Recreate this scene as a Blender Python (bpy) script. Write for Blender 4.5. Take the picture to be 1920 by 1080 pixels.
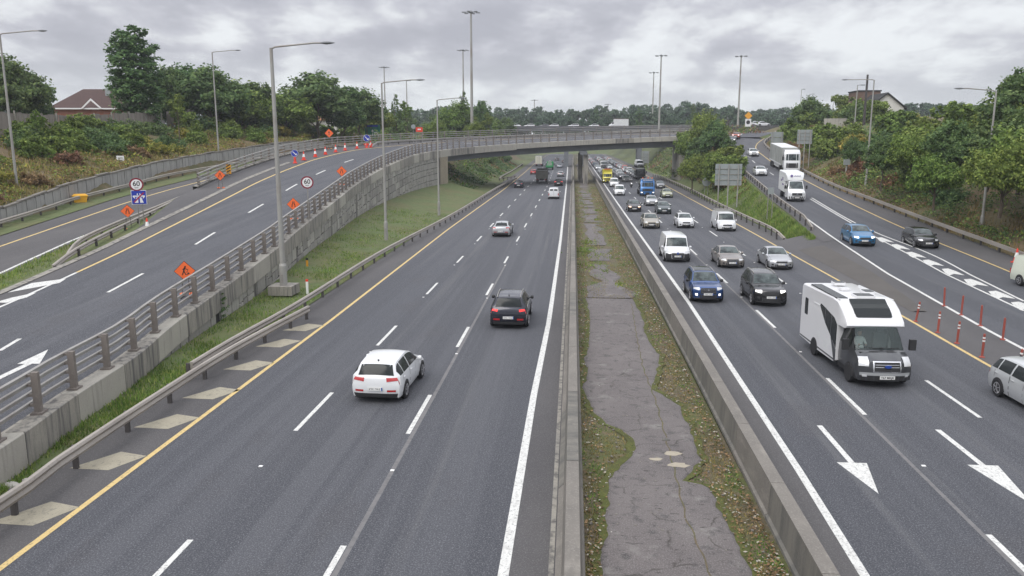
import bpy, bmesh, math, random
from mathutils import Vector, Matrix
from mathutils.noise import noise as mnoise
R = random.Random(7)
PI = math.pi
rad = math.radians
for o in list(bpy.data.objects):
    bpy.data.objects.remove(o, do_unlink=True)
scene = bpy.context.scene
COL = scene.collection

# ------------------------------------------------------------------ camera
CAM_H = 9.3
FPX = 1480.0                       # focal length in pixels of a 1920 wide frame
PITCH = math.atan(275 / FPX)
FWD = FPX * math.cos(PITCH) + 275 * math.sin(PITCH)
YAW = math.atan(115 / FWD)
cam_data = bpy.data.cameras.new('camera')
cam = bpy.data.objects.new('camera', cam_data)
COL.objects.link(cam)
cam.location = (0, 0, CAM_H)
cam.rotation_euler = (PI / 2 - PITCH, 0, YAW)
cam_data.sensor_width = 36
cam_data.lens = 36 * FPX / 1920
cam_data.clip_start = 0.5
cam_data.clip_end = 9000
scene.camera = cam

# ------------------------------------------------------------------ light
SUN_EL, SUN_AZ = 48, 215           # degrees; azimuth clockwise from +Y
world = bpy.data.worlds.new('World')
scene.world = world
world.use_nodes = True
wn, wl = world.node_tree.nodes, world.node_tree.links
wn.clear()

def wnode(t, **k):
    n = wn.new(t)
    for a, b in k.items():
        setattr(n, a, b)
    return n

def wmath(op, a, b=None):
    n = wnode('ShaderNodeMath', operation=op)
    for i, s in enumerate((a, b)):
        if s is None:
            continue
        if isinstance(s, (int, float)):
            n.inputs[i].default_value = s
        else:
            wl.new(s, n.inputs[i])
    return n.outputs[0]

tc = wnode('ShaderNodeTexCoord')
sep = wnode('ShaderNodeSeparateXYZ')
wl.new(tc.outputs['Generated'], sep.inputs[0])
zc = wmath('MAXIMUM', sep.outputs['Z'], 0.0)
den = wmath('ADD', zc, 0.26)
px_ = wmath('DIVIDE', sep.outputs['X'], den)
py_ = wmath('DIVIDE', sep.outputs['Y'], den)
comb = wnode('ShaderNodeCombineXYZ')
wl.new(px_, comb.inputs[0]); wl.new(py_, comb.inputs[1])

def cloud_noise(scale, detail, rough, off, dist=0.0):
    mp = wnode('ShaderNodeMapping')
    mp.inputs['Location'].default_value = off
    mp.inputs['Scale'].default_value = (scale, scale * .8, scale)
    wl.new(comb.outputs[0], mp.inputs[0])
    n = wnode('ShaderNodeTexNoise')
    n.inputs['Scale'].default_value = 1.0
    n.inputs['Detail'].default_value = detail
    n.inputs['Roughness'].default_value = rough
    n.inputs['Distortion'].default_value = dist
    wl.new(mp.outputs[0], n.inputs['Vector'])
    return n.outputs['Fac']

n_big = cloud_noise(2.4, 10, 0.56, (5.1, 1.7, 0), 0.0)
n_sh = cloud_noise(2.4, 10, 0.56, (5.24, 2.0, 0), 0.0)
n_mid = cloud_noise(0.9, 4, 0.5, (9.0, 4.0, 2.0), 0.1)
lit = wmath('SUBTRACT', n_big, n_sh)            # cloud edges turned to the light
lit = wmath('MULTIPLY', lit, 1.25)
base = wmath('ADD', wmath('MULTIPLY', n_big, 1.15), wmath('MULTIPLY', n_mid, 0.8))
val = wmath('ADD', wmath('SUBTRACT', base, 0.44), lit)
ramp = wnode('ShaderNodeValToRGB')
cr = ramp.color_ramp
cr.elements[0].position = 0.22; cr.elements[0].color = (0.46, 0.465, 0.52, 1)
cr.elements[1].position = 0.82; cr.elements[1].color = (0.86, 0.885, 0.91, 1)
for pos, c in ((0.40, (0.52, 0.525, 0.58, 1)), (0.50, (0.585, 0.59, 0.645, 1)), (0.57, (0.65, 0.66, 0.705, 1)), (0.66, (0.75, 0.765, 0.80, 1))):
    e = cr.elements.new(pos); e.color = c
wl.new(val, ramp.inputs[0])
# pale, slightly green air towards the horizon
hz = wnode('ShaderNodeMapRange'); hz.clamp = True
hz.inputs['From Min'].default_value = 0.0; hz.inputs['From Max'].default_value = 0.11
hz.inputs['To Min'].default_value = 0.62; hz.inputs['To Max'].default_value = 0.0
wl.new(sep.outputs['Z'], hz.inputs['Value'])
mixh = wnode('ShaderNodeMixRGB')
wl.new(hz.outputs[0], mixh.inputs[0]); wl.new(ramp.outputs[0], mixh.inputs[1])
mixh.inputs[2].default_value = (0.80, 0.85, 0.87, 1)
# an overcast sky is brighter overhead
zen = wnode('ShaderNodeMapRange'); zen.clamp = True
zen.inputs['From Min'].default_value = 0.15; zen.inputs['From Max'].default_value = 0.9
zen.inputs['To Min'].default_value = 1.0; zen.inputs['To Max'].default_value = 2.5
wl.new(sep.outputs['Z'], zen.inputs['Value'])
mulz = wnode('ShaderNodeVectorMath', operation='SCALE')
wl.new(mixh.outputs[0], mulz.inputs[0]); wl.new(zen.outputs[0], mulz.inputs['Scale'])
sky = wnode('ShaderNodeTexSky')
sky.sky_type = 'NISHITA'
sky.sun_disc = False
sky.sun_elevation = rad(SUN_EL)
sky.sun_rotation = rad(SUN_AZ)
bg_sky = wnode('ShaderNodeBackground'); bg_sky.inputs[1].default_value = 0.08
bg_cl = wnode('ShaderNodeBackground'); bg_cl.inputs[1].default_value = 1.07
wl.new(sky.outputs[0], bg_sky.inputs[0]); wl.new(mulz.outputs[0], bg_cl.inputs[0])
mixw = wnode('ShaderNodeMixShader'); mixw.inputs[0].default_value = 0.93
wl.new(bg_sky.outputs[0], mixw.inputs[1]); wl.new(bg_cl.outputs[0], mixw.inputs[2])
wout = wnode('ShaderNodeOutputWorld')
wl.new(mixw.outputs[0], wout.inputs[0])

sd = bpy.data.lights.new('sun', 'SUN')
sd.energy = 1.5; sd.angle = rad(38); sd.color = (1.0, 0.96, 0.9)
sun = bpy.data.objects.new('sun', sd)
COL.objects.link(sun)
sun.rotation_euler = (rad(90 - SUN_EL), 0, rad(180 - SUN_AZ) + PI * 0)
_dir = Vector((math.sin(rad(SUN_AZ)) * math.cos(rad(SUN_EL)), math.cos(rad(SUN_AZ)) * math.cos(rad(SUN_EL)), math.sin(rad(SUN_EL))))
sun.rotation_euler = _dir.to_track_quat('Z', 'Y').to_euler()
vs = scene.view_settings
vs.view_transform = 'Standard'; vs.look = 'None'; vs.exposure = 0.0; vs.gamma = 1.0; vs.use_curve_mapping = False
scene.render.film_transparent = False
try:
    scene.cycles.max_bounces = 6
    scene.cycles.diffuse_bounces = 3
    scene.cycles.transparent_max_bounces = 8
    scene.cycles.volume_bounces = 0
except Exception:
    pass

# ------------------------------------------------------------------ surveying: a sight line meets a surface of known height
def ray(u, v):
    x, y, z = u - 960, 540 - v, FPX
    f = z * math.cos(PITCH) + y * math.sin(PITCH)
    up = -z * math.sin(PITCH) + y * math.cos(PITCH)
    return (x * math.cos(YAW) - f * math.sin(YAW), x * math.sin(YAW) + f * math.cos(YAW), up)

def P(u, v, z=0.0):
    d = ray(u, v); t = (z - CAM_H) / d[2]
    return (d[0] * t, d[1] * t, z)

def Q(u, v, Y):
    d = ray(u, v); t = Y / d[1]
    return (d[0] * t, Y, CAM_H + d[2] * t)

def solve(u, v, zf, dz=0.0):
    Y = 30.0
    for _ in range(160):
        X, Y2, z = P(u, v, zf(Y) + dz)
        if Y2 < 0 or Y2 > 900:
            Y2 = 900
        Y = .7 * Y + .3 * Y2
    return (X, Y, zf(Y))

def lerp_tab(tab, y):
    if y <= tab[0][0]:
        return tab[0][1]
    for a, b in zip(tab, tab[1:]):
        if y <= b[0]:
            return a[1] + (b[1] - a[1]) * (y - a[0]) / (b[0] - a[0])
    return tab[-1][1]

# ------------------------------------------------------------------ materials
MATS = {}
def mat(name, color=(.5, .5, .5), rough=.8, metal=0.0, coat=0.0, spec=.5, var=None, emit=None):
    """principled with optional list of texture layers: (kind, scale, low, high, colour, amount)"""
    if name in MATS:
        return MATS[name]
    m = bpy.data.materials.new(name); m.use_nodes = True
    n, l = m.node_tree.nodes, m.node_tree.links
    b = n['Principled BSDF']
    b.inputs['Base Color'].default_value = (*color, 1)
    b.inputs['Roughness'].default_value = rough
    b.inputs['Metallic'].default_value = metal
    b.inputs['Coat Weight'].default_value = coat
    b.inputs['Coat Roughness'].default_value = .08
    b.inputs['Specular IOR Level'].default_value = spec
    if emit:
        b.inputs['Emission Color'].default_value = (*emit[0], 1); b.inputs['Emission Strength'].default_value = emit[1]
    if var:
        geo = n.new('ShaderNodeTexCoord')
        cur = None
        bumpsrc = None
        for (scale, stretch, lo, hi, c2, amt) in var:
            mp = n.new('ShaderNodeMapping')
            mp.inputs['Scale'].default_value = tuple(scale * s for s in stretch)
            mp.inputs['Location'].default_value = (R.random() * 9, R.random() * 9, R.random() * 9)
            l.new(geo.outputs['Object'], mp.inputs[0])
            t = n.new('ShaderNodeTexNoise'); t.inputs['Scale'].default_value = 1; t.inputs['Detail'].default_value = 6
            t.inputs['Roughness'].default_value = .62
            l.new(mp.outputs[0], t.inputs['Vector'])
            mr = n.new('ShaderNodeMapRange'); mr.clamp = True
            mr.inputs['From Min'].default_value = lo; mr.inputs['From Max'].default_value = hi
            mr.inputs['To Max'].default_value = amt
            l.new(t.outputs['Fac'], mr.inputs['Value'])
            mx = n.new('ShaderNodeMixRGB')
            l.new(mr.outputs[0], mx.inputs[0])
            if cur is None:
                mx.inputs[1].default_value = (*color, 1)
            else:
                l.new(cur, mx.inputs[1])
            mx.inputs[2].default_value = (*c2, 1)
            cur = mx.outputs[0]; bumpsrc = t.outputs['Fac']
        l.new(cur, b.inputs['Base Color'])
        if rough > .5:
            bp = n.new('ShaderNodeBump'); bp.inputs['Strength'].default_value = .35; bp.inputs['Distance'].default_value = .02
            l.new(bumpsrc, bp.inputs['Height']); l.new(bp.outputs[0], b.inputs['Normal'])
    MATS[name] = m
    return m

S1 = (1, 1, 1)
asph = mat('asphalt', (.050, .054, .065), .82, var=[
    (.06, (1, .25, 1), .35, .7, (.076, .078, .086), .8), (.9, (1.3, .012, 1), .44, .56, (.040, .043, .052), .8), (1.1, (1, .02, 1), .56, .66, (.095, .096, .10), .55), (.25, (1, .6, 1), .60, .66, (.05, .05, .056), .55),
    (26, S1, .5, .66, (.20, .20, .215), .7), (17, S1, .36, .46, (.035, .035, .04), -.0), (60, S1, .60, .70, (.42, .42, .45), .55)])
asph_sh = mat('asphalt_shoulder', (.066, .063, .066), .88, var=[
    (.25, (1, .3, 1), .4, .7, (.105, .10, .10), .8), (2.2, S1, .52, .72, (.075, .07, .07), .6), (30, S1, .5, .7, (.2, .195, .19), .6)])
asph_old = mat('old_asphalt', (.112, .098, .096), .9, var=[
    (.45, (1, .6, 1), .42, .68, (.15, .133, .128), .85), (2.4, S1, .54, .66, (.062, .057, .056), .85), (1.1, (1, 1, 1), .58, .68, (.21, .20, .185), .7), (5.5, (.5, 1.6, 1), .60, .66, (.035, .03, .028), .85),
    (28, S1, .5, .66, (.27, .26, .25), .6), (9, S1, .62, .7, (.06, .055, .05), .6)])
def add_cracks(m, scale, width, dark):
    n, l = m.node_tree.nodes, m.node_tree.links; b = n['Principled BSDF']
    tc_ = n.new('ShaderNodeTexCoord'); nz = n.new('ShaderNodeTexNoise'); nz.inputs['Scale'].default_value = 1.7; nz.inputs['Detail'].default_value = 5
    l.new(tc_.outputs['Object'], nz.inputs['Vector'])
    ad = n.new('ShaderNodeMixRGB'); ad.blend_type = 'ADD'; ad.inputs[0].default_value = .55; l.new(tc_.outputs['Object'], ad.inputs[1]); l.new(nz.outputs['Color'], ad.inputs[2])
    vo = n.new('ShaderNodeTexVoronoi'); vo.feature = 'DISTANCE_TO_EDGE'; vo.inputs['Scale'].default_value = scale; l.new(ad.outputs[0], vo.inputs['Vector'])
    mr_ = n.new('ShaderNodeMapRange'); mr_.inputs['From Max'].default_value = width; mr_.inputs['To Min'].default_value = .85; mr_.inputs['To Max'].default_value = 0; l.new(vo.outputs['Distance'], mr_.inputs['Value'])
    mk = n.new('ShaderNodeMapRange'); mk.inputs['From Min'].default_value = .42; mk.inputs['From Max'].default_value = .6; l.new(nz.outputs['Fac'], mk.inputs['Value'])
    mu = n.new('ShaderNodeMath'); mu.operation = 'MULTIPLY'; l.new(mr_.outputs[0], mu.inputs[0]); l.new(mk.outputs[0], mu.inputs[1])
    mx_ = n.new('ShaderNodeMixRGB'); src_ = b.inputs['Base Color'].links[0].from_socket; l.new(mu.outputs[0], mx_.inputs[0]); l.new(src_, mx_.inputs[1]); mx_.inputs[2].default_value = (*dark, 1)
    l.new(mx_.outputs[0], b.inputs['Base Color'])
add_cracks(asph_old, .42, .016, (.04, .036, .03))
gore_m = mat('gore_surface', (.078, .072, .068), .92, var=[(.5, S1, .4, .7, (.10, .092, .085), .8), (7, S1, .5, .7, (.09, .08, .065), .6), (30, S1, .52, .68, (.18, .16, .14), .6)])
white_p = mat('white_road_paint', (.66, .66, .63), .7, var=[(3, (3, 1, 1), .48, .72, (.40, .39, .37), .7), (13, S1, .56, .64, (.2, .2, .2), .75), (40, S1, .56, .66, (.22, .22, .22), .6)])
yel_p = mat('yellow_road_paint', (.62, .46, .19), .7, var=[(3, S1, .5, .72, (.42, .31, .15), .6), (13, S1, .57, .65, (.16, .13, .09), .7), (40, S1, .56, .66, (.22, .18, .12), .6)])
cream_p = mat('cream_road_paint', (.34, .31, .235), .8, var=[(2.2, S1, .45, .66, (.29, .265, .20), .8), (9, S1, .56, .64, (.16, .15, .13), .6), (24, S1, .52, .68, (.16, .15, .13), .6)])
seal_m = mat('sealed_joint', (.17, .165, .165), .85, var=[(6, S1, .45, .65, (.11, .108, .11), .7)])
conc = mat('concrete', (.31, .29, .25), .88, var=[(.5, (1, 1, 1), .4, .7, (.22, .21, .195), .8), (1.5, (2.2, 2.2, .16), .48, .62, (.085, .082, .082), .85),
                                            (1.1, (1, 1, .4), .6, .75, (.37, .34, .29), .6), (16, S1, .5, .7, (.18, .17, .155), .5)])
conc_lt = mat('pale_concrete', (.40, .38, .33), .88, var=[(.4, S1, .4, .7, (.31, .29, .26), .8), (1.6, (2, 2, .18), .54, .7, (.17, .165, .16), .65), (14, S1, .52, .7, (.26, .25, .22), .4)])
conc_dk = mat('weathered_concrete', (.19, .175, .155), .92, var=[(.7, S1, .4, .7, (.13, .12, .108), .8), (2.5, (1, .3, 1), .55, .7, (.26, .24, .21), .7), (18, S1, .52, .68, (.30, .28, .25), .5)])
conc_stain = mat('stained_concrete', (.17, .16, .14), .9, var=[(1.4, (.5, 1.6, .25), .42, .62, (.10, .098, .09), .9), (2.6, (1, 1, .3), .58, .72, (.24, .22, .19), .7), (16, S1, .52, .7, (.2, .19, .17), .4)])
panel_m = mat('ribbed_panel', (.34, .335, .32), .85, var=[(1.2, (1.5, 1.5, .2), .48, .68, (.19, .185, .18), .7), (.3, S1, .45, .7, (.26, .255, .25), .6)])
stone_m = mat('cast_stone', (.33, .32, .29), .88, var=[(.6, S1, .42, .7, (.24, .23, .21), .8), (1.4, (2.4, 2.4, .2), .54, .7, (.12, .118, .12), .7), (14, S1, .52, .7, (.22, .21, .19), .5)])
stone_back = mat('wall_joint', (.05, .047, .043), .95)
dark_gap = mat('dark_recess', (.03, .03, .03), .95)
steel = mat('galvanised_steel', (.34, .33, .31), .55, .35, var=[(1.2, S1, .45, .7, (.24, .22, .2), .8), (9, S1, .55, .7, (.2, .16, .13), .4)])
steel_rail = mat('guardrail_steel', (.36, .33, .295), .62, .15, var=[(.8, (1, .4, 1), .42, .7, (.25, .225, .20), .8), (9, S1, .55, .7, (.2, .16, .12), .5)])
post_dk = mat('dark_post', (.06, .055, .055), .8, var=[(3, S1, .45, .7, (.10, .08, .07), .7)])
post_br = mat('parapet_post', (.20, .175, .155), .75, var=[(2, S1, .4, .7, (.14, .12, .11), .8), (11, S1, .55, .7, (.28, .25, .22), .5)])
pole_m = mat('lamp_post_steel', (.35, .345, .325), .6, .2, var=[(.35, (1, 1, 1), .45, .65, (.26, .23, .20), .8)])
pole_dk = mat('lamp_head_grey', (.20, .21, .22), .5)
grass_m = mat('verge_soil', (.095, .125, .042), .95, var=[(.22, S1, .42, .66, (.13, .115, .05), .8), (1.3, S1, .48, .7, (.045, .07, .02), .7), (.5, S1, .6, .72, (.16, .12, .07), .7), (7, S1, .5, .7, (.10, .12, .04), .6)])
earth_m = mat('bank_soil', (.14, .10, .055), .95, var=[(.12, S1, .42, .62, (.075, .085, .03), .85), (.9, S1, .5, .7, (.19, .14, .08), .7), (5, S1, .5, .7, (.09, .07, .035), .6)])
moss_m = mat('median_soil', (.10, .082, .050), .95, var=[(.5, S1, .45, .62, (.085, .10, .028), .9), (2.6, S1, .48, .66, (.16, .115, .075), .8), (9, S1, .5, .66, (.045, .05, .02), .7), (14, S1, .64, .7, (.38, .34, .29), .6)])
moss_edge = mat('moss', (.075, .085, .018), .95, var=[(3, S1, .42, .65, (.05, .052, .015), .9), (10, S1, .52, .68, (.13, .13, .03), .7)])
rubber = mat('tyre_rubber', (.018, .018, .02), .85)
rim_m = mat('alloy_rim', (.5, .5, .52), .35, .7)
glass_m = mat('vehicle_glass', (.014, .018, .019), .16, 0, 0, .28)
screen_m = mat('windscreen_glass', (.075, .095, .095), .14, 0, 0, .35, var=[(1.5, S1, .42, .58, (.018, .024, .026), .95), (3.2, S1, .60, .70, (.17, .20, .195), .5)])
black_pl = mat('black_plastic', (.025, .025, .027), .6)
chrome = mat('chrome', (.75, .75, .77), .2, 1.0)
lamp_on = mat('lit_headlamp', (.9, .9, .88), .3, emit=((1, .97, .93), 1.1))
lamp_warm = mat('warm_headlamp', (.9, .6, .4), .3, emit=((1, .68, .45), 1.8))
lamp_off = mat('headlamp_lens', (.62, .63, .64), .12, .1, 1.0)
tail_m = mat('tail_lamp', (.42, .012, .014), .2, 0, 1.0)
tail_on = mat('lit_tail_lamp', (.7, .03, .03), .3, emit=((1, .05, .04), .7))
plate_m = mat('number_plate', (.72, .72, .70), .5)
plate_ink = mat('plate_characters', (.03, .03, .035), .6)
plate_bl = mat('plate_band', (.03, .09, .35), .6)
orange = mat('orange_sheeting', (.88, .155, .035), .5)
orange_base = mat('orange_weight', (.75, .15, .04), .7)
ink = mat('sign_black', (.015, .015, .015), .6)
sign_w = mat('sign_white', (.78, .78, .78), .5)
sign_red = mat('sign_dark_red', (.22, .01, .03), .5)
sign_blue = mat('sign_blue', (.015, .04, .36), .5)
sign_green = mat('sign_green', (.01, .17, .12), .5)
sign_yel = mat('sign_amber', (.78, .36, .03), .5)
sign_back = mat('sign_back_grey', (.30, .33, .33), .6, .1, var=[(1, S1, .45, .7, (.24, .26, .26), .6)])
cone_red = mat('cone_red', (.72, .05, .025), .6)
cone_w = mat('cone_sleeve', (.8, .8, .78), .5)
boll_red = mat('bollard_red', (.30, .065, .045), .6, var=[(6, S1, .5, .7, (.33, .05, .04), .6)])
bin_y = mat('grit_bin_yellow', (.80, .42, .03), .6)
roof_m = mat('roof_tiles', (.085, .048, .042), .85, var=[(4, (1, 1, 3), .45, .65, (.055, .033, .03), .8)])
render_w = mat('white_render', (.62, .61, .57), .85, var=[(.6, S1, .45, .7, (.54, .53, .5), .6)])
brick_m = mat('brown_brick', (.17, .11, .085), .9, var=[(3, S1, .45, .65, (.12, .08, .065), .7)])
wood_m = mat('weathered_board', (.22, .195, .17), .9, var=[(1.3, (2, 2, .2), .42, .66, (.13, .115, .10), .85), (8, (2, 2, .2), .5, .7, (.30, .27, .24), .5)])
bark_m = mat('bark', (.12, .095, .07), .95, var=[(3, (1, 1, .3), .45, .65, (.07, .055, .045), .8)])
skin_m = mat('skin', (.5, .3, .22), .6)
litter_m = mat('litter', (.42, .40, .36), .8)

def paint(name, c, metal=.25, rough=.32):
    return mat('paint_' + name, c, rough, metal, .8, .5)

def leaf_mat(name, c1, c2, c3):
    if name in MATS:
        return MATS[name]
    m = bpy.data.materials.new(name); m.use_nodes = True
    n, l = m.node_tree.nodes, m.node_tree.links
    b = n['Principled BSDF']; out = n['Material Output']
    g = n.new('ShaderNodeNewGeometry')
    oi = n.new('ShaderNodeObjectInfo')
    cr_ = n.new('ShaderNodeValToRGB')
    cr_.color_ramp.elements[0].color = (*c1, 1); cr_.color_ramp.elements[1].color = (*c3, 1)
    e = cr_.color_ramp.elements.new(.55); e.color = (*c2, 1)
    l.new(g.outputs['Random Per Island'], cr_.inputs[0])
    tcn = n.new('ShaderNodeTexCoord')
    t = n.new('ShaderNodeTexNoise'); t.inputs['Scale'].default_value = .55; t.inputs['Detail'].default_value = 2
    l.new(tcn.outputs['Object'], t.inputs['Vector'])
    hs = n.new('ShaderNodeHueSaturation')
    mr = n.new('ShaderNodeMapRange'); mr.inputs['From Min'].default_value = .3; mr.inputs['From Max'].default_value = .7
    mr.inputs['To Min'].default_value = .7; mr.inputs['To Max'].default_value = 1.35
    l.new(t.outputs['Fac'], mr.inputs['Value']); l.new(mr.outputs[0], hs.inputs['Value'])
    mr2 = n.new('ShaderNodeMapRange'); mr2.inputs['To Min'].default_value = .478; mr2.inputs['To Max'].default_value = .515
    l.new(oi.outputs['Random'], mr2.inputs['Value']); l.new(mr2.outputs[0], hs.inputs['Hue'])
    l.new(cr_.outputs[0], hs.inputs['Color'])
    l.new(hs.outputs[0], b.inputs['Base Color'])
    b.inputs['Roughness'].default_value = .75
    b.inputs['Specular IOR Level'].default_value = .25
    tr = n.new('ShaderNodeBsdfTranslucent'); l.new(hs.outputs[0], tr.inputs[0])
    mx = n.new('ShaderNodeMixShader'); mx.inputs[0].default_value = .3
    l.new(b.outputs[0], mx.inputs[1]); l.new(tr.outputs[0], mx.inputs[2]); l.new(mx.outputs[0], out.inputs[0])
    MATS[name] = m
    return m

LF_DARK = leaf_mat('leaves_dark', (0.060, 0.109, 0.040), (0.109, 0.179, 0.065), (0.204, 0.285, 0.101))
LF_MID = leaf_mat('leaves_green', (0.079, 0.128, 0.030), (0.152, 0.226, 0.050), (0.295, 0.368, 0.092))
LF_YEL = leaf_mat('leaves_yellowing', (0.112, 0.153, 0.031), (0.259, 0.270, 0.054), (0.482, 0.396, 0.092))
LF_BRN = leaf_mat('leaves_brown', (0.118, 0.081, 0.044), (0.250, 0.154, 0.081), (0.367, 0.235, 0.132))
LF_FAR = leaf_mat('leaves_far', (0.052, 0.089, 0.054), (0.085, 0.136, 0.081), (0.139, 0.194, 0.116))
GR_MAT = leaf_mat('grass_blades', (0.094, 0.164, 0.031), (0.178, 0.273, 0.060), (0.356, 0.372, 0.120))
GR_DRY = leaf_mat('dry_grass', (0.147, 0.132, 0.044), (0.279, 0.221, 0.088), (0.412, 0.309, 0.147))

# ------------------------------------------------------------------ mesh helpers
class MB:
    def __init__(s):
        s.v = []; s.f = []; s.m = []
        s.mi = 0
    def add(s, vs_, fs):
        o = len(s.v); s.v += [tuple(p) for p in vs_]
        for f in fs:
            s.f.append(tuple(i + o for i in f)); s.m.append(s.mi)
        return s
    def box(s, c, d, rz=0.0, M=None):
        hx, hy, hz_ = d[0] / 2, d[1] / 2, d[2] / 2
        pts = [Vector((x, y, z)) for x in (-hx, hx) for y in (-hy, hy) for z in (-hz_, hz_)]
        if M is None:
            M = Matrix.Translation(c) @ Matrix.Rotation(rz, 4, 'Z')
        pts = [M @ p for p in pts]
        return s.add(pts, [(0, 1, 3, 2), (4, 6, 7, 5), (0, 4, 5, 1), (2, 3, 7, 6), (0, 2, 6, 4), (1, 5, 7, 3)])
    def bar(s, a, b, w, h, up=(0, 0, 1)):
        a, b = Vector(a), Vector(b); d = b - a; L = d.length
        if L < 1e-6:
            return s
        x = d / L; u = Vector(up)
        y = u.cross(x)
        if y.length < 1e-3:
            y = Vector((0, 1, 0)).cross(x)
        y.normalize(); z = x.cross(y)
        M = Matrix((x, y, z)).transposed().to_4x4(); M.translation = (a + b) / 2
        return s.box(None, (L, w, h), M=M)
    def cyl(s, a, b, r0, r1=None, n=10, cap=True):
        r1 = r0 if r1 is None else r1
        a, b = Vector(a), Vector(b); d = (b - a).normalized()
        t = Vector((0, 0, 1)) if abs(d.z) < .9 else Vector((1, 0, 0))
        x = d.cross(t).normalized(); y = d.cross(x)
        vv = []
        for p, r in ((a, r0), (b, r1)):
            for i in range(n):
                th = 2 * PI * i / n
                vv.append(p + (x * math.cos(th) + y * math.sin(th)) * r)
        ff = [(i, (i + 1) % n, n + (i + 1) % n, n + i) for i in range(n)]
        if cap:
            ff += [tuple(range(n - 1, -1, -1)), tuple(range(n, 2 * n))]
        return s.add(vv, ff)
    def tube(s, pts, r, n=8):
        for a, b in zip(pts, pts[1:]):
            s.cyl(a, b, r, r, n, True)
        return s
    def lathe(s, c, prof, axis='Z', n=20, caps=True):
        vv = []; k = len(prof)
        for i in range(n):
            th = 2 * PI * i / n; cs, sn = math.cos(th), math.sin(th)
            for (r, h) in prof:
                if axis == 'Z':
                    vv.append((c[0] + r * cs, c[1] + r * sn, c[2] + h))
                else:
                    vv.append((c[0] + r * cs, c[1] + h, c[2] + r * sn))
        ff = []
        for i in range(n):
            j = (i + 1) % n
            for q in range(k - 1):
                ff.append((i * k + q, j * k + q, j * k + q + 1, i * k + q + 1))
        if caps:
            ff.append(tuple(i * k for i in range(n))); ff.append(tuple(i * k + k - 1 for i in range(n)))
        return s.add(vv, ff)
    def grid(s, rows, closed=False):
        n = len(rows[0]); vv = [p for r in rows for p in r]; ff = []
        for i in range(len(rows) - 1):
            for j in range(n - 1 + (1 if closed else 0)):
                k = (j + 1) % n
                ff.append((i * n + j, i * n + k, (i + 1) * n + k, (i + 1) * n + j))
        return s.add(vv, ff)
    def prism(s, poly, a, b):
        """poly: list of 3D points; extruded from offset a to offset b (vectors)"""
        n = len(poly); a, b = Vector(a), Vector(b)
        vv = [Vector(p) + a for p in poly] + [Vector(p) + b for p in poly]
        ff = [tuple(range(n)), tuple(range(2 * n - 1, n - 1, -1))] + [(i, n + i, n + (i + 1) % n, (i + 1) % n) for i in range(n)]
        return s.add(vv, ff)
    def mesh(s, name):
        me = bpy.data.meshes.new(name)
        me.from_pydata(s.v, [], s.f)
        if any(s.m):
            me.polygons.foreach_set('material_index', s.m)
        me.validate(); me.update()
        return me
    def build(s, name, mats, parent=None, smooth=False, angle=38, fix=True):
        me = s.mesh(name)
        if fix and len(me.polygons) < 60000:
            bm = bmesh.new(); bm.from_mesh(me)
            bmesh.ops.dissolve_degenerate(bm, dist=1e-5, edges=bm.edges[:])
            if smooth:
                bmesh.ops.remove_doubles(bm, verts=bm.verts[:], dist=1e-4)
            bmesh.ops.recalc_face_normals(bm, faces=bm.faces[:])
            bm.to_mesh(me); bm.free()
        for m_ in (mats if isinstance(mats, (list, tuple)) else [mats]):
            me.materials.append(m_)
        if smooth:
            me.shade_smooth(); me.set_sharp_from_angle(angle=rad(angle))
        return link(name, me, parent)

def link(name, me, parent=None):
    o = bpy.data.objects.new(name, me); COL.objects.link(o)
    if parent is not None:
        o.parent = parent
    return o

def tag(o, label=None, cat=None, group=None, kind=None):
    if label: o['label'] = label
    if cat: o['category'] = cat
    if group: o['group'] = group
    if kind: o['kind'] = kind
    return o

def thing(name, label, cat, loc=(0, 0, 0), rz=0.0, group=None):
    o = bpy.data.objects.new(name, None); COL.objects.link(o)
    o.empty_display_size = .3
    o.location = loc; o.rotation_euler = (0, 0, rz)
    return tag(o, label, cat, group)

def struct(o):
    o['kind'] = 'structure'; return o

def copy_tree(src, label=None):
    r = src.copy(); COL.objects.link(r)
    for ch in [c for c in src.children]:
        c = ch.copy(); COL.objects.link(c); c.parent = r
        for g in list(ch.children):
            d = g.copy(); COL.objects.link(d); d.parent = c
    if label: r['label'] = label
    return r

def text_mesh(s, size, name='lettering'):
    cu = bpy.data.curves.new('t', 'FONT'); cu.body = s; cu.size = size; cu.align_x = 'CENTER'; cu.align_y = 'CENTER'
    cu.extrude = .002; cu.offset = size * .012
    ob = bpy.data.objects.new('t', cu); COL.objects.link(ob)
    dg = bpy.context.evaluated_depsgraph_get()
    me = bpy.data.meshes.new_from_object(ob.evaluated_get(dg)); me.name = name
    bpy.data.objects.remove(ob, do_unlink=True); bpy.data.curves.remove(cu)
    return me
# ================================================================== paths
def catmull(Pn, k=10):
    out = []; n = len(Pn)
    for i in range(n - 1):
        p0, p1, p2, p3 = Pn[max(i - 1, 0)], Pn[i], Pn[i + 1], Pn[min(i + 2, n - 1)]
        for q in range(k):
            t = q / k
            out.append(tuple(.5 * ((2 * b) + (-a + c) * t + (2 * a - 5 * b + 4 * c - d) * t * t + (-a + 3 * b - 3 * c + d) * t ** 3) for a, b, c, d in zip(p0, p1, p2, p3)))
    out.append(tuple(Pn[-1])); return out

def resample(out, step):
    L = [0]
    for a, b in zip(out, out[1:]):
        L.append(L[-1] + math.hypot(b[0] - a[0], b[1] - a[1]))
    res = []; s = 0; j = 0
    while s < L[-1]:
        while L[j + 1] < s: j += 1
        t = (s - L[j]) / max(L[j + 1] - L[j], 1e-9)
        res.append(tuple(x + (y - x) * t for x, y in zip(out[j], out[j + 1]))); s += step
    res.append(out[-1])
    return res

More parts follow.
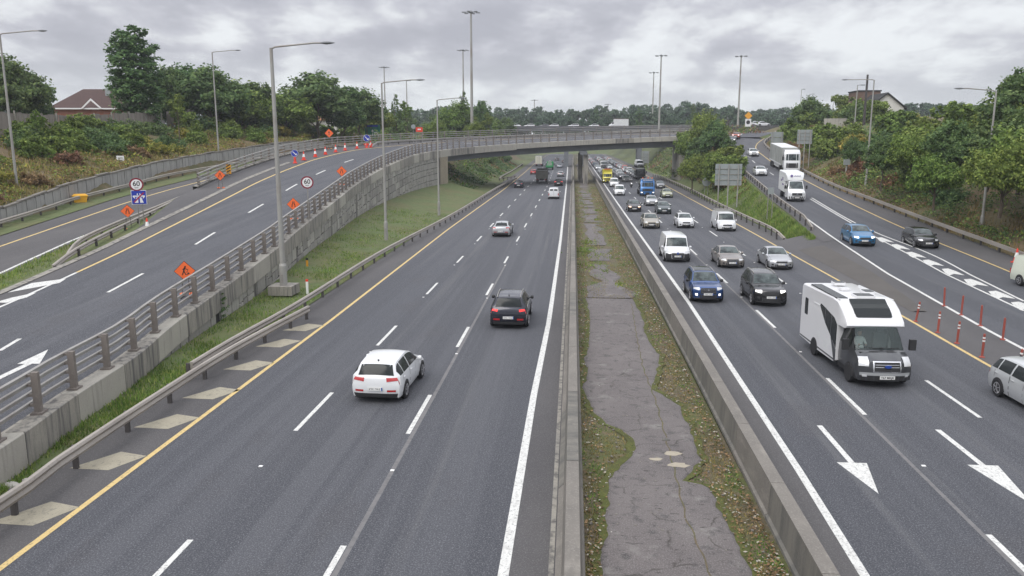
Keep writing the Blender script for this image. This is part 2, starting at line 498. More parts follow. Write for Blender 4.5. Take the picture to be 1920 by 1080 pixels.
def spath(pts, step=2.0):
    return resample(catmull([tuple(p) for p in pts]), step)

def nrm(path, i):
    a = path[max(i - 1, 0)]; b = path[min(i + 1, len(path) - 1)]
    l = math.hypot(b[0] - a[0], b[1] - a[1]) or 1
    return (-(b[1] - a[1]) / l, (b[0] - a[0]) / l)

def sweep(mb, path, prof, closed=True, cap=True):
    rows = []
    for i, p in enumerate(path):
        nx, ny = nrm(path, i)
        rows.append([(p[0] + nx * a, p[1] + ny * a, p[2] + h) for a, h in prof])
    mb.grid(rows, closed)
    if cap and closed:
        mb.add(rows[0], [tuple(range(len(prof)))]); mb.add(rows[-1], [tuple(range(len(prof)))])
    return mb

# right-hand edge of the flyover ramp, seen from the camera its near edge (outer face of the wall and bridge)
EP = [(-13.2, 2, 1.12), (-14.2, 8, 1.12), (-15.4, 19, 1.12), (-16.2, 23.7, 1.12), (-16.8, 28.5, 1.15), (-17.5, 33, 1.42), (-18.3, 41.2, 1.91),
      (-19.3, 50.5, 2.47), (-20.3, 57.5, 2.89), (-22.3, 73.8, 3.87), (-24.0, 87.8, 4.7), (-25.3, 105.6, 5.8), (-25.6, 122, 6.8)]
for i in range(0, 19):
    th = rad(i * 5)
    EP.append((36.6 - 62 * math.cos(th), 128 + 62 * math.sin(th), 7.15 + 3.3 * min(1, i * 5 / 78.)))
EDGE = resample(catmull(EP), .5)
ES = 0.5
def e_super(Y):
    return lerp_tab([(38, 0.0), (55, .022), (65, .045), (80, .085), (92, .105), (106, .12), (118, .11), (135, .085)], Y)
def edge_at(s, d, dz=0.0):
    """point at distance s along the ramp and d to the left of its near edge"""
    i = min(max(s / ES, 0), len(EDGE) - 1.001); k = int(i); t = i - k
    a, b = EDGE[k], EDGE[k + 1]
    nx, ny = nrm(EDGE, k); nx2, ny2 = nrm(EDGE, k + 1)
    nx = nx + (nx2 - nx) * t; ny = ny + (ny2 - ny) * t
    X, Y, Z = (a[0] + (b[0] - a[0]) * t, a[1] + (b[1] - a[1]) * t, a[2] + (b[2] - a[2]) * t)
    e = e_super(Y) if s < 150 else .085
    return (X + nx * d, Y + ny * d, Z + dz + e * max(d, 0))
SLEN = (len(EDGE) - 1) * ES
def s_of_Y(Y):
    for i, p in enumerate(EDGE):
        if p[1] >= Y: return i * ES
    return SLEN
def edge_solve(u, v, dz=-.1):
    """pixel of a mark on the ramp -> (s, d)"""
    best = None
    z = 1.1; 
    for _ in range(60):
        X, Y, _z = P(u, v, min(z, 9.2)) if z < 9.2 else Q(u, v, 150)
        # nearest s
        bi = min(range(0, len(EDGE), 2), key=lambda k: (EDGE[k][0] - X) ** 2 + (EDGE[k][1] - Y) ** 2)
        nx, ny = nrm(EDGE, bi); d = (X - EDGE[bi][0]) * nx + (Y - EDGE[bi][1]) * ny
        z2 = edge_at(bi * ES, d, dz)[2]; z = .6 * z + .4 * z2
    return bi * ES, d
def zE(Y):
    return lerp_tab([(p[1], p[2]) for p in EP[:13]] + [(140, 7.6)], Y)
def zL(Y):
    return 1.12 + max(0, .06 * (Y - 28)) if Y < 130 else 7.24
S_AB = s_of_Y(142)          # where the wall ends and the bridge begins
# right-hand slip road
ZR = [(40, 0), (56, .25), (73, 1.05), (102, 2.7), (125, 3.9), (148, 5.3), (170, 7.3), (190, 9.6), (205, 11.2), (225, 12.2), (400, 13)]
def zR(Y): return lerp_tab(ZR, Y)
def solR(pts, dz=0.0): return [solve(u, v, zR, dz) for u, v in pts]
W_WHITE = solR([(1920, 655), (1769, 573), (1678, 520), (1640, 497), (1560, 445), (1517, 412), (1468, 380), (1437, 353), (1391, 314), (1374, 302)]) + [Q(1357, 282, 170), (37, 190, 9.6), (42.5, 206, 11.2)]
W_CHL = solR([(1920, 583), (1727, 489), (1646, 447), (1587, 413), (1519, 373)])
W_CHR = solR([(1920, 565), (1759, 483), (1649, 439), (1590, 411), (1522, 371)])
W_YEL = solR([(1920, 520), (1766, 457), (1694, 429), (1560, 365), (1517, 342), (1439, 298), (1426, 289)]) + [Q(1411, 274, 178), (45.5, 195, 10), (50, 206, 11.2)]
W_DASH = solR([(1490, 358), (1467, 340), (1447, 326), (1413, 303), (1401, 293), (1389, 283), (1382, 274)])
W_GRD = solR([(1918, 473), (1840, 444), (1710, 399), (1624, 366), (1574, 350), (1499, 313)], .7)

def tabx(path): return sorted((p[1], p[0]) for p in path)
TX_W = tabx(W_WHITE); TX_Y = tabx(W_YEL); TX_G = tabx(W_GRD)
def extend(tab, y0, y1):
    a, b = tab[0], tab[1]; k = (b[1] - a[1]) / (b[0] - a[0]); tab.insert(0, (y0, a[1] + k * (y0 - a[0])))
    a, b = tab[-2], tab[-1]; k = (b[1] - a[1]) / max(b[0] - a[0], 3); k = max(-.6, min(.6, k)); tab.append((y1, b[1] + k * (y1 - b[0])))
for t_ in (TX_W, TX_Y, TX_G): extend(t_, 20, 222)
def smooth_tab(tab, wd=9):
    raw = list(tab); return [(y, sum(lerp_tab(raw, min(max(y + o, 20), 222)) for o in range(-wd, wd + 1)) / (2 * wd + 1) if 30 < y < 212 else lerp_tab(raw, y)) for y in range(20, 223, 3)]
TX_W, TX_Y, TX_G = smooth_tab(TX_W), smooth_tab(TX_Y), smooth_tab(TX_G)
def XW(Y): return lerp_tab(TX_W, Y)
def XY_(Y): return lerp_tab(TX_Y, Y)
def XG(Y): return max(lerp_tab(TX_G, Y), XY_(Y) + 1.6)
# motorway lines: X at Y
L_YEL = [(10, -12.5), (40, -12.65), (84, -13.3), (156, -13.5), (248, -14.7), (400, -17.5)]
L_12 = [(10, -8.93), (62, -8.92), (118, -9.2), (190, -9.4), (250, -10.3), (400, -12.6)]
L_23 = [(10, -5.24), (30, -5.19), (80, -5.22), (180, -5.4), (250, -6.3), (400, -8.6)]
L_WH = [(10, -1.42), (28, -1.34), (41, -1.14), (75, -1.09), (166, -1.35), (315, -2.0), (400, -4)]
R_WH = [(10, 6.35), (16, 6.45), (22, 6.6), (46, 6.88), (104, 6.85), (284, 7.1), (400, 7.3)]
R_12 = [(10, 10.0), (17, 10.07), (29, 10.22), (42, 10.36), (400, 10.6)]
R_23 = [(10, 13.9), (30, 14.04), (82, 14.45), (100, 14.6), (400, 14.9)]
R_YEL = [(10, 17.2), (33, 17.6), (45, 17.95), (65, 18.3), (86, 18.7), (155, 19.6), (250, 20.6), (400, 21.5)]
def ML(Y): return lerp_tab(L_YEL, Y) - 2.35
def MR(Y): return lerp_tab(R_YEL, Y) + 2.3 + (0 if Y < 150 else .4)

def strip(name, fa, fb, ys, m, za, zb=None, cols=1, kind='structure', parent=None, bump=0.0):
    """a sheet between two edges given as X(Y)"""
    zb = zb or za
    mb = MB(); rows = []
    for Y in ys:
        a, b = fa(Y), fb(Y); r = []
        for c in range(cols + 1):
            t = c / cols; x = a + (b - a) * t
            z = za(Y) + (zb(Y) - za(Y)) * t
            if bump and 0 < c < cols:
                z += bump * mnoise(Vector((x * .35, Y * .25, 3)))
            r.append((x, Y, z))
        rows.append(r)
    mb.grid(rows)
    o = mb.build(name, m, parent, smooth=cols > 1, angle=60)
    if kind: o['kind'] = kind
    return o
def yr(a, b, st):
    out = []; y = a
    while y < b: out.append(y); y += st
    out.append(b); return out

# ================================================================== terrain
def smooth(t): t = max(0, min(1, t)); return t * t * (3 - 2 * t)
WALL_L = [(30, -38.0), (40, -41.0), (56, -44.2), (65, -45.9), (70, -47.0), (81, -48.1), (91, -49.0), (105, -49.2), (125, -48.0), (150, -45.5), (170, -43)]
def XWL(Y): return lerp_tab(WALL_L, Y)
def wall_h(Y): return lerp_tab([(30, .8), (56, 1.1), (75, 1.8), (90, 2.0), (170, 2.0)], Y)
def bank_left(X, Y):
    d = XWL(min(Y, 170)) - X
    zt = zL(min(Y, 130)) + wall_h(Y) - .08
    return zt + (max(9.8, zt + 2.5) - zt) * smooth(d / 15) + .012 * max(0, d - 15)
def T(X, Y):
    far = smooth((Y - 215) / 60)
    if Y > 600: return 10 + 3 * smooth((Y - 600) / 500)
    if X < 5:
        if Y < 146:
            ex = EDGE[min(int(s_of_Y(max(Y, 3)) / ES), len(EDGE) - 1)][0] if Y > 2 else -13.5
            if X > ex - 2.2: return -.12
            if X > XWL(Y) - .2: return zL(Y) - .5
            return bank_left(X, Y) - (.0 if X < XWL(Y) - 2.5 else .4)
        lim = -17.5 - .02 * max(0, Y - 250) * 2
        if X > lim: return -.12
        zt = lerp_tab([(146, 9), (230, 9.0), (300, 9), (500, 9)], Y)
        z = zt * smooth((lim - X) / (17 if Y > 175 else 20))
        if X < -44: z = max(z, bank_left(X, Y) if Y < 200 else 9.5)
        return z
    else:
        if Y < 75:
            if X < XG(Y) + 1: return zR(Y) * 0 - .12
            return zR(Y) - .2 + 7 * smooth((X - XG(Y) - 1) / 18)
        if Y < 222:
            mr = MR(Y) if Y < 178 else 24.2
            if X < mr + .6: return -.12
            xw = XW(Y) - 1.2
            if X < xw: return (zR(Y)) * (X - mr) / max(xw - mr, .5) - .35
            if X < XG(Y) + 1.2: return zR(Y) - .45
            return zR(Y) - .2 + (7 - 3 * smooth((Y - 150) / 60)) * smooth((X - XG(Y) - 1) / 18)
        mr = MR(Y) + 2
        if X < mr: return -.12
        return 12.0 * smooth((X - mr) / 16)
def gridvals(lims):
    out = []
    for a, b, st in lims: out += yr(a, b - 1e-6, st)[:-1]
    out.append(lims[-1][1]); return out
gx = gridvals([(-2600, -600, 200), (-600, -200, 50), (-200, -90, 8), (-90, 90, 1.5), (90, 200, 8), (200, 600, 50), (600, 2600, 200)])
gy = gridvals([(-60, 0, 20), (0, 260, 2.5), (260, 420, 8), (420, 700, 20), (700, 1500, 100), (1500, 5200, 400)])
mb = MB()
rows = []
for Y in gy:
    rows.append([(X, Y, T(X, Y) + (.12 * mnoise(Vector((X * .2, Y * .2, 0))) if T(X, Y) > 1 else 0)) for X in gx])
nx_ = len(gx)
mb.v = [p for r in rows for p in r]
for i in range(len(gy) - 1):
    for j in range(nx_ - 1):
        mb.f.append((i * nx_ + j, i * nx_ + j + 1, (i + 1) * nx_ + j + 1, (i + 1) * nx_ + j))
        mb.m.append(1 if (gx[j] < -26 or gx[j] > 60) and gy[i] < 400 else 0)
g_ = mb.build('ground', [grass_m, earth_m], smooth=True, angle=80, fix=False); struct(g_)

# ================================================================== motorway surfaces
z0 = lambda Y: 0.0
ysr = yr(2, 600, 6)
road_l = strip('carriageway', lambda Y: lerp_tab(L_YEL, Y) - .1, lambda Y: lerp_tab(L_WH, Y) + .1, ysr, asph, z0, cols=2)
road_r = strip('carriageway', lambda Y: lerp_tab(R_WH, Y) - .1, lambda Y: lerp_tab(R_YEL, Y) + .1, ysr, asph, z0, cols=2)
strip('hard_shoulder', lambda Y: ML(Y), lambda Y: lerp_tab(L_YEL, Y) - .1, ysr, asph_sh, z0)
strip('hard_strip', lambda Y: lerp_tab(L_WH, Y) + .1, lambda Y: -.22, ysr, asph_sh, z0)
strip('hard_strip', lambda Y: 5.3, lambda Y: lerp_tab(R_WH, Y) - .1, ysr, asph_sh, z0)
strip('hard_shoulder', lambda Y: lerp_tab(R_YEL, Y) + .1, lambda Y: MR(Y), yr(72, 600, 6), asph_sh, z0)
strip('gore_pavement', lambda Y: lerp_tab(R_YEL, Y) + .1, lambda Y: XW(Y) + .12 if Y > 20 else XW(20) + .12, yr(8, 75, 1), asph_sh, z0, lambda Y: zR(Y))
strip('slip_road', XW, lambda Y: XY_(Y) + .1, yr(14, 222, 1), asph, zR, cols=2)
strip('slip_road_verge', lambda Y: XY_(Y) + .1, lambda Y: XG(Y) + .4, yr(14, 222, 1), asph_sh, lambda Y: zR(Y) - .004)
def z_in(Y):
    k = 1.1 / max(XW(Y) - lerp_tab(R_YEL, Y), 1.2); b = max(0, min(1, (84 - Y) / 10)); return zR(Y) * (1 - k * b) + .004
strip('slip_road_edge', lambda Y: XW(Y) - 1.1, XW, yr(70, 222, 1), asph_sh, z_in, lambda Y: zR(Y) - .002)
strip('median', lambda Y: .3, lambda Y: 4.9, yr(2, 600, 3), moss_m, lambda Y: .02, cols=6, bump=.05)
# grass banks
GV = strip('grass_verge', lambda Y: ML(Y) - .02, lambda Y: edge_at(s_of_Y(Y), 0)[0] + .02, yr(6, 146, 2), grass_m, lambda Y: .03, lambda Y: lerp_tab([(20, .05), (45, .25), (60, .7), (100, 1.2), (146, 1.7)], Y), cols=8, bump=.12)
strip('grass_bank', lambda Y: MR(Y) - .02, lambda Y: XW(Y) - 1.05, yr(72, 178, 2.5), grass_m, lambda Y: .0, lambda Y: z_in(Y) - .03, cols=8, bump=.3)
strip('roadside_bank', lambda Y: XG(Y) + .35, lambda Y: XG(Y) + 19, yr(14, 222, 4), earth_m, lambda Y: zR(Y) - .02, lambda Y: zR(Y) + 7 - 3 * smooth((Y - 150) / 60), cols=10, bump=.6)
strip('planted_bank', lambda Y: XWL(Y) - .3, lambda Y: XWL(Y) - 16, yr(20, 170, 3), earth_m, lambda Y: zL(Y) + wall_h(Y) - .05, lambda Y: max(9.9, zL(Y) + wall_h(Y) + 2.6), cols=8, bump=.5)

# markings
def line(name, tab, w, y0, y1, m, parent, zf=z0, dz=.004, st=6):
    o = strip(name, lambda Y: lerp_tab(tab, Y) - w / 2, lambda Y: lerp_tab(tab, Y) + w / 2, yr(y0, y1, st), m, lambda Y: zf(Y) + dz, kind=None, parent=parent)
    return o
line('edge_line', L_YEL, .17, 4, 590, yel_p, road_l)
line('edge_line', R_YEL, .17, 4, 590, yel_p, road_r)
line('edge_line', L_WH, .24, 4, 590, white_p, road_l)
line('edge_line', R_WH, .22, 4, 590, white_p, road_r)
line('sealed_joint', [(a, b + .16) for a, b in L_23], .13, 4, 60, seal_m, road_l, dz=.002)
line('sealed_joint', [(a, b - .14) for a, b in R_12], .12, 4, 75, seal_m, road_r, dz=.002)
def quad_mesh(name, pts, m, parent):
    mb = MB(); mb.add(pts, [tuple(range(len(pts)))]); return mb.build(name, m, parent, fix=False)
def dashes(tab, spans, parent, w=.15):
    for a, b in spans:
        xa, xb = lerp_tab(tab, a), lerp_tab(tab, b)
        quad_mesh('lane_dash', [(xa - w / 2, a, .004), (xa + w / 2, a, .004), (xb + w / 2, b, .004), (xb - w / 2, b, .004)], white_p, parent)
dl = [(12.4, 16.7), (23.9, 27.9), (34.9, 38.9), (47.4, 51.4), (60.4, 64), (73.9, 78)] + [(86.5 + 13 * i, 90.7 + 13 * i) for i in range(22)]
dashes(L_12, dl, road_l)
dashes(L_23, [(12.6, 16.7)] + dl[1:], road_l)
dr = [(14.4, 18.4), (26.9, 31.2), (39.9, 44.2), (52.8, 56.8), (66, 70), (79.6, 84.4)] + [(92.6 + 13 * i, 96.8 + 13 * i) for i in range(20)]
dashes(R_12, dr, road_r); dashes(R_23, dr, road_r)
def arrow(x, yt, yh, ytip, parent):
    pts = [(x - .09, yt, .004), (x - .09, yh, .004), (x - .43, yh, .004), (x, ytip, .004), (x + .43, yh, .004), (x + .09, yh, .004), (x + .09, yt, .004)]
    quad_mesh('arrow_marking', pts, white_p, parent)
arrow(8.3, 25.7, 22.6, 20.5, road_r); arrow(12.05, 25.6, 22.7, 20.1, road_r)
# cream hatch lozenges on the left shoulder
for (u, v) in [(150, 951), (275, 855), (375, 783), (451, 731), (515, 680), (565, 639), (608, 610)]:
    X, Y, _ = P(u, v)
    k = 1 + (Y - 18) * .012
    quad_mesh('hatch_mark', [(X, Y, .004), (X - .95, Y + .25 * k, .004), (X - 1.75, Y - 1.0 * k, .004), (X - .55, Y - 1.05 * k, .004)], cream_p, road_l)
# gore surface (brown) and slip road marks
gore = [(1533, 454), (1640, 513), (1700, 556), (1738, 585), (1722, 592), (1690, 574), (1600, 524), (1497, 469)]
def zGs(X, Y):
    a = lerp_tab(R_YEL, Y) + .1; b = XW(Y) + .12; return zR(Y) * max(0, min(1, (X - a) / max(b - a, .5)))
gp_ = []
for u, v in gore:
    z_ = 0.0
    for _ in range(40):
        x_, y_, _z = P(u, v, z_); z_ = .7 * z_ + .3 * zGs(x_, y_)
    gp_.append((x_, y_, z_ + .012))
gl, gr = sorted((p[1], p[0]) for p in gp_[:4]), sorted((p[1], p[0]) for p in gp_[4:])
rows = []
for Y in yr(max(gl[0][0], gr[0][0]), min(gl[-1][0], gr[-1][0]), 1.5):
    a, b = lerp_tab(gr, Y), lerp_tab(gl, Y); rows.append([(a + (b - a) * k / 4, Y, zGs(a + (b - a) * k / 4, Y) + .012 + (.05 if 0 < k < 4 else 0)) for k in range(5)])
mb = MB().grid(rows)
struct(mb.build('gore_island', gore_m, smooth=True))
def rline(name, pts, w, m, dz=.010):
    path = spath([(p[0], p[1], zR(p[1])) for p in pts], 1)
    path = [(p[0], p[1], zR(p[1])) for p in path]
    mb = MB(); sweep(mb, path, [(-w / 2, dz), (w / 2, dz)], closed=False)
    return mb.build(name, m, bpy.data.objects['slip_road'], fix=False)
rline('edge_line', [(XW(Y), Y) for Y in yr(20, 205, 6)], .2, white_p); rline('edge_line', [(XY_(Y), Y) for Y in yr(20, 205, 6)], .16, yel_p)
rline('chevron_border', W_CHL, .16, white_p); rline('chevron_border', W_CHR, .16, white_p)
tl, tr = tabx(W_CHL), tabx(W_CHR)
def XCL(Y): return lerp_tab(tl, Y)
def XCR(Y): return lerp_tab(tr, Y)
for (u, v) in ((1659, 450), (1688, 463), (1717, 478), (1749, 493), (1786, 510), (1829, 530), (1877, 553), (1921, 574)):
    k = (v - 262) / 268.0
    pts = [solve(u + a * k, v + b * k, zR) for a, b in ((-22, -6), (-9, -7), (8, -1), (25, 7), (3, 4), (-6, 7), (-15, 2))]
    quad_mesh('chevron_stripe', [(x, y, zR(y) + .012) for x, y, _z in pts], white_p, bpy.data.objects['slip_road'])
for i, p in enumerate(W_DASH):
    q = W_DASH[min(i + 1, len(W_DASH) - 1)]; p0 = W_DASH[max(i - 1, 0)]
    dx, dy = q[0] - p0[0], q[1] - p0[1]; l = math.hypot(dx, dy); dx /= l; dy /= l
    L = 2.0
    A = (p[0] - dx * L, p[1] - dy * L); B = (p[0] + dx * L, p[1] + dy * L)
    quad_mesh('lane_dash', [(A[0] + dy * .08, A[1] - dx * .08, zR(A[1]) + .01), (B[0] + dy * .08, B[1] - dx * .08, zR(B[1]) + .01), (B[0] - dy * .08, B[1] + dx * .08, zR(B[1]) + .01), (A[0] - dy * .08, A[1] + dx * .08, zR(A[1]) + .01)], white_p, bpy.data.objects['slip_road'])
# the slip road turns off to the right at the top
top = [(38, 196), (44, 205), (56, 214), (80, 222), (120, 226)]
mb = MB(); pth = spath([(x, y, zR(y) + .02) for x, y in top], 4); sweep(mb, pth, [(-6.5, 0), (6.5, 0)], closed=False)
struct(mb.build('slip_road_bend', asph, fix=False))
mb = MB(); sweep(mb, pth, [(-6.4, -.01), (-11.5, -2.2)], closed=False); sweep(mb, pth, [(11.5, -2.2), (6.4, -.01)], closed=False); struct(mb.build('bend_verge', grass_m, fix=False))

# median asphalt with its broken edges
def px_poly(pts, o, s, z): return [P(o[0] + a / s, o[1] + b / s, z) for a, b in pts]
lft = [(120, 0), (135, 60), (135, 120), (132, 190), (112, 240), (125, 270), (120, 320), (105, 345), (125, 390), (150, 440), (200, 490), (260, 510), (298, 545), (310, 575), (300, 605), (262, 650), (225, 680), (210, 720), (205, 800), (195, 850), (207, 910), (190, 960), (172, 1000), (180, 1060), (185, 1130)]
rgt = [(305, 0), (330, 45), (350, 90), (352, 130), (385, 190), (412, 225), (400, 290), (378, 350), (430, 380), (492, 420), (500, 460), (530, 500), (545, 560), (572, 640), (520, 690), (500, 715), (570, 722), (612, 745), (630, 790), (655, 850), (700, 920), (735, 1000), (772, 1060), (800, 1140)]
A = px_poly(lft, (1040, 560), 2.0775, .03); B = px_poly(rgt, (1040, 560), 2.0775, .03)
# farther part, rougher
fl = [(220, 560), (200, 620), (170, 655), (180, 700), (160, 740)]
def jag(pl, amp, rep=4):
    out = []
    for a, b in zip(pl, pl[1:]):
        for k in range(rep):
            t = k / rep; x = a[0] + (b[0] - a[0]) * t; y = a[1] + (b[1] - a[1]) * t
            out.append((x + amp * mnoise(Vector((x * 2.3, y * 2.3, 1))) + amp * .5 * mnoise(Vector((x * 7, y * 7, 5))), y + amp * .6 * mnoise(Vector((x * 2, y * 2, 8))), a[2]))
    out.append(pl[-1]); return out
Af = [(A[0][0], A[0][1] + .01, .03)]; Bf = [(B[0][0], B[0][1] + .01, .03)]
y = A[0][1] + 2
while y < 330:
    gap = mnoise(Vector((y * .09, 4, 2)))
    wv = .0 if y < A[0][1] + 5 else .45
    Af.append((1.0 + wv + 1.1 * mnoise(Vector((y * .35, 1, 0))) + .35 * gap, y, .03))
    Bf.append((3.55 - wv + 1.1 * mnoise(Vector((y * .3, 7, 3))), y, .03)); y += 2
for pa, pb in ((A, B), (Af, Bf)):
    la, lb = jag(pa, .10, 5), jag(pb, .10, 5)
    def at(pl, y):
        t = sorted((q[1], q[0]) for q in pl); return lerp_tab(t, y)
    ys_ = yr(max(min(q[1] for q in pa), min(q[1] for q in pb)), min(max(q[1] for q in pa), max(q[1] for q in pb)), .12 if pa is A else .5)
    rows = [[(at(la, y), y, .03), (at(la, y) + .09, y, .065), (at(lb, y) - .09, y, .065), (at(lb, y), y, .03)] for y in ys_]
    rows = [r for r in rows if r[3][0] - r[0][0] > .25]
    if pa is A:
        struct(MB().grid(rows).build('median_slab', asph_old, fix=False))
        em = MB()
        em.grid([[(r[0][0] - .22 - .12 * mnoise(Vector((1, r[0][1] * 1.7, 0))), r[0][1], .055 + .0), (r[0][0] + .02, r[0][1], .045)] for r in rows])
        em.grid([[(r[3][0] - .02, r[3][1], .045), (r[3][0] + .2 + .14 * mnoise(Vector((5, r[3][1] * 1.7, 0))), r[3][1], .055)] for r in rows])
        tag(em.build('moss_fringe', moss_edge, fix=False), 'green moss fringe along the broken edge of the median slab', 'moss', kind='stuff')
    else:
        # the old paving farther on lies in broken pieces with weeds between
        k = 0; chunk = []; skip_ = 0
        for r in rows:
            if skip_ > 0: skip_ -= 1; continue
            chunk.append(r)
            if len(chunk) > 8 and R.random() < .10:
                skip_ = R.randint(1, 3)
                struct(MB().grid(chunk[:-1]).build('median_slab', asph_old, fix=False)); chunk = []
        if len(chunk) > 2: struct(MB().grid(chunk).build('median_slab', asph_old, fix=False))

ckp = px_poly([(300, 20), (320, 150), (345, 270), (395, 400), (430, 530), (470, 680), (510, 850), (560, 960), (600, 1060), (640, 1130)], (1040, 560), 2.0775, .07)
ckp = [(a + .03 * math.sin(b * 5), b, .0665) for a, b, c in resample(ckp, .25)]
mb = MB(); mb.grid([[(a - .012 - .014 * abs(math.sin(b * 9)), b, .0665), (a + .014 + .012 * abs(math.sin(b * 7)), b, .0665)] for a, b, c in ckp]); struct(mb.build('median_crack', moss_m, fix=False))
# central barriers
path = [(.09, y, 0) for y in yr(2, 480, 8)]
bt = thing('concrete_barrier', 'low stepped concrete barrier beside the left carriageway fast lane', 'barrier', (0, 0, 0))
def bsec(y0, y1, prof, m, parent, name='barrier_unit', xf=None):
    mb = MB(); pp = [(xf(y) if xf else .09, y, 0) for y in (yr(y0, y1, 6))]
    sweep(mb, pp, [(-a, h) for a, h in prof]); return mb.build(name, m, parent)
prof1 = [(-.36, 0), (-.36, .10), (-.22, .22), (-.15, .86), (-.15, .9), (.17, .9), (.17, .86), (.24, .2), (.30, .1), (.30, 0)]
y = 2.0; k = 0
while y < 460:
    L = 6 if y < 120 else 24
    bsec(y, y + L - .03, prof1, conc_dk if k % 3 else conc_stain, bt); y += L; k += 1
mb = MB(); mb.grid([[(-.42, y, .004), (-.30, y, .004)] for y in yr(2, 460, 20)]); mb.build('drain_edge', conc, bt, fix=False)
b2 = thing('concrete_barrier', 'tall stained concrete barrier wall between median and right carriageway', 'barrier', (0, 0, 0))
xf2 = lambda y: 4.85 + lerp_tab([(10, 0), (30, .12), (400, .15)], y)
y = 2.0; k = 0
prof2 = [(0, 0), (.0, .12), (.07, .16), (.10, .95), (.42, .95), (.45, .8), (.62, 0)]
while y < 460:
    L = 4.2 if y < 110 else 20
    bsec(y, y + L - .025, prof2, conc_stain if k % 4 else conc_dk, b2, xf=xf2)
    mb = MB(); pp = [(xf2(q), q, 0) for q in yr(y, y + L - .02, 3)]
    jw = .0
    sweep(mb, pp, [(-.09, .952), (-.09, .985), (-.43, .985), (-.43, .952)]); mb.build('coping', conc_dk, b2); y += L; k += 1

# ================================================================== flyover ramp, bridge and wall
def s_strip(name, d0, d1, s0, s1, m, dz, parent=None, st=2.0, cols=1, kind=None):
    rows = []
    for s in yr(s0, s1, st):
        a0 = d0(s) if callable(d0) else d0; a1 = d1(s) if callable(d1) else d1
        rows.append([edge_at(s, a0 + (a1 - a0) * c / cols, dz) for c in range(cols + 1)])
    o = MB().grid(rows).build(name, m, parent, fix=False)
    if kind: o['kind'] = kind
    return o
def dW(s):   # where the ramp's left edge lies
    Y = edge_at(s, 0)[1] if s < 140 else 200
    return lerp_tab([(30, 11.4), (56, 11.4), (70, 13.62), (200, 13.62)], Y)
ramp_road = s_strip('flyover_road', .55, lambda s: dW(s), 0, SLEN, asph, -.10, cols=3, kind='structure')
struct(s_strip('flyover_shoulder', lambda s: 9.7, lambda s: dW(s), 20, SLEN, asph_sh, -.095))
s_strip('edge_line', 9.42, 9.6, s_of_Y(43), SLEN, yel_p, -.088, ramp_road)
s_strip('edge_line', 9.42, 9.6, 0, s_of_Y(43) - .05, white_p, -.088, ramp_road)
s_strip('kerb_strip', 10.9, 11.36, 5, s_of_Y(100), conc, -.06, ramp_road)
s_strip('kerb_strip', .36, .62, 0, SLEN, conc, -.02, ramp_road)
RD = [(28, 643), (0, 655), (200, 550), (265, 514), (365, 458), (402, 436), (465, 401), (493, 385), (536, 358), (557, 346), (592, 326), (610, 318), (645, 303), (662, 297)]
def s_at_u(u, d):
    s = 8.0
    while s < SLEN - 1:
        q_ = edge_at(s, d, -.1)
        if q_[1] > 10:
            x_ = q_[0] * math.cos(YAW) + q_[1] * math.sin(YAW); g_ = -q_[0] * math.sin(YAW) + q_[1] * math.cos(YAW)
            if 960 + FPX * x_ / (g_ * math.cos(PITCH) - (q_[2] - CAM_H) * math.sin(PITCH)) >= u: return s
        s += .25
    return s
for i in range(0, len(RD), 2):
    sa, sb = s_at_u(min(RD[i][0], RD[i + 1][0]), 5.7), s_at_u(max(RD[i][0], RD[i + 1][0]), 5.7)
    s_strip('lane_dash', 5.62, 5.8, sa, max(sb, sa + 1.5), white_p, -.086, ramp_road, st=1.0)
for k in range(9):
    s0 = S_AB + 6 + 12 * k
    if s0 + 4 < SLEN: s_strip('lane_dash', 5.62, 5.8, s0, s0 + 4, white_p, -.086, ramp_road, st=1.5)
def rp(u, v, dz=-.084):
    s, d = edge_solve(u, v); return edge_at(s, d, dz)
quad_mesh('arrow_marking', [rp(94, 654), rp(20, 689), rp(38, 687), rp(0, 705), rp(0, 712), rp(52, 687), rp(66, 687)], white_p, ramp_road)
quad_mesh('hatch_mark', [rp(5, 552), rp(67, 529), rp(133, 520), rp(119, 527), rp(64, 540)], white_p, ramp_road)
quad_mesh('hatch_mark', [rp(0, 572), rp(0, 563), rp(30, 556), rp(68, 549), rp(45, 560)], white_p, ramp_road)

# left road (leaves the motorway under the bank)
def zLs(Y): return zL(Y) - .1
solL = lambda pts, dz=0: [solve(u, v, zLs, dz) for u, v in pts]
LY = tabx(solL([(0, 462), (251, 375), (320, 355), (405, 333)])) + [(120, -43.2), (150, -40)]
k_ = (LY[1][1] - LY[0][1]) / (LY[1][0] - LY[0][0]); LY.insert(0, (20, LY[0][1] + k_ * (20 - LY[0][0])))
LWt = [(20, -27.4), (42, -32.6), (52, -34.8), (60, -36.1), (73, -38.3), (94, -39.7), (150, -36.5)]
yl = yr(16, 150, 3)
def edge_x(Y, d): 
    p = edge_at(s_of_Y(Y), d); return p[0]
left_road = strip('exit_road', lambda Y: lerp_tab(LY, Y) - 2.2, lambda Y: lerp_tab(LWt, Y) + .5, yl, asph_sh, zLs, cols=2)
strip('exit_verge', lambda Y: XWL(Y) - .1, lambda Y: lerp_tab(LY, Y) - 2.15, yl, grass_m, lambda Y: zLs(Y) + .05, cols=4, bump=.1)
line('edge_line', LY, .2, 16, 150, yel_p, left_road, zLs); line('edge_line', LWt, .2, 16, 62, white_p, left_road, zLs)
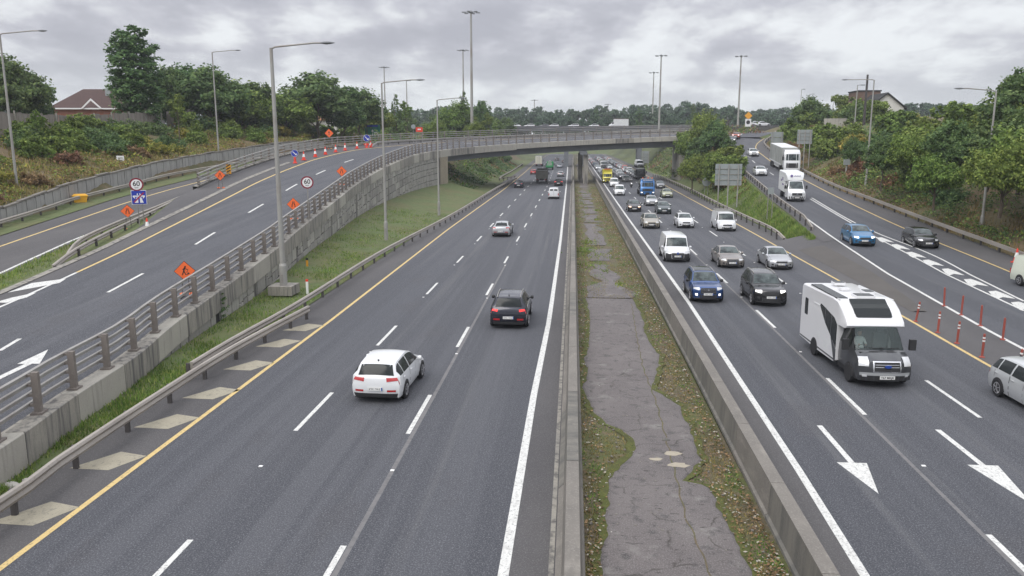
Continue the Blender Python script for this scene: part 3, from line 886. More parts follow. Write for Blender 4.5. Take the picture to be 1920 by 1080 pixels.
# grass wedge between exit road and ramp
rows = []
for Y in yr(10, 150, 2):
    s = s_of_Y(Y); a = edge_at(s, dW(s) - .03, -.105)
    b = (lerp_tab(LWt, a[1]) + .45, a[1], zLs(a[1]) + .02)
    rows.append([tuple(a[q] + (b[q] - a[q]) * t + (.10 * mnoise(Vector((t * 3, Y * .5, 0))) if q == 2 and 0 < t < 1 else 0) for q in range(3)) for t in (0, .2, .45, .7, 1)])
struct(MB().grid(rows).build('grass_wedge', grass_m, smooth=True))
rows = [[edge_at(s, dW(s) + .0, -.09), edge_at(s, dW(s) + .02, -3.2)] for s in yr(10, SLEN, 2)]
struct(MB().grid(rows).build('ramp_edge_wall', conc, fix=False))
def proj(X, Y, Z):
    x_ = X * math.cos(YAW) + Y * math.sin(YAW); g_ = -X * math.sin(YAW) + Y * math.cos(YAW); w_ = Z - CAM_H
    f_ = g_ * math.cos(PITCH) - w_ * math.sin(PITCH); return 960 + FPX * x_ / f_, 540 - FPX * (g_ * math.sin(PITCH) + w_ * math.cos(PITCH)) / f_
def at_u(u, d, dz=-.08):
    s = 12.0
    while s < SLEN - 1:
        q_ = edge_at(s, d, dz)
        if q_[1] > 12 and proj(*q_)[0] >= u: return q_, s
        s += .4
    return q_, s

wall = thing('retaining_wall', 'tall curved retaining wall of interlocking stone panels under the flyover ramp', 'wall', (0, 0, 0))
# backing
rows = []
for s in yr(0, S_AB, 2):
    p = edge_at(s, .14); rows.append([(p[0], p[1], -.3), (p[0], p[1], p[2] - .9)])
MB().grid(rows).build('joint_backing', stone_back, wall, fix=False)
def coping_run(s0, s1, parent, m, depth=1.12, name='coping_panel'):
    rows = []
    for s in yr(s0 + .015, s1 - .015, 1.0):
        o, t0, t1, b1, b0, i_ = edge_at(s, -.04), edge_at(s, 0), edge_at(s, .5, -.0), edge_at(s, .5, -.35), edge_at(s, .12, -depth), edge_at(s, -.04, -depth)
        rows.append([(o[0], o[1], o[2] - .03), (t0[0], t0[1], t0[2]), (t1[0], t1[1], t1[2]), (b1[0], b1[1], b1[2]), (b0[0], b0[1], b0[2]), i_])
    mb = MB().grid(rows, True); mb.add(rows[0], [tuple(range(6))]); mb.add(rows[-1], [tuple(range(6))])
    return mb.build(name, m, parent)
s = 0.0; k = 0
fr = [s_of_Y(q) for q in (16.7, 20.2, 23.7, 27.0, 30.6)]
cuts = [0, s_of_Y(13)] + fr
while cuts[-1] < S_AB - 3.4: cuts.append(cuts[-1] + 3.4 + (.0 if R.random() < .5 else .1))
cuts.append(S_AB)
for a, b in zip(cuts, cuts[1:]):
    coping_run(a, b, wall, conc if R.random() < .72 else conc_lt, 1.05 if edge_at(a, 0)[1] < 110 else 1.3)
# wall stones: interlocking irregular blocks below the coping
def ground_at(Y): return lerp_tab([(20, .05), (45, .25), (60, .7), (100, 1.2), (146, 1.7)], Y) - .12
stones = []; R2 = random.Random(11)
gaps = [s_of_Y(q) for q in (38.0, 44.5, 56, 70, 86, 108)]
row = 0
while row < 9:
    zt_off = 1.0 + row * 1.02; s = s_of_Y(22) + R2.uniform(0, 1.5)
    while s < S_AB - .8:
        w = R2.uniform(1.3, 3.0); e1 = min(s + w, S_AB - .5)
        for g in gaps:
            if s < g + .4 and e1 > g - .1: e1 = max(s + .3, g - .1)
        p = edge_at((s + e1) / 2, 0); topz = p[2] - zt_off + .05; g0 = ground_at(p[1]) - .3
        hgt = 1.0 if R2.random() < .75 else 1.0
        if topz > g0 + .15 and e1 - s > .45:
            if R2.random() < .6 and e1 - s > 1.5:
                m_ = (s + e1) / 2 + R2.uniform(-.3, .3); h2 = R2.uniform(.4, .62)
                stones.append((s, m_, topz - 1.0, topz)); h3 = R2.uniform(.35, .65); ta = topz + R2.uniform(-.12, .0)
                if R2.random() < .5: stones[-1] = (s, m_, topz - h3, topz); stones.append((s, m_, topz - 1.0, topz - h3))
                stones.append((m_, e1, topz - h2, topz)); stones.append((m_, e1, topz - 1.0, topz - h2))
            else:
                stones.append((s, e1, topz - 1.0, topz))
        s = e1 + (.65 if any(abs(e1 - (g - .1)) < .01 for g in gaps) else 0)
    row += 1
stones.sort(key=lambda t_: t_[0])
def stone_mb(mb, st):
    s0, s1, za, zb = st; j = lambda a=.13: R2.uniform(-a, a)
    dz_ = (edge_at(s1, 0)[2] - edge_at(s0, 0)[2]) / 2
    cs = [(s0 + .035, za + .03 - dz_), (s1 - .035, za + .03 + dz_), (s1 - .035 + j(.07), (za + zb) / 2 + dz_), (s1 - .035, zb - .03 + dz_), (s0 + .035, zb - .03 - dz_), (s0 + .035 + j(.07), (za + zb) / 2 - dz_)]
    out = R2.uniform(.0, .035)
    fr_ = []; bk = []
    cx_ = sum(c[0] for c in cs) / 6; cz_ = sum(c[1] for c in cs) / 6
    for c in cs:
        a = edge_at(c[0], .14); b = edge_at(c[0] + (cx_ - c[0]) * .06, .06 - out)
        bk.append((a[0], a[1], c[1])); fr_.append((b[0], b[1], c[1] + (cz_ - c[1]) * .06))
    mb.add(fr_ + bk, [tuple(range(6))] + [(i, 6 + i, 6 + (i + 1) % 6, (i + 1) % 6) for i in range(6)])
rest = MB()
stm = [stone_m, mat('cast_stone_light', (.38, .365, .33), .88, var=[(.8, S1, .45, .7, (.28, .27, .24), .7), (1.4, (2.4, 2.4, .2), .56, .7, (.15, .148, .14), .6)]),
       mat('cast_stone_dark', (.26, .25, .23), .88, var=[(.8, S1, .45, .7, (.2, .19, .17), .7), (1.4, (2.4, 2.4, .2), .54, .7, (.10, .098, .095), .7)])]
for i, st in enumerate(stones):
    if i < 290:
        mb = MB(); stone_mb(mb, st); mb.build('stone', stm[R2.choice((0, 0, 0, 1, 2))], wall)
    else:
        stone_mb(rest, st)
if rest.v:
    o = rest.build('stone_face', stone_m, wall); o['kind'] = 'stuff'
print('wall stones', len(stones))
# pilaster recess stains
for g in gaps:
    p = edge_at(g, 0); mb = MB()
    a, b = edge_at(g - .1, .1), edge_at(g + .5, .1)
    mb.add([(a[0], a[1], -.2), (b[0], b[1], -.2), (b[0], b[1], p[2] - 1), (a[0], a[1], p[2] - 1)], [(0, 1, 2, 3)]); mb.build('movement_joint', conc_stain if g != gaps[0] else dark_gap, wall, fix=False)
# ribbed abutment end
ab0 = edge_at(S_AB, .0); ab1 = edge_at(S_AB + 3.4, .0)
mb = MB(); nrib = 12
for i in range(nrib):
    t = (i + .5) / nrib; a = edge_at(S_AB + .1 + 3.3 * i / nrib, .02); b = edge_at(S_AB + .1 + 3.3 * (i + .72) / nrib, .02)
    mb.bar((( a[0] + b[0]) / 2, (a[1] + b[1]) / 2, .5), ((a[0] + b[0]) / 2, (a[1] + b[1]) / 2, a[2] - 1.25), .2, .1, up=(1, 0, 0))
ab = thing('bridge_abutment', 'ribbed buff concrete abutment at the left end of the bridge', 'abutment', (0, 0, 0))
ab_m = mat('buff_concrete', (.40, .35, .27), .88, var=[(1, S1, .45, .7, (.33, .29, .23), .6), (2, (2, 2, .2), .56, .7, (.24, .21, .17), .5)])
mb.build('rib', ab_m, ab)
a0, a1 = edge_at(S_AB + .05, .1), edge_at(S_AB + 3.4, .1); c0, c1 = edge_at(S_AB + 3.4, 13.5), edge_at(S_AB + .05, 13.5)
mb = MB(); mb.prism([(a0[0], a0[1], 0), (a1[0], a1[1], 0), (c0[0], c0[1], 0), (c1[0], c1[1], 0)], (0, 0, -.3), (0, 0, a0[2] - 1.2)); mb.build('wall_body', ab_m, ab)

bridge = thing('road_bridge', 'curved concrete flyover bridge crossing above both motorway carriageways', 'bridge', (0, 0, 0))
s = S_AB; 
while s < SLEN - .5:
    e = min(s + 4.6, SLEN); coping_run(s, e, bridge, conc_lt if R.random() < .8 else conc, 1.25 if s < S_AB + 24 else 1.05, 'fascia_panel'); s = e
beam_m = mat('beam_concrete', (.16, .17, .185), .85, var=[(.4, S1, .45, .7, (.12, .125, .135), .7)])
rows = []
for s in yr(S_AB + 1, SLEN, 2.5):
    o = [edge_at(s, d) for d in (1.2, 1.4, 4.6, 12.3, 12.6)]
    dz = [-.35, -2.5, -2.9, -2.6, -.4]
    rows.append([(p[0], p[1], p[2] + h) for p, h in zip(o, dz)])
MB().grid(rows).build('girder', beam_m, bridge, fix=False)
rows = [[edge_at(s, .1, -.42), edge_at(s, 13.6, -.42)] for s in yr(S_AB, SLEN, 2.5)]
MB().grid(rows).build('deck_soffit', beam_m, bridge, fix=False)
rows = []
for s in yr(s_of_Y(75), SLEN, 2.5):
    rows.append([edge_at(s, d, h) for d, h in ((13.55, -.04), (13.55, .08), (13.95, .08), (13.95, -1.1), (13.6, -1.1))])
MB().grid(rows).build('far_fascia', conc, bridge, fix=False)
pier = thing('bridge_pier', 'pair of grey concrete columns holding the bridge in the median', 'pier', (2.4, 180, 0))
for (dx, dy) in ((.4, -2.2), (-.7, 9)):
    MB().box((dx, dy, 3.2), (1.05, 2.2, 6.9)).build('column', conc, pier)
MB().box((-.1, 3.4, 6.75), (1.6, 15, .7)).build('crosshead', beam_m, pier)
ab2 = thing('bridge_abutment', 'pale concrete abutment wall at the right end of the bridge behind bushes', 'abutment', (0, 0, 0))
MB().box((26.2, 195.5, 4.6), (3.0, 13.5, 9.0)).build('wall_body', conc_lt, ab2)
MB().box((29.5, 188.2, 5.2), (5.0, .6, 6.5)).build('wing_wall', conc_lt, ab2)

# parapets
def rail_h(s): return lerp_tab([(0, 1.28), (s_of_Y(60), 1.28), (S_AB, 1.65), (S_AB + 60, 1.75)], s)
def parapet(label, d, s0, s1, side, step=2.4, low=False):
    t = thing('parapet_railing', label, 'railing', (0, 0, 0))
    me = None
    s = s0
    hm = {}
    while s < s1:
        H = round(rail_h(s), 1)
        if H not in hm:
            mb = MB(); mb.box((0, 0, H / 2), (.15, .2, H)); mb.box((0, 0, .03), (.42, .34, .06))
            for q in range(4):
                zq = H * (.94 - .24 * q) - .02
                mb.box((0, side * .17, zq), (.09, .16, .08))
            hm[H] = mb.mesh('post'); hm[H].materials.append(post_br)
        p = edge_at(s, d, .0); q = edge_at(s + .5, d)
        o = link('post', hm[H], t); o.location = p; o.rotation_euler = (0, 0, math.atan2(q[1] - p[1], q[0] - p[0]))
        s += step
    for q in range(4):
        w, hh = ((.12, .11) if q == 0 else (.09, .10))
        rows = []
        for s in yr(s0 - 1, s1, 1.6):
            H = rail_h(s); zq = H * (.94 - .24 * q) + .0; dd = d + side * .28
            rows.append([edge_at(s, dd + a, zq + b) for a, b in ((-w / 2, -hh / 2), (-w / 2, hh / 2), (w / 2, hh / 2), (w / 2, -hh / 2))])
        MB().grid(rows, True).build('rail', steel, t, fix=False)
    return t
parapet('near bridge railing with brown posts and four steel rails along the wall top', .32, 8.15, SLEN - .5, 1)
parapet('far bridge railing on the outer side of the flyover road', 13.7, s_of_Y(76), SLEN - .5, -1, 3.0)
# low safety fence before the far railing
def guardrail(label, path, h=.72, step=3.2, side=1, m=steel_rail, beam=.3, posts=True, name='guardrail'):
    t = thing(name, label, 'guardrail', (0, 0, 0))
    mb = MB(); sweep(mb, path, [(-.06, h - beam), (-.10, h - beam * .75), (-.04, h - beam * .5), (-.10, h - beam * .2), (-.06, h), (.05, h), (.05, h - beam)])
    mb.build('beam', m, t)
    if posts:
        pm = MB().box((0, 0, h / 2 - .1), (.10, .14, h + .1)).mesh('post'); pm.materials.append(post_dk)
        pp = resample(path, step)
        for i, p in enumerate(pp):
            nx, ny = nrm(pp, i)
            o = link('post', pm, t); o.location = (p[0] + nx * .12 * side, p[1] + ny * .12 * side, p[2]); o.rotation_euler = (0, 0, math.atan2(-nx, ny))
    return t
gp = [P(u, v, .7)[:2] + (0.0,) for u, v in [(0, 938), (100, 866), (300, 735), (440, 648), (578, 575)]]
gp.insert(0, (-13.6, 6, 0))
guardrail('front steel guardrail on dark posts beside the left hard shoulder', spath(gp, 1.5), .76, 2.9, side=1, beam=.34)
gp = [P(u, v, .7)[:2] + (0.05,) for u, v in [(358, 682), (440, 633), (560, 566), (720, 468), (850, 400), (930, 352), (970, 330)]]
gp += [(-17.5, 190, .05), (-18.5, 250, .05), (-20, 320, .05)]
guardrail('long steel guardrail running up the grass verge towards the bridge', spath(gp, 2), .72, 3.4, side=1)
gp = [edge_at(s, 11.2, -.1) for s in yr(at_u(706, 11.2)[1], SLEN - 2, 3)]; _p0 = at_u(695, 10.9)[0]; gp.insert(0, (_p0[0], _p0[1], _p0[2] - .6))
guardrail('low white safety rail on the outer side of the flyover deck', gp, .75, 4, side=1, m=steel)
gp = [solve(u, v, zLs, .6) for u, v in [(0, 415), (98, 385), (140, 371), (249, 344), (320, 326), (430, 307)]]
gp = [(-40.3, 38, zLs(38))] + [(p[0], p[1], zLs(p[1])) for p in gp] + [(-45.5, 125, zLs(125)), (-42, 150, zLs(150))]
guardrail('steel guardrail below the ribbed wall beside the exit road', spath(gp, 2.5), .7, 3.2, side=1)
gp = [solve(u, v, zLs, .45) for u, v in [(98, 492), (150, 470), (239, 424), (330, 380), (416, 338)]]
gp = [(p[0], p[1], zLs(p[1]) + (.0 if i else -.45) + .1) for i, p in enumerate(gp)]
guardrail('steel guardrail at the grass wedge nearest the flyover ramp', spath(gp, 1.5), .66, 3.0, side=-1)
gp = [solve(u, v, zLs, .45) for u, v in [(119, 476), (150, 452), (222, 418), (300, 387), (385, 351)]]
gp = [(p[0], p[1], zLs(p[1]) + (.0 if i else -.45)) for i, p in enumerate(gp)]
guardrail('weathered guardrail at the grass wedge facing the exit road', spath(gp, 1.5), .62, 3.0, side=1)
# right side rails
gp = [P(u, v, .65)[:2] + (0.1,) for u, v in [(1240, 331), (1290, 352), (1345, 380), (1400, 406), (1440, 424), (1462, 438)]] + [P(1472, 447, .25)[:2] + (-.35,)]
gp.insert(0, (21.5, 215, .1))
guardrail('steel guardrail curving down the grass beside the right carriageway', spath(gp, 2), .68, 3.2, side=-1)
gp = [(XW(Y) - .75, Y, zR(Y)) for Y in yr(76, 200, 4)]
gp[0] = (gp[0][0], gp[0][1], gp[0][2] - .5)
guardrail('steel guardrail on tall posts along the left edge of the slip road', gp, .7, 2.6, side=1)
gp = [(XG(Y), Y, zR(Y)) for Y in yr(20, 205, 4)]
guardrail('steel guardrail under the trees along the right edge of the slip road', gp, .72, 3.2, side=-1)

# ribbed panel wall at far left
rw = thing('panel_wall', 'low ribbed concrete panel wall holding the bank behind the exit road', 'wall', (0, 0, 0))
Y = 34.0; k = 0
while Y < 150:
    L = .82 if Y < 118 else 2.4
    a = (XWL(Y), Y); b = (XWL(Y + L - .06), Y + L - .06); z = zLs(Y) - .2; h = wall_h(Y) + .25
    dx, dy = b[0] - a[0], b[1] - a[1]; l = math.hypot(dx, dy)
    off = .035 if k % 2 else 0
    mb = MB(); mb.box(((a[0] + b[0]) / 2 + off, (a[1] + b[1]) / 2, z + h / 2), (l, .16, h), math.atan2(dy, dx)); mb.build('panel', panel_m, rw)
    Y += L; k += 1
pth = [(XWL(Y) - .02, Y, zLs(Y) + wall_h(Y) + .05) for Y in yr(34, 150, 2.5)]
k = 0
for a, b in zip(pth, pth[1:]):
    j = .06 * math.sin(k * 2.3)
    MB().bar((a[0], a[1], a[2] + j + .06), (b[0] - (b[0] - a[0]) * .02, b[1] - .05, b[2] + j + .06), .34, .14).build('coping', conc_dk, rw); k += 1
rows = [[(XWL(Y) - .12, Y, zLs(Y) - .3), (XWL(Y) - .12, Y, zLs(Y) + wall_h(Y))] for Y in yr(34, 150, 2.5)]
MB().grid(rows).build('joint_backing', stone_back, rw, fix=False)
# ================================================================== vehicles
def bil(rows, i, j):
    n, k = len(rows), len(rows[0])
    i = min(max(i, 0), n - 1.0001); j = min(max(j, 0), k - 1.0001)
    a, b = int(i), int(j); s, t = i - a, j - b
    p = rows[a][b] * (1 - s) * (1 - t) + rows[a + 1][b] * s * (1 - t) + rows[a][b + 1] * (1 - s) * t + rows[a + 1][b + 1] * s * t
    du = (rows[a + 1][b] * (1 - t) + rows[a + 1][b + 1] * t) - (rows[a][b] * (1 - t) + rows[a][b + 1] * t)
    dv = (rows[a][b + 1] * (1 - s) + rows[a + 1][b + 1] * s) - (rows[a][b] * (1 - s) + rows[a + 1][b] * s)
    nn = du.cross(dv)
    return p, (nn.normalized() if nn.length > 1e-9 else Vector((0, 0, 1)))

# side profiles: (fraction from the front, height / H, half width fraction), key station indices
PROF = {
 'hatch': dict(p=[(.0, .15, .80), (-.0, .24, .88), (.004, .36, .90), (.012, .46, .88), (.04, .53, .86), (.10, .585, .86), (.19, .64, .86), (.27, .685, .85), (.34, .80, .77), (.42, .92, .72), (.48, .97, .70), (.58, 1.0, .69), (.72, .995, .685), (.86, .97, .68), (.915, .935, .69), (.945, .84, .73), (.975, .68, .81), (.988, .61, .88), (.998, .47, .92), (1.0, .32, .93), (.99, .17, .85)],
               ws=(7, 10), roof=(10, 14), rw=(14, 16), side=(7.6, 15.2), belt=.64),
 'suv': dict(p=[(.0, .15, .82), (0, .26, .90), (.004, .38, .92), (.012, .50, .90), (.035, .565, .88), (.10, .60, .88), (.19, .625, .88), (.27, .655, .87), (.33, .78, .80), (.395, .90, .74), (.44, .955, .71), (.55, .99, .70), (.72, 1.0, .69), (.87, .975, .68), (.92, .94, .68), (.95, .83, .73), (.975, .67, .80), (.99, .60, .88), (1.0, .47, .92), (1.0, .30, .92), (.99, .16, .84)],
               ws=(7, 10), roof=(10, 14), rw=(14, 16), side=(7.6, 15.0), belt=.63),
 'saloon': dict(p=[(.0, .15, .78), (0, .24, .86), (.004, .35, .89), (.012, .44, .87), (.04, .51, .85), (.10, .565, .85), (.20, .62, .86), (.29, .665, .85), (.36, .80, .77), (.43, .92, .70), (.48, .97, .665), (.56, 1.0, .655), (.66, .99, .65), (.74, .935, .655), (.80, .85, .69), (.87, .72, .78), (.95, .70, .84), (.985, .66, .87), (.998, .50, .90), (1.0, .33, .90), (.99, .17, .80)],
               ws=(7, 10), roof=(10, 13), rw=(13, 15), side=(7.6, 14.2), belt=.63),
 'van': dict(p=[(.0, .12, .84), (0, .20, .92), (.004, .29, .94), (.012, .37, .92), (.04, .44, .90), (.09, .49, .90), (.13, .53, .89), (.165, .57, .88), (.20, .70, .85), (.235, .84, .82), (.265, .93, .80), (.31, .985, .79), (.60, 1.0, .79), (.93, .99, .79), (.972, .975, .79), (.985, .90, .82), (.992, .60, .88), (.996, .50, .92), (1.0, .38, .94), (1.0, .25, .94), (.995, .14, .9)],
              ws=(7, 10), roof=(10, 14), rw=(14, 16), side=(7.6, 11.5), belt=.52),
}
def make_car(name, label, cat, kind, color, pos, heading, L=4.35, W=1.8, H=1.47, group=None, rails=False, lights='off', plate=True, trim=False, tail=True,
             z=0.0, detail=2, rear=True, roofm=None, wheel_r=.33, grille='bar', badge=None, rot_x=0.0, wheelbase=None, darknose=False):
    """local frame: +X is the front, origin on the road under the middle"""
    t = thing(name, label, cat, (pos[0], pos[1], z), heading, group)
    pr = PROF[kind]; hw = W / 2
    st0 = pr['p']; sub = 3 if detail > 1 else 1
    # denser stations
    def cr4(p, i, q, t_):
        a, b, c, d = p[max(i - 1, 0)][q], p[i][q], p[min(i + 1, len(p) - 1)][q], p[min(i + 2, len(p) - 1)][q]
        m = .5 * ((2 * b) + (-a + c) * t_ + (2 * a - 5 * b + 4 * c - d) * t_ * t_ + (-a + 3 * b - 3 * c + d) * t_ ** 3)
        lo, hi = min(b, c) - .012, max(b, c) + .012
        return max(lo, min(hi, m))
    st = []
    for i in range(len(st0) - 1):
        for k in range(sub):
            st.append(tuple(cr4(st0, i, q, k / sub) for q in range(3)))
    st.append(st0[-1])
    S = lambda i: i * sub
    def plan(xf):  # body narrows at its ends
        return 1 - .085 * max(0, 1 - xf / .13) ** 2 - .06 * max(0, 1 - (1 - xf) / .12) ** 2
    top, side = [], []
    nt = 8
    for (xf, zf, we) in st:
        x = L / 2 - xf * L; zz = zf * H
        frontw = max(0, 1 - xf / .28); rearw = max(0, 1 - (1 - xf) / .2)
        wsw = max(0, 1 - abs(xf - pr['p'][pr['ws'][0]][0]) / .12)
        crown = .045 if zf > .5 else .01
        row = []
        for j in range(nt + 1):
            q = -1 + 2 * j / nt
            xx = x - frontw * .30 * abs(q) ** 2.6 * (1 if xf < .05 else .55) + rearw * .10 * abs(q) ** 4 - wsw * .10 * q * q
            row.append(Vector((xx, q * we * hw, zz - crown * abs(q) ** 2.4)))
        top.append(row)
    for sgn in (1, -1):
        rows = []
        for k_, (xf, zf, we) in enumerate(st):
            e = top[k_][nt if sgn > 0 else 0]
            ze = e.z; pw = plan(xf)
            zb = pr['belt'] * H + .02 * xf; fr = max(0, 1 - xf / .28) ; 
            lv = [(None, None), (.5, None), (.965, zb), (1.0, .44 * H), (.985, .27 * H), (.93, .145 * H)]
            r = [e.copy()]
            mid = Vector((e.x, sgn * (abs(e.y) + (.972 * hw * pw - abs(e.y)) * .56), ze + (min(zb, ze) - ze) * .5)) if ze > zb + .02 else e.copy()
            r.append(mid)
            for (wq, zq) in lv[2:]:
                if zq >= ze - .01:
                    r.append(Vector((e.x, e.y + sgn * .001, ze)))
                else:
                    xx = e.x
                    r.append(Vector((xx, sgn * max(wq * hw * pw, 0), zq)))
            rows.append(r)
        side.append(rows)
    body = MB(); body.grid(top)
    for rows in side: body.grid(rows)
    body.add([r[5] for r in side[0]] + [r[5] for r in side[1]], [(i, i + 1, len(st) + i + 1, len(st) + i) for i in range(len(st) - 1)])
    body.build('body', color, t, smooth=True, angle=32)
    def patch(nm, rows, i0, i1, j0, j1, m, off=.008, ni=5, nj=5, sm=True, fn=None, flip=1, parent=None):
        g = []
        for a in range(ni + 1):
            r = []
            for b in range(nj + 1):
                ii = i0 + (i1 - i0) * a / ni; jj = j0 + (j1 - j0) * b / nj
                if fn: ii, jj = fn(a / ni, b / nj, ii, jj)
                p, n_ = bil(rows, ii, jj)
                c = p - Vector((0, 0, H * .45)); 
                if n_.dot(c) < 0: n_ = -n_
                r.append(p + n_ * off)
            g.append(r)
        return MB().grid(g).build(nm, m, parent or t, smooth=sm, fix=True)
    jm = lambda q: (q + 1) / 2 * nt
    a, b = pr['ws']; m_ws = screen_m
    patch('windscreen', top, S(a) + .25 * sub, S(b) - .12 * sub, jm(-.93), jm(.93), m_ws, ni=4, nj=8)
    if roofm: patch('sunroof', top, S(pr['roof'][0]) + .4 * sub, S(pr['roof'][1]) - .5 * sub, jm(-.8), jm(.8), roofm)
    if rear and kind != 'van':
        a, b = pr['rw']; patch('rear_window', top, S(a) + .15 * sub, S(b) - .12 * sub, jm(-.88), jm(.88), glass_m, ni=4, nj=8)
    if kind == 'van' and rear:
        for q in (-1, 1): patch('rear_window', top, S(14) + 1.1 * sub, S(15) + .55 * sub, jm(q * .12), jm(q * .8), glass_m)
    a, b = pr['side']
    for rows in side:
        mid_ = (a + b) / 2
        spans = [(a, 11.35), (11.5, 12.75), (12.9, b)] if kind not in ('van',) and detail > 1 else ([(a, 10.9)] if kind == 'van' else [(a, b)])
        if kind == 'saloon' and detail > 1: spans = [(a, 11.2), (11.35, b)]
        for (q0, q1) in spans:
            def fn(fa, fb, ii, jj): return ii, jj
            patch('side_window', rows, S(q0), S(q1), .22, 1.86, glass_m, .007, ni=max(4, int((q1 - q0) * 2)), nj=2)
        if detail > 1:
            # shut lines, handles
            for q in ((9.3, 11.45, 13.2) if kind != 'van' else (8.4, 11.4)):
                patch('door_seam', rows, S(q) - .03 * sub, S(q) + .03 * sub, 2.05, 4.9, black_pl, .003, ni=1, nj=4)
            for q in ((11.1, 12.9) if kind != 'van' else (11.0,)):
                p, n_ = bil(rows, S(q), 2.35); sg = 1 if p.y > 0 else -1
                MB().box((p.x, p.y + sg * .02, p.z), (.17, .035, .03)).build('door_handle', black_pl if trim else color, t)
        if trim:
            patch('sill_cladding', rows, S(2), S(19), 4.0, 5.0, black_pl, .012, ni=16, nj=1)
    # front
    hd = {'off': lamp_off, 'on': lamp_on, 'warm': lamp_warm, 'fog': lamp_off}[lights]
    for q in (-1, 1):
        lamp = patch('headlight', top, S(3) - .35 * sub, S(4) - .05 * sub, jm(q * .60), jm(q * .995), hd, .012, ni=3, nj=4, fn=lambda fa, fb, ii, jj: (ii + (.45 * sub * fb * fb), jj))
        rows = side[0] if q > 0 else side[1]
        if detail > 1 and kind != 'van':
            fogm = lamp_on if lights == 'fog' else black_pl
            patch('fog_lamp', top, S(1) + .1 * sub, S(1) + .75 * sub, jm(q * .70), jm(q * .86), fogm, .012, ni=2, nj=2)
    dk = black_pl
    if detail > 1:
        patch('bonnet_seam', top, S(3) + .55 * sub, S(3) + .62 * sub, jm(-.86), jm(.86), black_pl, .004, ni=1, nj=8)
        for q in (-1, 1): patch('bonnet_seam', top, S(3) + .6 * sub, S(7) - .1 * sub, jm(q * .885), jm(q * .90), black_pl, .004, ni=8, nj=1)
    if grille == 'bar':
        patch('grille', top, S(2) + .1 * sub, S(3) + .1 * sub, jm(-.5), jm(.5), dk, .012, ni=2, nj=4)
    else:
        g_ = patch('grille', top, S(1) + .7 * sub, S(3) + .5 * sub, jm(-.52), jm(.52), dk, .014, ni=3, nj=4)
        for zq in (.25, .5, .75):
            p, _n = bil(top, S(1) + .7 * sub + (1.8 * sub) * zq, nt / 2)
            MB().box((p.x + .02, 0, p.z), (.02, W * .42, .018)).build('grille_bar', chrome, t)
    if darknose: patch('front_bumper', top, 0, S(3) - .1 * sub, jm(-.985), jm(.985), black_pl, .009, ni=6, nj=10)
    patch('air_intake', top, S(0) + .4 * sub, S(1) + .5 * sub, jm(-.6), jm(.6), dk, .013, ni=2, nj=4)
    patch('bumper_trim', top, 0, S(0) + .5 * sub, jm(-.96), jm(.96), dk, .012, ni=1, nj=8)
    patch('bumper_trim', top, S(19) + .3 * sub, S(20), jm(-.96), jm(.96), dk, .012, ni=1, nj=8)
    if plate:
        for (ix, sx) in ((S(1) + .6 * sub, 1), (S(18) + (.6 if kind != 'van' else .9) * sub, -1)):
            p, _n = bil(top, ix, nt / 2)
            pl = MB().box((p.x + sx * .03, 0, p.z), (.02, .54, .125)).build('number_plate', plate_m, t)
            if detail > 1:
                mb = MB()
                for k in range(7):
                    if k == 3: continue
                    yy = -.17 + k * .06
                    mb.box((p.x + sx * .042, yy, p.z), (.004, .012, .07)); mb.box((p.x + sx * .042, yy + .018, p.z + .02 * ((k % 3) - 1)), (.004, .026, .012))
                mb.build('plate_lettering', plate_ink, pl, fix=False)
                MB().box((p.x + sx * .042, sx * -.0 + .25 * sx, p.z), (.004, .04, .12)).build('plate_band', plate_bl, pl, fix=False)
    # rear lamps
    tm = tail_on if tail == 'on' else tail_m
    if kind == 'van':
        for q in (-1, 1):
            MB().box((-L / 2 + .02, q * hw * .86, .42 * H), (.08, .12, .34)).build('tail_light', tm, t)
        MB().box((-L / 2 - .0, 0, .5 * H), (.012, .02, .62 * H)).build('door_seam', black_pl, t)
    else:
        for q in (-1, 1):
            patch('tail_light', top, S(16) + (.2 if kind == 'hatch' else .45) * sub, S(17) + .1 * sub, jm(q * (.5 if kind == 'hatch' else .64)), jm(q * 1.0), tm, .014, ni=3, nj=4, fn=lambda fa, fb, ii, jj: (ii + (.35 * sub * (1 - fb)), jj))
            rows = side[0] if q > 0 else side[1]
            patch('tail_light', rows, S(16) + .1 * sub, S(17) + .4 * sub, .0, 2.6, tm, .010, ni=3, nj=3)
            if detail > 1: patch('reflector', top, S(18) + .75 * sub, S(18) + 1.05 * sub, jm(q * .5), jm(q * .86), tail_m, .012, ni=1, nj=2)
    # mirrors
    p, _ = bil(side[0], S(8) + .2 * sub, 1.9)
    for q in (-1, 1):
        mb = MB(); mb.lathe((p.x - .02, q * (abs(p.y) + .13), p.z + .05), [(.02, -.09), (.085, -.07), (.10, 0), (.075, .07), (.01, .09)], 'Y', 10)
        mb.bar((p.x, q * (abs(p.y) - .05), p.z), (p.x, q * (abs(p.y) + .1), p.z + .03), .05, .04)
        mb.build('mirror', color if not trim else black_pl, t, smooth=True)
    if rails:
        for q in (-1, 1):
            pts = []
            for ix in range(S(10), S(14) + 1, max(1, sub)):
                p, _n = bil(top, ix, jm(q * .9)); pts.append(p + Vector((0, 0, .05)))
            MB().tube(pts, .022, 6).build('roof_rail', steel, t)
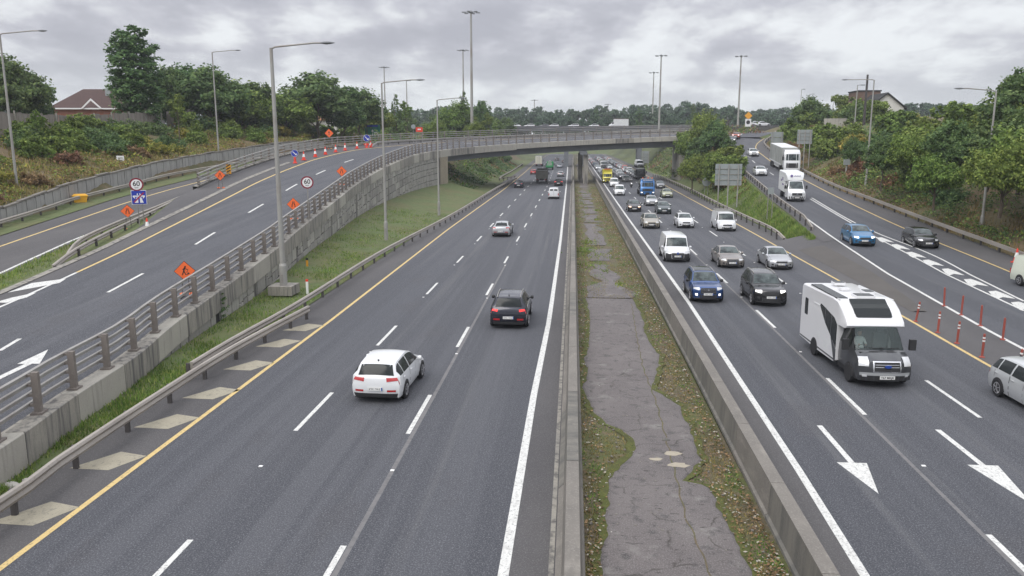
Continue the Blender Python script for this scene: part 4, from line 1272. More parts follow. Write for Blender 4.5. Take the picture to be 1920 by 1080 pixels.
    if detail > 1 and kind != 'van':
        p, _n = bil(top, S(13), nt / 2)
        mb = MB(); mb.prism([(p.x + .1, -.02, p.z), (p.x - .08, -.02, p.z), (p.x - .1, -.02, p.z + .09)], (0, 0, -.02), (0, .04, -.02)); mb.build('roof_aerial', black_pl, t)
        for yw in (.38, -.2):
            p, _n = bil(top, S(pr['ws'][0]) + .3 * sub, jm(yw)); q_, _n = bil(top, S(pr['ws'][0]) + .8 * sub, jm(yw - .45))
            MB().bar(p + _n * .03 + Vector((0, 0, .02)), q_ + Vector((.02, 0, .03)), .02, .015).build('wiper', black_pl, t)
    if badge:
        p, _n = bil(top, S(badge[2] if len(badge) > 2 else 3) - .1 * sub, nt / 2)
        MB().cyl((p.x + .0, 0, p.z), (p.x + .03, 0, p.z), badge[1], badge[1], 14).build('badge', badge[0], t)
    # wheels
    wb = wheelbase or (L * .61 if kind != 'van' else L * .60)
    fx = L / 2 - (L * .185 if kind != 'van' else L * .18); 
    for wx in (fx, fx - wb):
        for q in (-1, 1):
            yo = q * (hw * .995 + .012)
            # arch
            poly = [(wx + (wheel_r * 1.17) * math.cos(a_), yo, wheel_r + (wheel_r * 1.17) * math.sin(a_)) for a_ in [rad(-8 + 196 * k / 14) for k in range(15)]]
            MB().prism(poly, (0, -q * .05, 0), (0, 0, 0)).build('wheel_arch', black_pl, t)
            w = thing_part('wheel', t, (wx, yo - q * .085, wheel_r))
            MB().lathe((0, 0, 0), [(wheel_r * .62, -.10), (wheel_r * .93, -.105), (wheel_r, -.07), (wheel_r, .07), (wheel_r * .93, .105), (wheel_r * .62, .10)], 'Y', 18 if detail > 1 else 12).build('tyre', rubber, w, smooth=True)
            rm = MB(); rm.lathe((0, q * .07, 0), [(.0001, 0), (wheel_r * .6, -.02), (wheel_r * .66, q * .02)], 'Y', 16, caps=False)
            rm.build('rim_well', black_pl, w)
            mb = MB(); mb.lathe((0, q * .092, 0), [(wheel_r * .56, 0), (wheel_r * .56, q * .012), (wheel_r * .66, q * .012), (wheel_r * .66, 0)], 'Y', 16, caps=False)
            for k in range(5):
                a_ = 2 * PI * k / 5 + .3
                mb.bar((0, q * .095, 0), (wheel_r * .6 * math.cos(a_), q * .095, wheel_r * .6 * math.sin(a_)), .03, wheel_r * .2, up=(0, 1, 0))
            mb.build('rim', rim_m, w)
    return t, top, side, S
def thing_part(name, parent, loc):
    o = bpy.data.objects.new(name, None); COL.objects.link(o); o.parent = parent; o.location = loc; o.empty_display_size = .1
    return o

DOWN = -PI / 2     # heading towards the camera
UP = PI / 2
def spot(u, v, L, heading, z=0.0, front=True):
    """middle of a vehicle whose near end stands on the road at this sight line"""
    X, Y, _ = P(u, v, z + .2)
    s = 1 if front else -1
    return (X - s * math.cos(heading) * L / 2, Y - s * math.sin(heading) * L / 2)

white = paint('white', (.72, .73, .74), .05, .3)
silver = paint('silver', (.46, .47, .48), .6, .3)
bronze = paint('warm_grey', (.25, .225, .205), .5, .3)
champ = paint('champagne', (.36, .33, .27), .5, .3)
black = paint('black', (.016, .016, .018), .3, .25)
navy = paint('navy_black', (.02, .022, .035), .4, .25)
blue = paint('blue', (.028, .075, .22), .5, .28)
lblue = paint('light_blue', (.025, .17, .36), .45, .28)
dgreen = paint('dark_green_grey', (.035, .055, .055), .4, .3)
dgrey = paint('dark_grey', (.07, .072, .08), .4, .3)
mgrey = paint('mid_grey', (.19, .195, .205), .5, .3)
red = paint('red', (.45, .03, .03), .2, .3)
pgreen = paint('pale_green', (.36, .37, .22), .4, .3)
ford_b = mat('badge_blue', (.02, .06, .3), .3)

# ---- left carriageway, seen from behind
G1 = 'vehicles driving away on the left carriageway'
def rearcar(name, label, cat, kind, col, u, v, **k):
    hd = k.pop('heading', UP)
    L = k.get('L', 4.35)
    return make_car(name, label, cat, kind, col, spot(u, v, L, hd, 0, front=False), hd, group=G1, **k)
c_, *_ = rearcar('hatchback', 'white hatchback with red tail lights driving away in the middle lane', 'car', 'hatch', white, 704, 748, L=4.15, W=1.86, H=1.52, heading=UP - .04)
rearcar('sport_utility_car', 'black crossover with lit red tail lights and silver roof rails', 'car', 'suv', navy, 953, 611, L=4.5, W=1.90, H=1.68, rails=True, tail='on', trim=True, wheel_r=.36)
rearcar('saloon_car', 'silver saloon driving away between the dashes near the grass slope', 'car', 'saloon', silver, 939, 441, L=4.4, W=1.8, H=1.45)
rearcar('small_van', 'small white van with dark rear window in the fast lane', 'van', 'van', white, 1038, 371, L=4.2, W=1.78, H=1.85, detail=1, wheel_r=.31)
rearcar('hatchback', 'black car directly ahead of the small white van', 'car', 'saloon', black, 1047, 347, L=4.5, W=1.82, H=1.45, detail=1, tail='on')
rearcar('saloon_car', 'silver car in the fast lane between the black car and the bridge shadow', 'car', 'hatch', silver, 1051, 330, L=4.3, W=1.8, H=1.45, detail=1)
rearcar('saloon_car', 'pale blue grey car under the bridge in the fast lane', 'car', 'hatch', paint('blue_grey', (.32, .38, .42), .4), 1049, 314, L=4.3, W=1.8, H=1.45, detail=1)
rearcar('saloon_car', 'dark car beyond the bridge beside the white median line', 'car', 'hatch', dgrey, 1057, 305, L=4.3, W=1.8, H=1.5, detail=1)
rearcar('sport_utility_car', 'dark four wheel drive car far beyond the bridge', 'car', 'suv', dgrey, 1044, 301, L=4.5, W=1.88, H=1.75, detail=1)
rearcar('sport_utility_car', 'dark plum coloured car alone in the slow lane before the bridge', 'car', 'suv', navy, 972, 351, L=4.4, W=1.82, H=1.6, detail=1)
rearcar('hatchback', 'small red car on the slow lane just beyond the bridge', 'car', 'hatch', red, 1000, 326, L=4.0, W=1.75, H=1.45, detail=1)

# ---- right carriageway, facing the camera
G2 = 'vehicles queueing towards the camera on the right carriageway'
def fcar(name, label, cat, kind, col, u, v, **k):
    L = k.get('L', 4.35); hd = k.pop('heading', DOWN)
    return make_car(name, label, cat, kind, col, spot(u, v, L, hd, k.get('z', 0), True), hd, group=G2, **k)
fcar('sport_utility_car', 'metallic blue crossover with bright fog lamps behind the white median line', 'car', 'suv', blue, 1328, 563, L=4.4, W=1.85, H=1.66, rails=True, lights='fog', trim=True, grille='wide', roofm=glass_m, wheel_r=.35, badge=(chrome, .06))
fcar('sport_utility_car', 'black sport utility car with lit headlamps beside the blue crossover', 'car', 'suv', black, 1446, 570, L=4.4, W=1.9, H=1.72, rails=True, lights='on', trim=True, wheel_r=.37)
fcar('saloon_car', 'silver grey saloon beside the yellow shoulder line', 'car', 'saloon', silver, 1466, 502, L=4.5, W=1.82, H=1.45)
fcar('saloon_car', 'warm grey saloon in the middle lane with wide front grille', 'car', 'saloon', bronze, 1374, 499, L=4.6, W=1.85, H=1.42, grille='wide')
v_, top_, side_, S_ = fcar('panel_van', 'white panel van with dark front bumper next to the median line', 'van', 'van', white, 1271, 488, L=5.0, W=2.0, H=1.98, badge=(ford_b, .09, 3), wheel_r=.35, darknose=True)
for q in (0, 1):
    pass
v2, top2, side2, S2_ = fcar('panel_van', 'white panel van carrying a roof rack near the yellow line', 'van', 'van', white, 1364, 431, L=5.0, W=1.96, H=1.95, wheel_r=.34, badge=(chrome, .08, 3))
for x in (1.1, .2, -.7, -1.7): MB().box((x, 0, 2.08), (.07, 1.6, .05)).build('rack_bar', steel, v2)
for q in (-1, 1): MB().box((-.3, q * .75, 2.04), (3.2, .05, .06)).build('rack_rail', steel, v2)
fcar('hatchback', 'champagne coloured hatchback ahead of the black car with warm headlamps', 'car', 'hatch', champ, 1222, 426, L=4.4, W=1.8, H=1.5)
fcar('hatchback', 'white hatchback in the middle lane between two dashes', 'car', 'hatch', white, 1287, 425, L=4.3, W=1.78, H=1.48)
fcar('hatchback', 'dark green grey car in the middle lane in front of the silver one', 'car', 'hatch', dgreen, 1246, 399, L=4.4, W=1.8, H=1.5)
fcar('hatchback', 'black car with glowing warm headlamps in the lane by the median', 'car', 'hatch', black, 1190, 395, L=4.2, W=1.78, H=1.5, lights='warm')
fcar('saloon_car', 'silver car directly in front of the blue recovery truck', 'car', 'hatch', silver, 1223, 384, L=4.2, W=1.78, H=1.45, lights='on', detail=1)
fcar('saloon_car', 'pale green gold saloon on the outer lane by the yellow line', 'car', 'saloon', pgreen, 1252, 369, L=4.4, W=1.78, H=1.45, detail=1)
fcar('hatchback', 'grey car half hidden behind the pale green gold saloon', 'car', 'hatch', mgrey, 1239, 352, L=4.3, W=1.78, H=1.5, detail=1)
fcar('small_van', 'rounded small white van nearest of the white pair by the median', 'van', 'van', white, 1162, 365, L=4.3, W=1.8, H=1.82, detail=1, wheel_r=.31)
fcar('small_van', 'small white van following directly behind the other white van', 'van', 'van', white, 1152, 349, L=4.3, W=1.8, H=1.8, detail=1, wheel_r=.31)

# ---- slip road
G3 = 'vehicles on the right hand slip road'
def hd_at(Y):
    a, b = XW(Y + 4), XW(Y - 4)
    return math.atan2(-8, (b - a)) 
def scar(name, label, cat, kind, col, u, v, **k):
    L = k.get('L', 4.35); X, Y, z = solve(u, v, zR, .2); h = k.pop('heading', None) or hd_at(Y)
    return make_car(name, label, cat, kind, col, (X - math.cos(h) * L / 2, Y - math.sin(h) * L / 2), h, group=G3, z=z + .02, **k)
scar('sport_utility_car', 'bright blue coupe crossover with lit headlamps on the slip road', 'car', 'hatch', lblue, 1622, 459, L=4.55, W=1.85, H=1.62, lights='on', wheel_r=.36)
scar('hatchback', 'black hatchback under the trees beyond the striped chevrons', 'car', 'hatch', black, 1742, 463, L=4.3, W=1.8, H=1.5)
scar('estate_car', 'white estate car following the box van down the slip road', 'car', 'hatch', white, 1428, 328, L=4.5, W=1.8, H=1.5, detail=1)
scar('sport_utility_car', 'white car with silvery blue grille at the bend of the slip road', 'car', 'suv', white, 1414, 292, L=4.5, W=1.85, H=1.6, detail=1, lights='on')
for (u_, v_, Y_, kd_, cl_, nm_, lb_) in ((1372, 269, 184, 'hatch', navy, 'saloon_car', 'dark blue car beside the trees at the top of the slip road'), (1380, 261, 193, 'suv', paint('orange_red', (.5, .08, .04), .2), 'hatchback', 'orange red car at the very top of the slip road')):
    q_ = Q(u_, v_, Y_); make_car(nm_, lb_, 'car', kd_, cl_, (q_[0], Y_), DOWN - .25, L=4.3, W=1.8, H=1.5, detail=1, lights='on', group=G3, z=zR(Y_) + .05)

# car leaving the frame at the lower right: only its tail shows
P0 = P(1868, 742)
make_car('hatchback', 'silver hatchback cut by the right picture edge with dark window frames', 'car', 'hatch', paint('pale_silver', (.62, .635, .64), .4), (P0[0] + .9, P0[1] - 1.3), DOWN + .02, L=4.3, W=1.8, H=1.5, group=G2)
P0 = solve(1912, 535, zR)
make_car('panel_van', 'pale lime white van cut by the right picture edge above the chevrons', 'van', 'van', paint('lime_white', (.68, .71, .60), .05), (P0[0] + .95, P0[1] - 1.45), DOWN + .1, L=5.0, W=1.95, H=1.9, z=zR(P0[1]) + .02, group=G3)

# ---- trucks
def truck_cab(t, x0, W, L, H, col, zb=.55, visor=True, lights='off', gr=True):
    """cab-over cab: front face at local x0"""
    hw = W / 2
    prof = [(x0, zb - .15, .97), (x0 + .02, zb + .25, 1.0), (x0, H * .46, 1.0), (x0 - .10, H * .52, 1.0), (x0 - .30, H * .86, .96), (x0 - .5, H * .94, .92), (x0 - .8, H, .90), (x0 - L, H, .90)]
    rows = []
    for (x, z_, w) in prof:
        rows.append([Vector((x - .16 * abs(q) ** 4 * (1 if x > x0 - .6 else 0), q * hw * w, z_)) for q in (-1, -.85, -.5, 0, .5, .85, 1)])
    mb = MB(); mb.grid(rows)
    for q in (0, 6):
        e = [r[q] for r in rows]; n = len(e)
        low = [Vector((p.x, p.y * (1.0 / 1), zb - .15)) for p in e]
        mb.grid([e, low])
    mb.add([rows[-1][0], rows[-1][6], Vector((x0 - L, rows[-1][6].y, zb - .15)), Vector((x0 - L, rows[-1][0].y, zb - .15))], [(0, 1, 2, 3)])
    mb.build('cab', col, t, smooth=True, angle=30)
    def pt(nm, i0, i1, j0, j1, m, off=.012):
        g = []
        for a in range(3):
            r = []
            for b in range(5):
                p, n_ = bil(rows, i0 + (i1 - i0) * a / 2, j0 + (j1 - j0) * b / 4)
                if n_.x < 0: n_ = -n_
                r.append(p + n_ * off)
            g.append(r)
        return MB().grid(g).build(nm, m, t, smooth=True)
    pt('windscreen', 3.15, 3.92, .55, 5.45, screen_m)
    if gr:
        pt('grille', 1.2, 2.0, 1.4, 4.6, black_pl)
    pt('bumper', .0, .8, .2, 5.8, black_pl)
    for q in (0, 1):
        pt('headlight', .62, 1.0, .55 + q * 3.95, 1.5 + q * 3.95, {'off': lamp_off, 'on': lamp_on}[lights], .02)
    for q in (-1, 1):
        mb = MB(); mb.box((x0 - .95, q * (hw * .955), H * .68), (.75, .04, H * .24)); mb.build('side_window', glass_m, t)
        mb = MB(); mb.box((x0 - .1, q * (hw + .2), H * .66), (.1, .2, .62)); mb.bar((x0 - .2, q * hw * .9, H * .74), (x0 - .1, q * (hw + .2), H * .74), .03, .03); mb.build('mirror', black_pl, t)
    return rows
def truck_wheels(t, xs, W, r=.48):
    for x in xs:
        for q in (-1, 1):
            w = thing_part('wheel', t, (x, q * (W / 2 - .17), r))
            MB().lathe((0, 0, 0), [(r * .58, -.15), (r * .95, -.16), (r, -.12), (r, .12), (r * .95, .16), (r * .58, .15)], 'Y', 16).build('tyre', rubber, w, smooth=True)
            MB().lathe((0, q * .10, 0), [(.001, 0), (r * .3, q * .03), (r * .58, 0)], 'Y', 12, caps=False).build('rim', rim_m, w)
def rbox(c, d, r=.06):
    """box with rounded long edges"""
    mb = MB(); hx, hy, hz_ = d[0] / 2, d[1] / 2, d[2] / 2
    sec = []
    for (sy, sz, a0) in ((1, 1, 0), (-1, 1, 90), (-1, -1, 180), (1, -1, 270)):
        for k in range(4):
            a = rad(a0 + 30 * k); sec.append((sy * (hy - r) + r * math.cos(a), sz * (hz_ - r) + r * math.sin(a)))
    rows = [[(c[0] + x, c[1] + y * f, c[2] + z_ * f) for y, z_ in sec] for x, f in ((-hx, .985), (-hx + r * .6, 1), (hx - r * .6, 1), (hx, .985))]
    mb.grid(rows, True); mb.add(rows[0], [tuple(range(16))]); mb.add(rows[-1], [tuple(range(16))])
    return mb
def truck_at(name, label, cat, u, v, L, h, z=None, group=G2, front=True):
    if z == 'R':
        X, Y, zz = solve(u, v, zR); 
        h = h if h is not None else hd_at(Y); pos = (X - math.cos(h) * L / 2, Y - math.sin(h) * L / 2, zR(Y) * .6 + zR(Y + L) * .4)
        t = thing(name, label, cat, pos, h, group)
        t.rotation_euler = (0, math.atan2(zR(Y + L * .9) - zR(Y), L), h)
        t.location.z = (zR(Y) + zR(Y + L * .9)) / 2 + .02
        return t
    p = spot(u, v, L, h, 0, front); return thing(name, label, cat, (p[0], p[1], 0), h, group)
curtain = mat('curtain_side', (.34, .35, .33), .7, var=[(.9, (1, 1, .3), .45, .65, (.25, .26, .25), .6), (.25, S1, .5, .6, (.45, .46, .44), .7)])
boxw = mat('white_box_body', (.66, .67, .67), .5, var=[(.6, S1, .5, .7, (.55, .56, .56), .5)])
# articulated lorry
t = truck_at('articulated_lorry', 'articulated lorry with white cab and grey curtain sided trailer on the slip road', 'lorry', 1484, 327, 15.5, None, 'R', G3)
truck_cab(t, 7.75, 2.5, 2.2, 3.75, white)
mb = rbox((-2.1, 0, 2.55), (13.0, 2.5, 2.75), .05); mb.build('trailer_body', curtain, t)
MB().box((-2.1, 0, 3.95), (12.9, 2.44, .03)).build('trailer_roof', boxw, t)
for q in (-1, 1):
    MB().box((-2.1, q * 1.262, 1.25), (13, .03, .22)).build('side_rail', boxw, t)
    for k in range(7): MB().box((-8.2 + 2.03 * k, q * 1.262, 2.5), (.05, .02, 2.4)).build('curtain_strap', sign_back, t)
    MB().box((-1.0, q * 1.1, .8), (5.5, .04, .5)).build('side_guard', boxw, t)
for k in range(4):
    MB().box((7.15, -.75 + k * .5, 3.35), (.1, .3, .12)).build('marker_lamp', black_pl, t)
MB().box((7.66, 0, 1.55), (.08, 1.7, .5)).build('lower_grille', black_pl, t)
truck_wheels(t, (6.4, 2.8, -4.4, -5.7, -7.0), 2.5)
# white box van
t = truck_at('box_van', 'white box van with rounded roof spoiler and dark bumper on the slip road', 'van', 1494, 379, 6.6, None, 'R', G3)
rbox((-1.35, 0, 2.0), (3.95, 2.15, 2.35), .07).build('box_body', boxw, t)
# cab by loft
def low_cab(t, xf, W, col, bump, H=2.35, overhang=None, open_ws=False):
    hw = W / 2
    prof = [(xf, .32, .86), (xf + .02, .55, .94), (xf + .01, .85, .95), (xf - .05, 1.05, .93), (xf - .35, 1.24, .92), (xf - .72, 1.36, .90), (xf - 1.0, 1.72, .86), (xf - 1.32, 2.1, .80), (xf - 1.55, 2.28, .78), (xf - 1.9, H, .77), (xf - 2.35, H, .77)]
    rows = []
    for (x, z_, w) in prof:
        fw = max(0, 1 - (xf - x) / 1.6)
        rows.append([Vector((x - .30 * fw * abs(q) ** 2.6, q * hw * w, z_ - .05 * abs(q) ** 2.5)) for q in [-1, -.75, -.5, -.25, 0, .25, .5, .75, 1]])
    mb = MB(); mb.grid(rows)
    if open_ws: mb.f = [f for k_, f in enumerate(mb.f) if not (5 <= k_ // 8 <= 7 and 0 <= k_ % 8 <= 7)]; mb.m = [0] * len(mb.f)
    sides = []
    for q, sg in ((0, -1), (8, 1)):
        g = []
        for r in rows:
            e = r[q]; rr = [e]
            for (wq, zq) in ((.98, 1.3), (1.0, .85), (.98, .5), (.95, .3)):
                rr.append(Vector((e.x, sg * wq * hw, zq)) if zq < e.z - .02 else e.copy())
            g.append(rr)
        mb.grid(g); sides.append(g)
    mb.build('cab', col, t, smooth=True, angle=32)
    def pt(nm, rws, i0, i1, j0, j1, m, off=.012, ni=3, nj=6, parent=None):
        g = []
        for a in range(ni + 1):
            r = []
            for b in range(nj + 1):
                p, n_ = bil(rws, i0 + (i1 - i0) * a / ni, j0 + (j1 - j0) * b / nj)
                if n_.dot(p - Vector((xf - 1.6, 0, 1.0))) < 0: n_ = -n_
                r.append(p + n_ * off)
            g.append(r)
        return MB().grid(g).build(nm, m, parent or t, smooth=True)
    return rows, sides, pt
rows, sides, pt = low_cab(t, 3.3, 2.02, white, None)
pt('windscreen', rows, 5.25, 7.85, .4, 7.6, screen_m); 
for g in sides: pt('side_window', g, 6.3, 8.9, .1, .9, glass_m)
pt('grille', rows, 1.6, 2.9, 1.6, 6.4, black_pl); pt('bumper', rows, 0, 1.35, .3, 7.7, black_pl)
for q in (0, 1): pt('headlight', rows, 2.4, 3.5, .2 + q * 6.2, 1.4 + q * 6.2, lamp_off, .02)
MB().box((3.34, 0, .5), (.02, .54, .12)).build('number_plate', plate_m, t)
MB().cyl((3.31, 0, .93), (3.36, 0, .93), .1).build('badge', chrome, t)
sp_ = MB(); rws = [[Vector((x, q * 1.07 * w, z_)) for q in (-1, -.5, 0, .5, 1)] for x, z_, w in ((1.55, 2.35, .78), (1.45, 2.6, .84), (1.1, 3.0, .95), (.62, 3.17, .99))]
sp_.grid(rws); sp_.add([rws[i][0] for i in range(4)] + [Vector((.62, rws[3][0].y, 2.2)), Vector((1.5, rws[0][0].y, 2.2))], [(0, 1, 2, 3, 4, 5)])
sp_.add([rws[i][4] for i in range(4)] + [Vector((.62, rws[3][4].y, 2.2)), Vector((1.5, rws[0][4].y, 2.2))], [(0, 1, 2, 3, 4, 5)])
sp_.build('roof_spoiler', boxw, t, smooth=True, angle=30)
logo_m = mat('logo_violet', (.10, .06, .22), .6)
mb = MB(); mb.cyl((1.34, -.42, 2.83), (1.40, -.42, 2.86), .15, .15, 12); mb.build('logo', logo_m, t)
mb = MB()
for k in range(6): mb.box((1.37, -.12 + k * .13, 2.83 + (.02 if k % 2 else 0)), (.03, .08, .12 if k % 2 else .09))
mb.build('lettering', logo_m, t)
for q in (-1, 1):
    MB().box((2.1, q * 1.2, 1.6), (.12, .2, .4)).build('mirror', black_pl, t)
    mb = MB(); mb.box((-.6, q * 1.079, 2.35), (.5, .01, .4)); mb.box((-1.5, q * 1.079, 2.1), (.5, .01, .25)); mb.box((-.3, q * 1.079, 1.7), (.9, .01, .18)); mb.build('logo', logo_m, t)
truck_wheels(t, (2.25, -1.9), 2.0, .36)
MB().box((-1.2, 0, .62), (4.2, 1.5, .3)).build('chassis', black_pl, t)

# blue recovery truck carrying a dark pickup, with a silver car behind
bluet = paint('truck_blue', (.03, .16, .42), .3)
t = truck_at('recovery_truck', 'blue recovery truck with orange beacons on its cab roof', 'truck', 1214, 366, 9.0, DOWN)
rows = truck_cab(t, 4.5, 2.45, 1.9, 2.85, bluet, .5, lights='on')
MB().box((4.0, 0, 2.72), (.5, 1.9, .26)).build('header_board', bluet, t)
mb = MB()
for k in range(8): mb.box((4.27, -.7 + k * .2, 2.74), (.02, .12, .13))
mb.build('lettering', sign_w, t)
MB().box((3.6, 0, 2.98), (.3, 1.8, .07)).build('beacon_bar', steel, t)
for q in (-.8, .1, .8): MB().lathe((3.6, q, 3.0), [(.09, 0), (.09, .13), (.05, .17)], n=10).build('beacon', orange, t)
MB().box((-.9, 0, .95), (7.0, 2.4, .22)).build('flat_bed', dgrey, t)
mb = MB()
for q in (-1, 1): mb.bar((2.2, q * 1.1, 1.0), (2.2, q * 1.1, 2.5), .1, .1)
mb.bar((2.2, -1.1, 2.5), (2.2, 1.1, 2.5), .1, .1); mb.build('headboard', dgrey, t)
truck_wheels(t, (3.2, -1.8, -3.0), 2.4, .45)
tp = t.location
make_car('pickup_car', 'dark green grey car riding on the blue recovery truck bed', 'car', 'suv', dgreen, (tp[0], tp[1] + 1.9), DOWN, L=4.5, W=1.85, H=1.7, z=1.06, detail=1, group=G2)
# car transporter behind
t = truck_at('car_transporter', 'car transporter with white vans stacked on its open deck', 'truck', 1201, 335, 11, DOWN)
truck_cab(t, 5.5, 2.45, 1.9, 2.7, dgrey, .5)
MB().box((-.8, 0, 1.0), (9, 2.4, .2)).build('lower_deck', dgrey, t)
MB().box((-.8, 0, 2.9), (9, 2.4, .12)).build('upper_deck', dgrey, t)
for x in (3.4, .5, -2.4, -5.1):
    for q in (-1, 1): MB().box((x, q * 1.15, 1.95), (.1, .08, 2.0)).build('deck_post', mgrey, t)
truck_wheels(t, (4.3, -2.4, -3.6), 2.4, .42)
tp = t.location
for k, lb in enumerate(('white van at the front of the transporter upper deck', 'white van at the back of the transporter upper deck')):
    make_car('loaded_van', lb, 'van', 'van', white, (tp[0], tp[1] - 1.5 + 4.7 * k), DOWN, L=4.3, W=1.8, H=1.7, z=2.96, detail=1, wheel_r=.3, group='vehicles carried on the transporter')
# yellow van, grey tipper and the distant queue
t = truck_at('yellow_box_truck', 'yellow box truck behind the pair of small white vans', 'truck', 1139, 342, 6.2, DOWN)
yelp = paint('yellow', (.62, .55, .05), .1)
rbox((-1.0, 0, 2.0), (4.2, 2.2, 2.1), .06).build('box_body', yelp, t)
truck_cab(t, 3.1, 2.1, 1.8, 2.5, yelp, .5, lights='on'); truck_wheels(t, (1.9, -1.8), 2.1, .4)
MB().box((1.2, 0, 3.1), (.3, 1.5, .1)).build('beacon_bar', orange, t)
def tipper(label, u, v, h, front, g, col, bodycol):
    t = truck_at('tipper_lorry', label, 'lorry', u, v, 8.6, h, None, g, front)
    truck_cab(t, 4.3, 2.45, 1.9, 2.9, col, .55)
    mb = MB(); mb.box((-1.2, 0, 1.05), (6.2, 2.3, .12))
    for q in (-1, 1): mb.box((-1.2, q * 1.2, 2.0), (6.2, .07, 1.8))
    mb.box((-4.3, 0, 2.0), (.08, 2.45, 1.8)); mb.box((1.9, 0, 2.1), (.08, 2.45, 2.1)); mb.build('tipper_body', bodycol, t)
    for k in range(5):
        for q in (-1, 1): MB().box((-4.1 + k * 1.45, q * 1.26, 2.0), (.12, .06, 1.8)).build('body_rib', bodycol, t)
    for q in (-1, 1):
        MB().box((-4.36, q * .9, .8), (.06, .35, .16)).build('tail_light', tail_m, t)
        for x in (-4.36,): MB().box((x, q * 1.0, 2.0), (.1, .12, 1.8)).build('tailgate_post', bodycol, t)
    MB().box((-4.37, 0, 2.9), (.06, 2.5, .1)).build('tailgate_rail', boxw, t)
    truck_wheels(t, (3.0, -1.6, -2.9), 2.45, .5)
    MB().box((-.5, 0, .75), (7.5, .9, .25)).build('chassis', black_pl, t)
    return t
olive = mat('tipper_grey', (.20, .195, .17), .7, .1, var=[(1, S1, .45, .7, (.13, .12, .10), .7)])
tipper('grey tipper lorry seen from behind with a pale frame round its tailgate', 1015, 342, UP, False, G1, boxw, olive)
tipper('grey green tipper lorry in the right hand queue near the bridge pier', 1132, 316, DOWN, True, G2, mgrey, mat('tipper_olive', (.22, .235, .19), .7))
t = truck_at('box_lorry', 'box lorry with cream rear doors in the slow lane beyond the bridge', 'lorry', 1010, 311, 11, UP, None, G1, False)
cream = mat('cream_door', (.6, .58, .48), .6)
rbox((-1.2, 0, 2.35), (8.6, 2.5, 2.9), .05).build('box_body', boxw, t)
for q in (-1, 1):
    MB().box((-5.53, q * .6, 2.35), (.04, 1.14, 2.7)).build('rear_door', cream, t); MB().box((-5.57, q * .25, 2.35), (.03, .04, 2.6)).build('lock_rod', black_pl, t)
    MB().box((-5.55, q * .95, .8), (.06, .4, .16)).build('tail_light', tail_m, t)
truck_cab(t, 5.5, 2.45, 1.9, 2.9, boxw); truck_wheels(t, (4.2, -2.8, -4.0), 2.45, .5)
t = truck_at('flatbed_lorry', 'green flatbed lorry with a machine aboard beyond the bridge', 'lorry', 1030, 318, 9, UP, None, G1, False)
grn = paint('lorry_green', (.03, .30, .10), .1)
MB().box((-1, 0, 1.1), (7, 2.4, .2)).build('flat_bed', grn, t); truck_cab(t, 4.5, 2.4, 1.9, 2.7, grn)
MB().box((-4.4, 0, 1.3), (.12, 2.4, .45)).build('tail_board', grn, t)
mb = MB(); mb.box((-1.2, 0, 1.7), (3, 1.5, .8)); mb.box((-1.8, 0, 2.4), (1.2, 1.2, 1.0)); mb.bar((0, 0, 2), (1.5, 0, 3.0), .25, .3); mb.build('loaded_machine', mat('machine_grey', (.25, .3, .25), .6), t)
truck_wheels(t, (3.2, -2, -3.3), 2.4, .48)

# queue beyond the bridge
far_q = [(1172, 335, 'hatch', mgrey), (1161, 331, 'hatch', dgrey), (1188, 342, 'hatch', mgrey)]
RQ = random.Random(5)
def lane_px(Xl, Y):
    x_ = Xl * math.cos(YAW) + Y * math.sin(YAW); g_ = -Xl * math.sin(YAW) + Y * math.cos(YAW)
    f_ = g_ * math.cos(PITCH) + CAM_H * math.sin(PITCH); return (960 + FPX * x_ / f_, 540 - FPX * (g_ * math.sin(PITCH) - CAM_H * math.cos(PITCH)) / f_)
for Xl, Y0q in ((8.3, 181), (12.4, 199), (16.4, 201)):
    Yq = Y0q + RQ.uniform(0, 3)
    while Yq < 430:
        if not (Xl < 14 and 241 < Yq < 262):
            u_, v_ = lane_px(Xl, Yq); far_q.append((u_, v_, RQ.choice(['hatch', 'hatch', 'saloon', 'suv', 'van']), RQ.choice([white, white, silver, mgrey, dgrey, black, blue, red, silver])))
        Yq += RQ.uniform(5.6, 8.2)
lbl = ['first', 'second', 'third', 'fourth', 'fifth', 'sixth', 'seventh', 'eighth', 'ninth', 'tenth', 'eleventh']
cn = {white.name: 'white', dgrey.name: 'dark grey', mgrey.name: 'mid grey', silver.name: 'silver', blue.name: 'blue', black.name: 'black', red.name: 'red', navy.name: 'navy'}
seen = {}
for (u, v, kd, cl) in far_q:
    X = P(u, v)[0]; lane = 'lane beside the median' if X < 10.4 else ('middle lane' if X < 14.5 else 'lane by the shoulder')
    Xc = 8.3 if X < 10.4 else (12.4 if X < 14.5 else 16.4)
    key = (cn[cl.name], kd, lane); seen[key] = seen.get(key, 0) + 1
    word = {'hatch': 'hatchback', 'saloon': 'saloon', 'suv': 'crossover', 'van': 'small van'}[kd]
    lb = '%s %s queueing in the %s near the bridge' % (key[0], word, lane)
    if seen[key] > 1: lb = '%s %s %s from the bridge in the %s beyond it' % (lbl[min(seen[key] - 1, 10)], key[0], word, lane)
    Y = P(u, v)[1]
    make_car('queueing_' + ('van' if kd == 'van' else 'car'), lb, 'van' if kd == 'van' else 'car', kd, cl, (Xc, Y + 2.2), DOWN, L=4.3, W=1.8, H=1.85 if kd == 'van' else 1.5, detail=0, plate=False, lights='on' if R.random() < .4 else 'off', group='queue of traffic under and beyond the bridge')

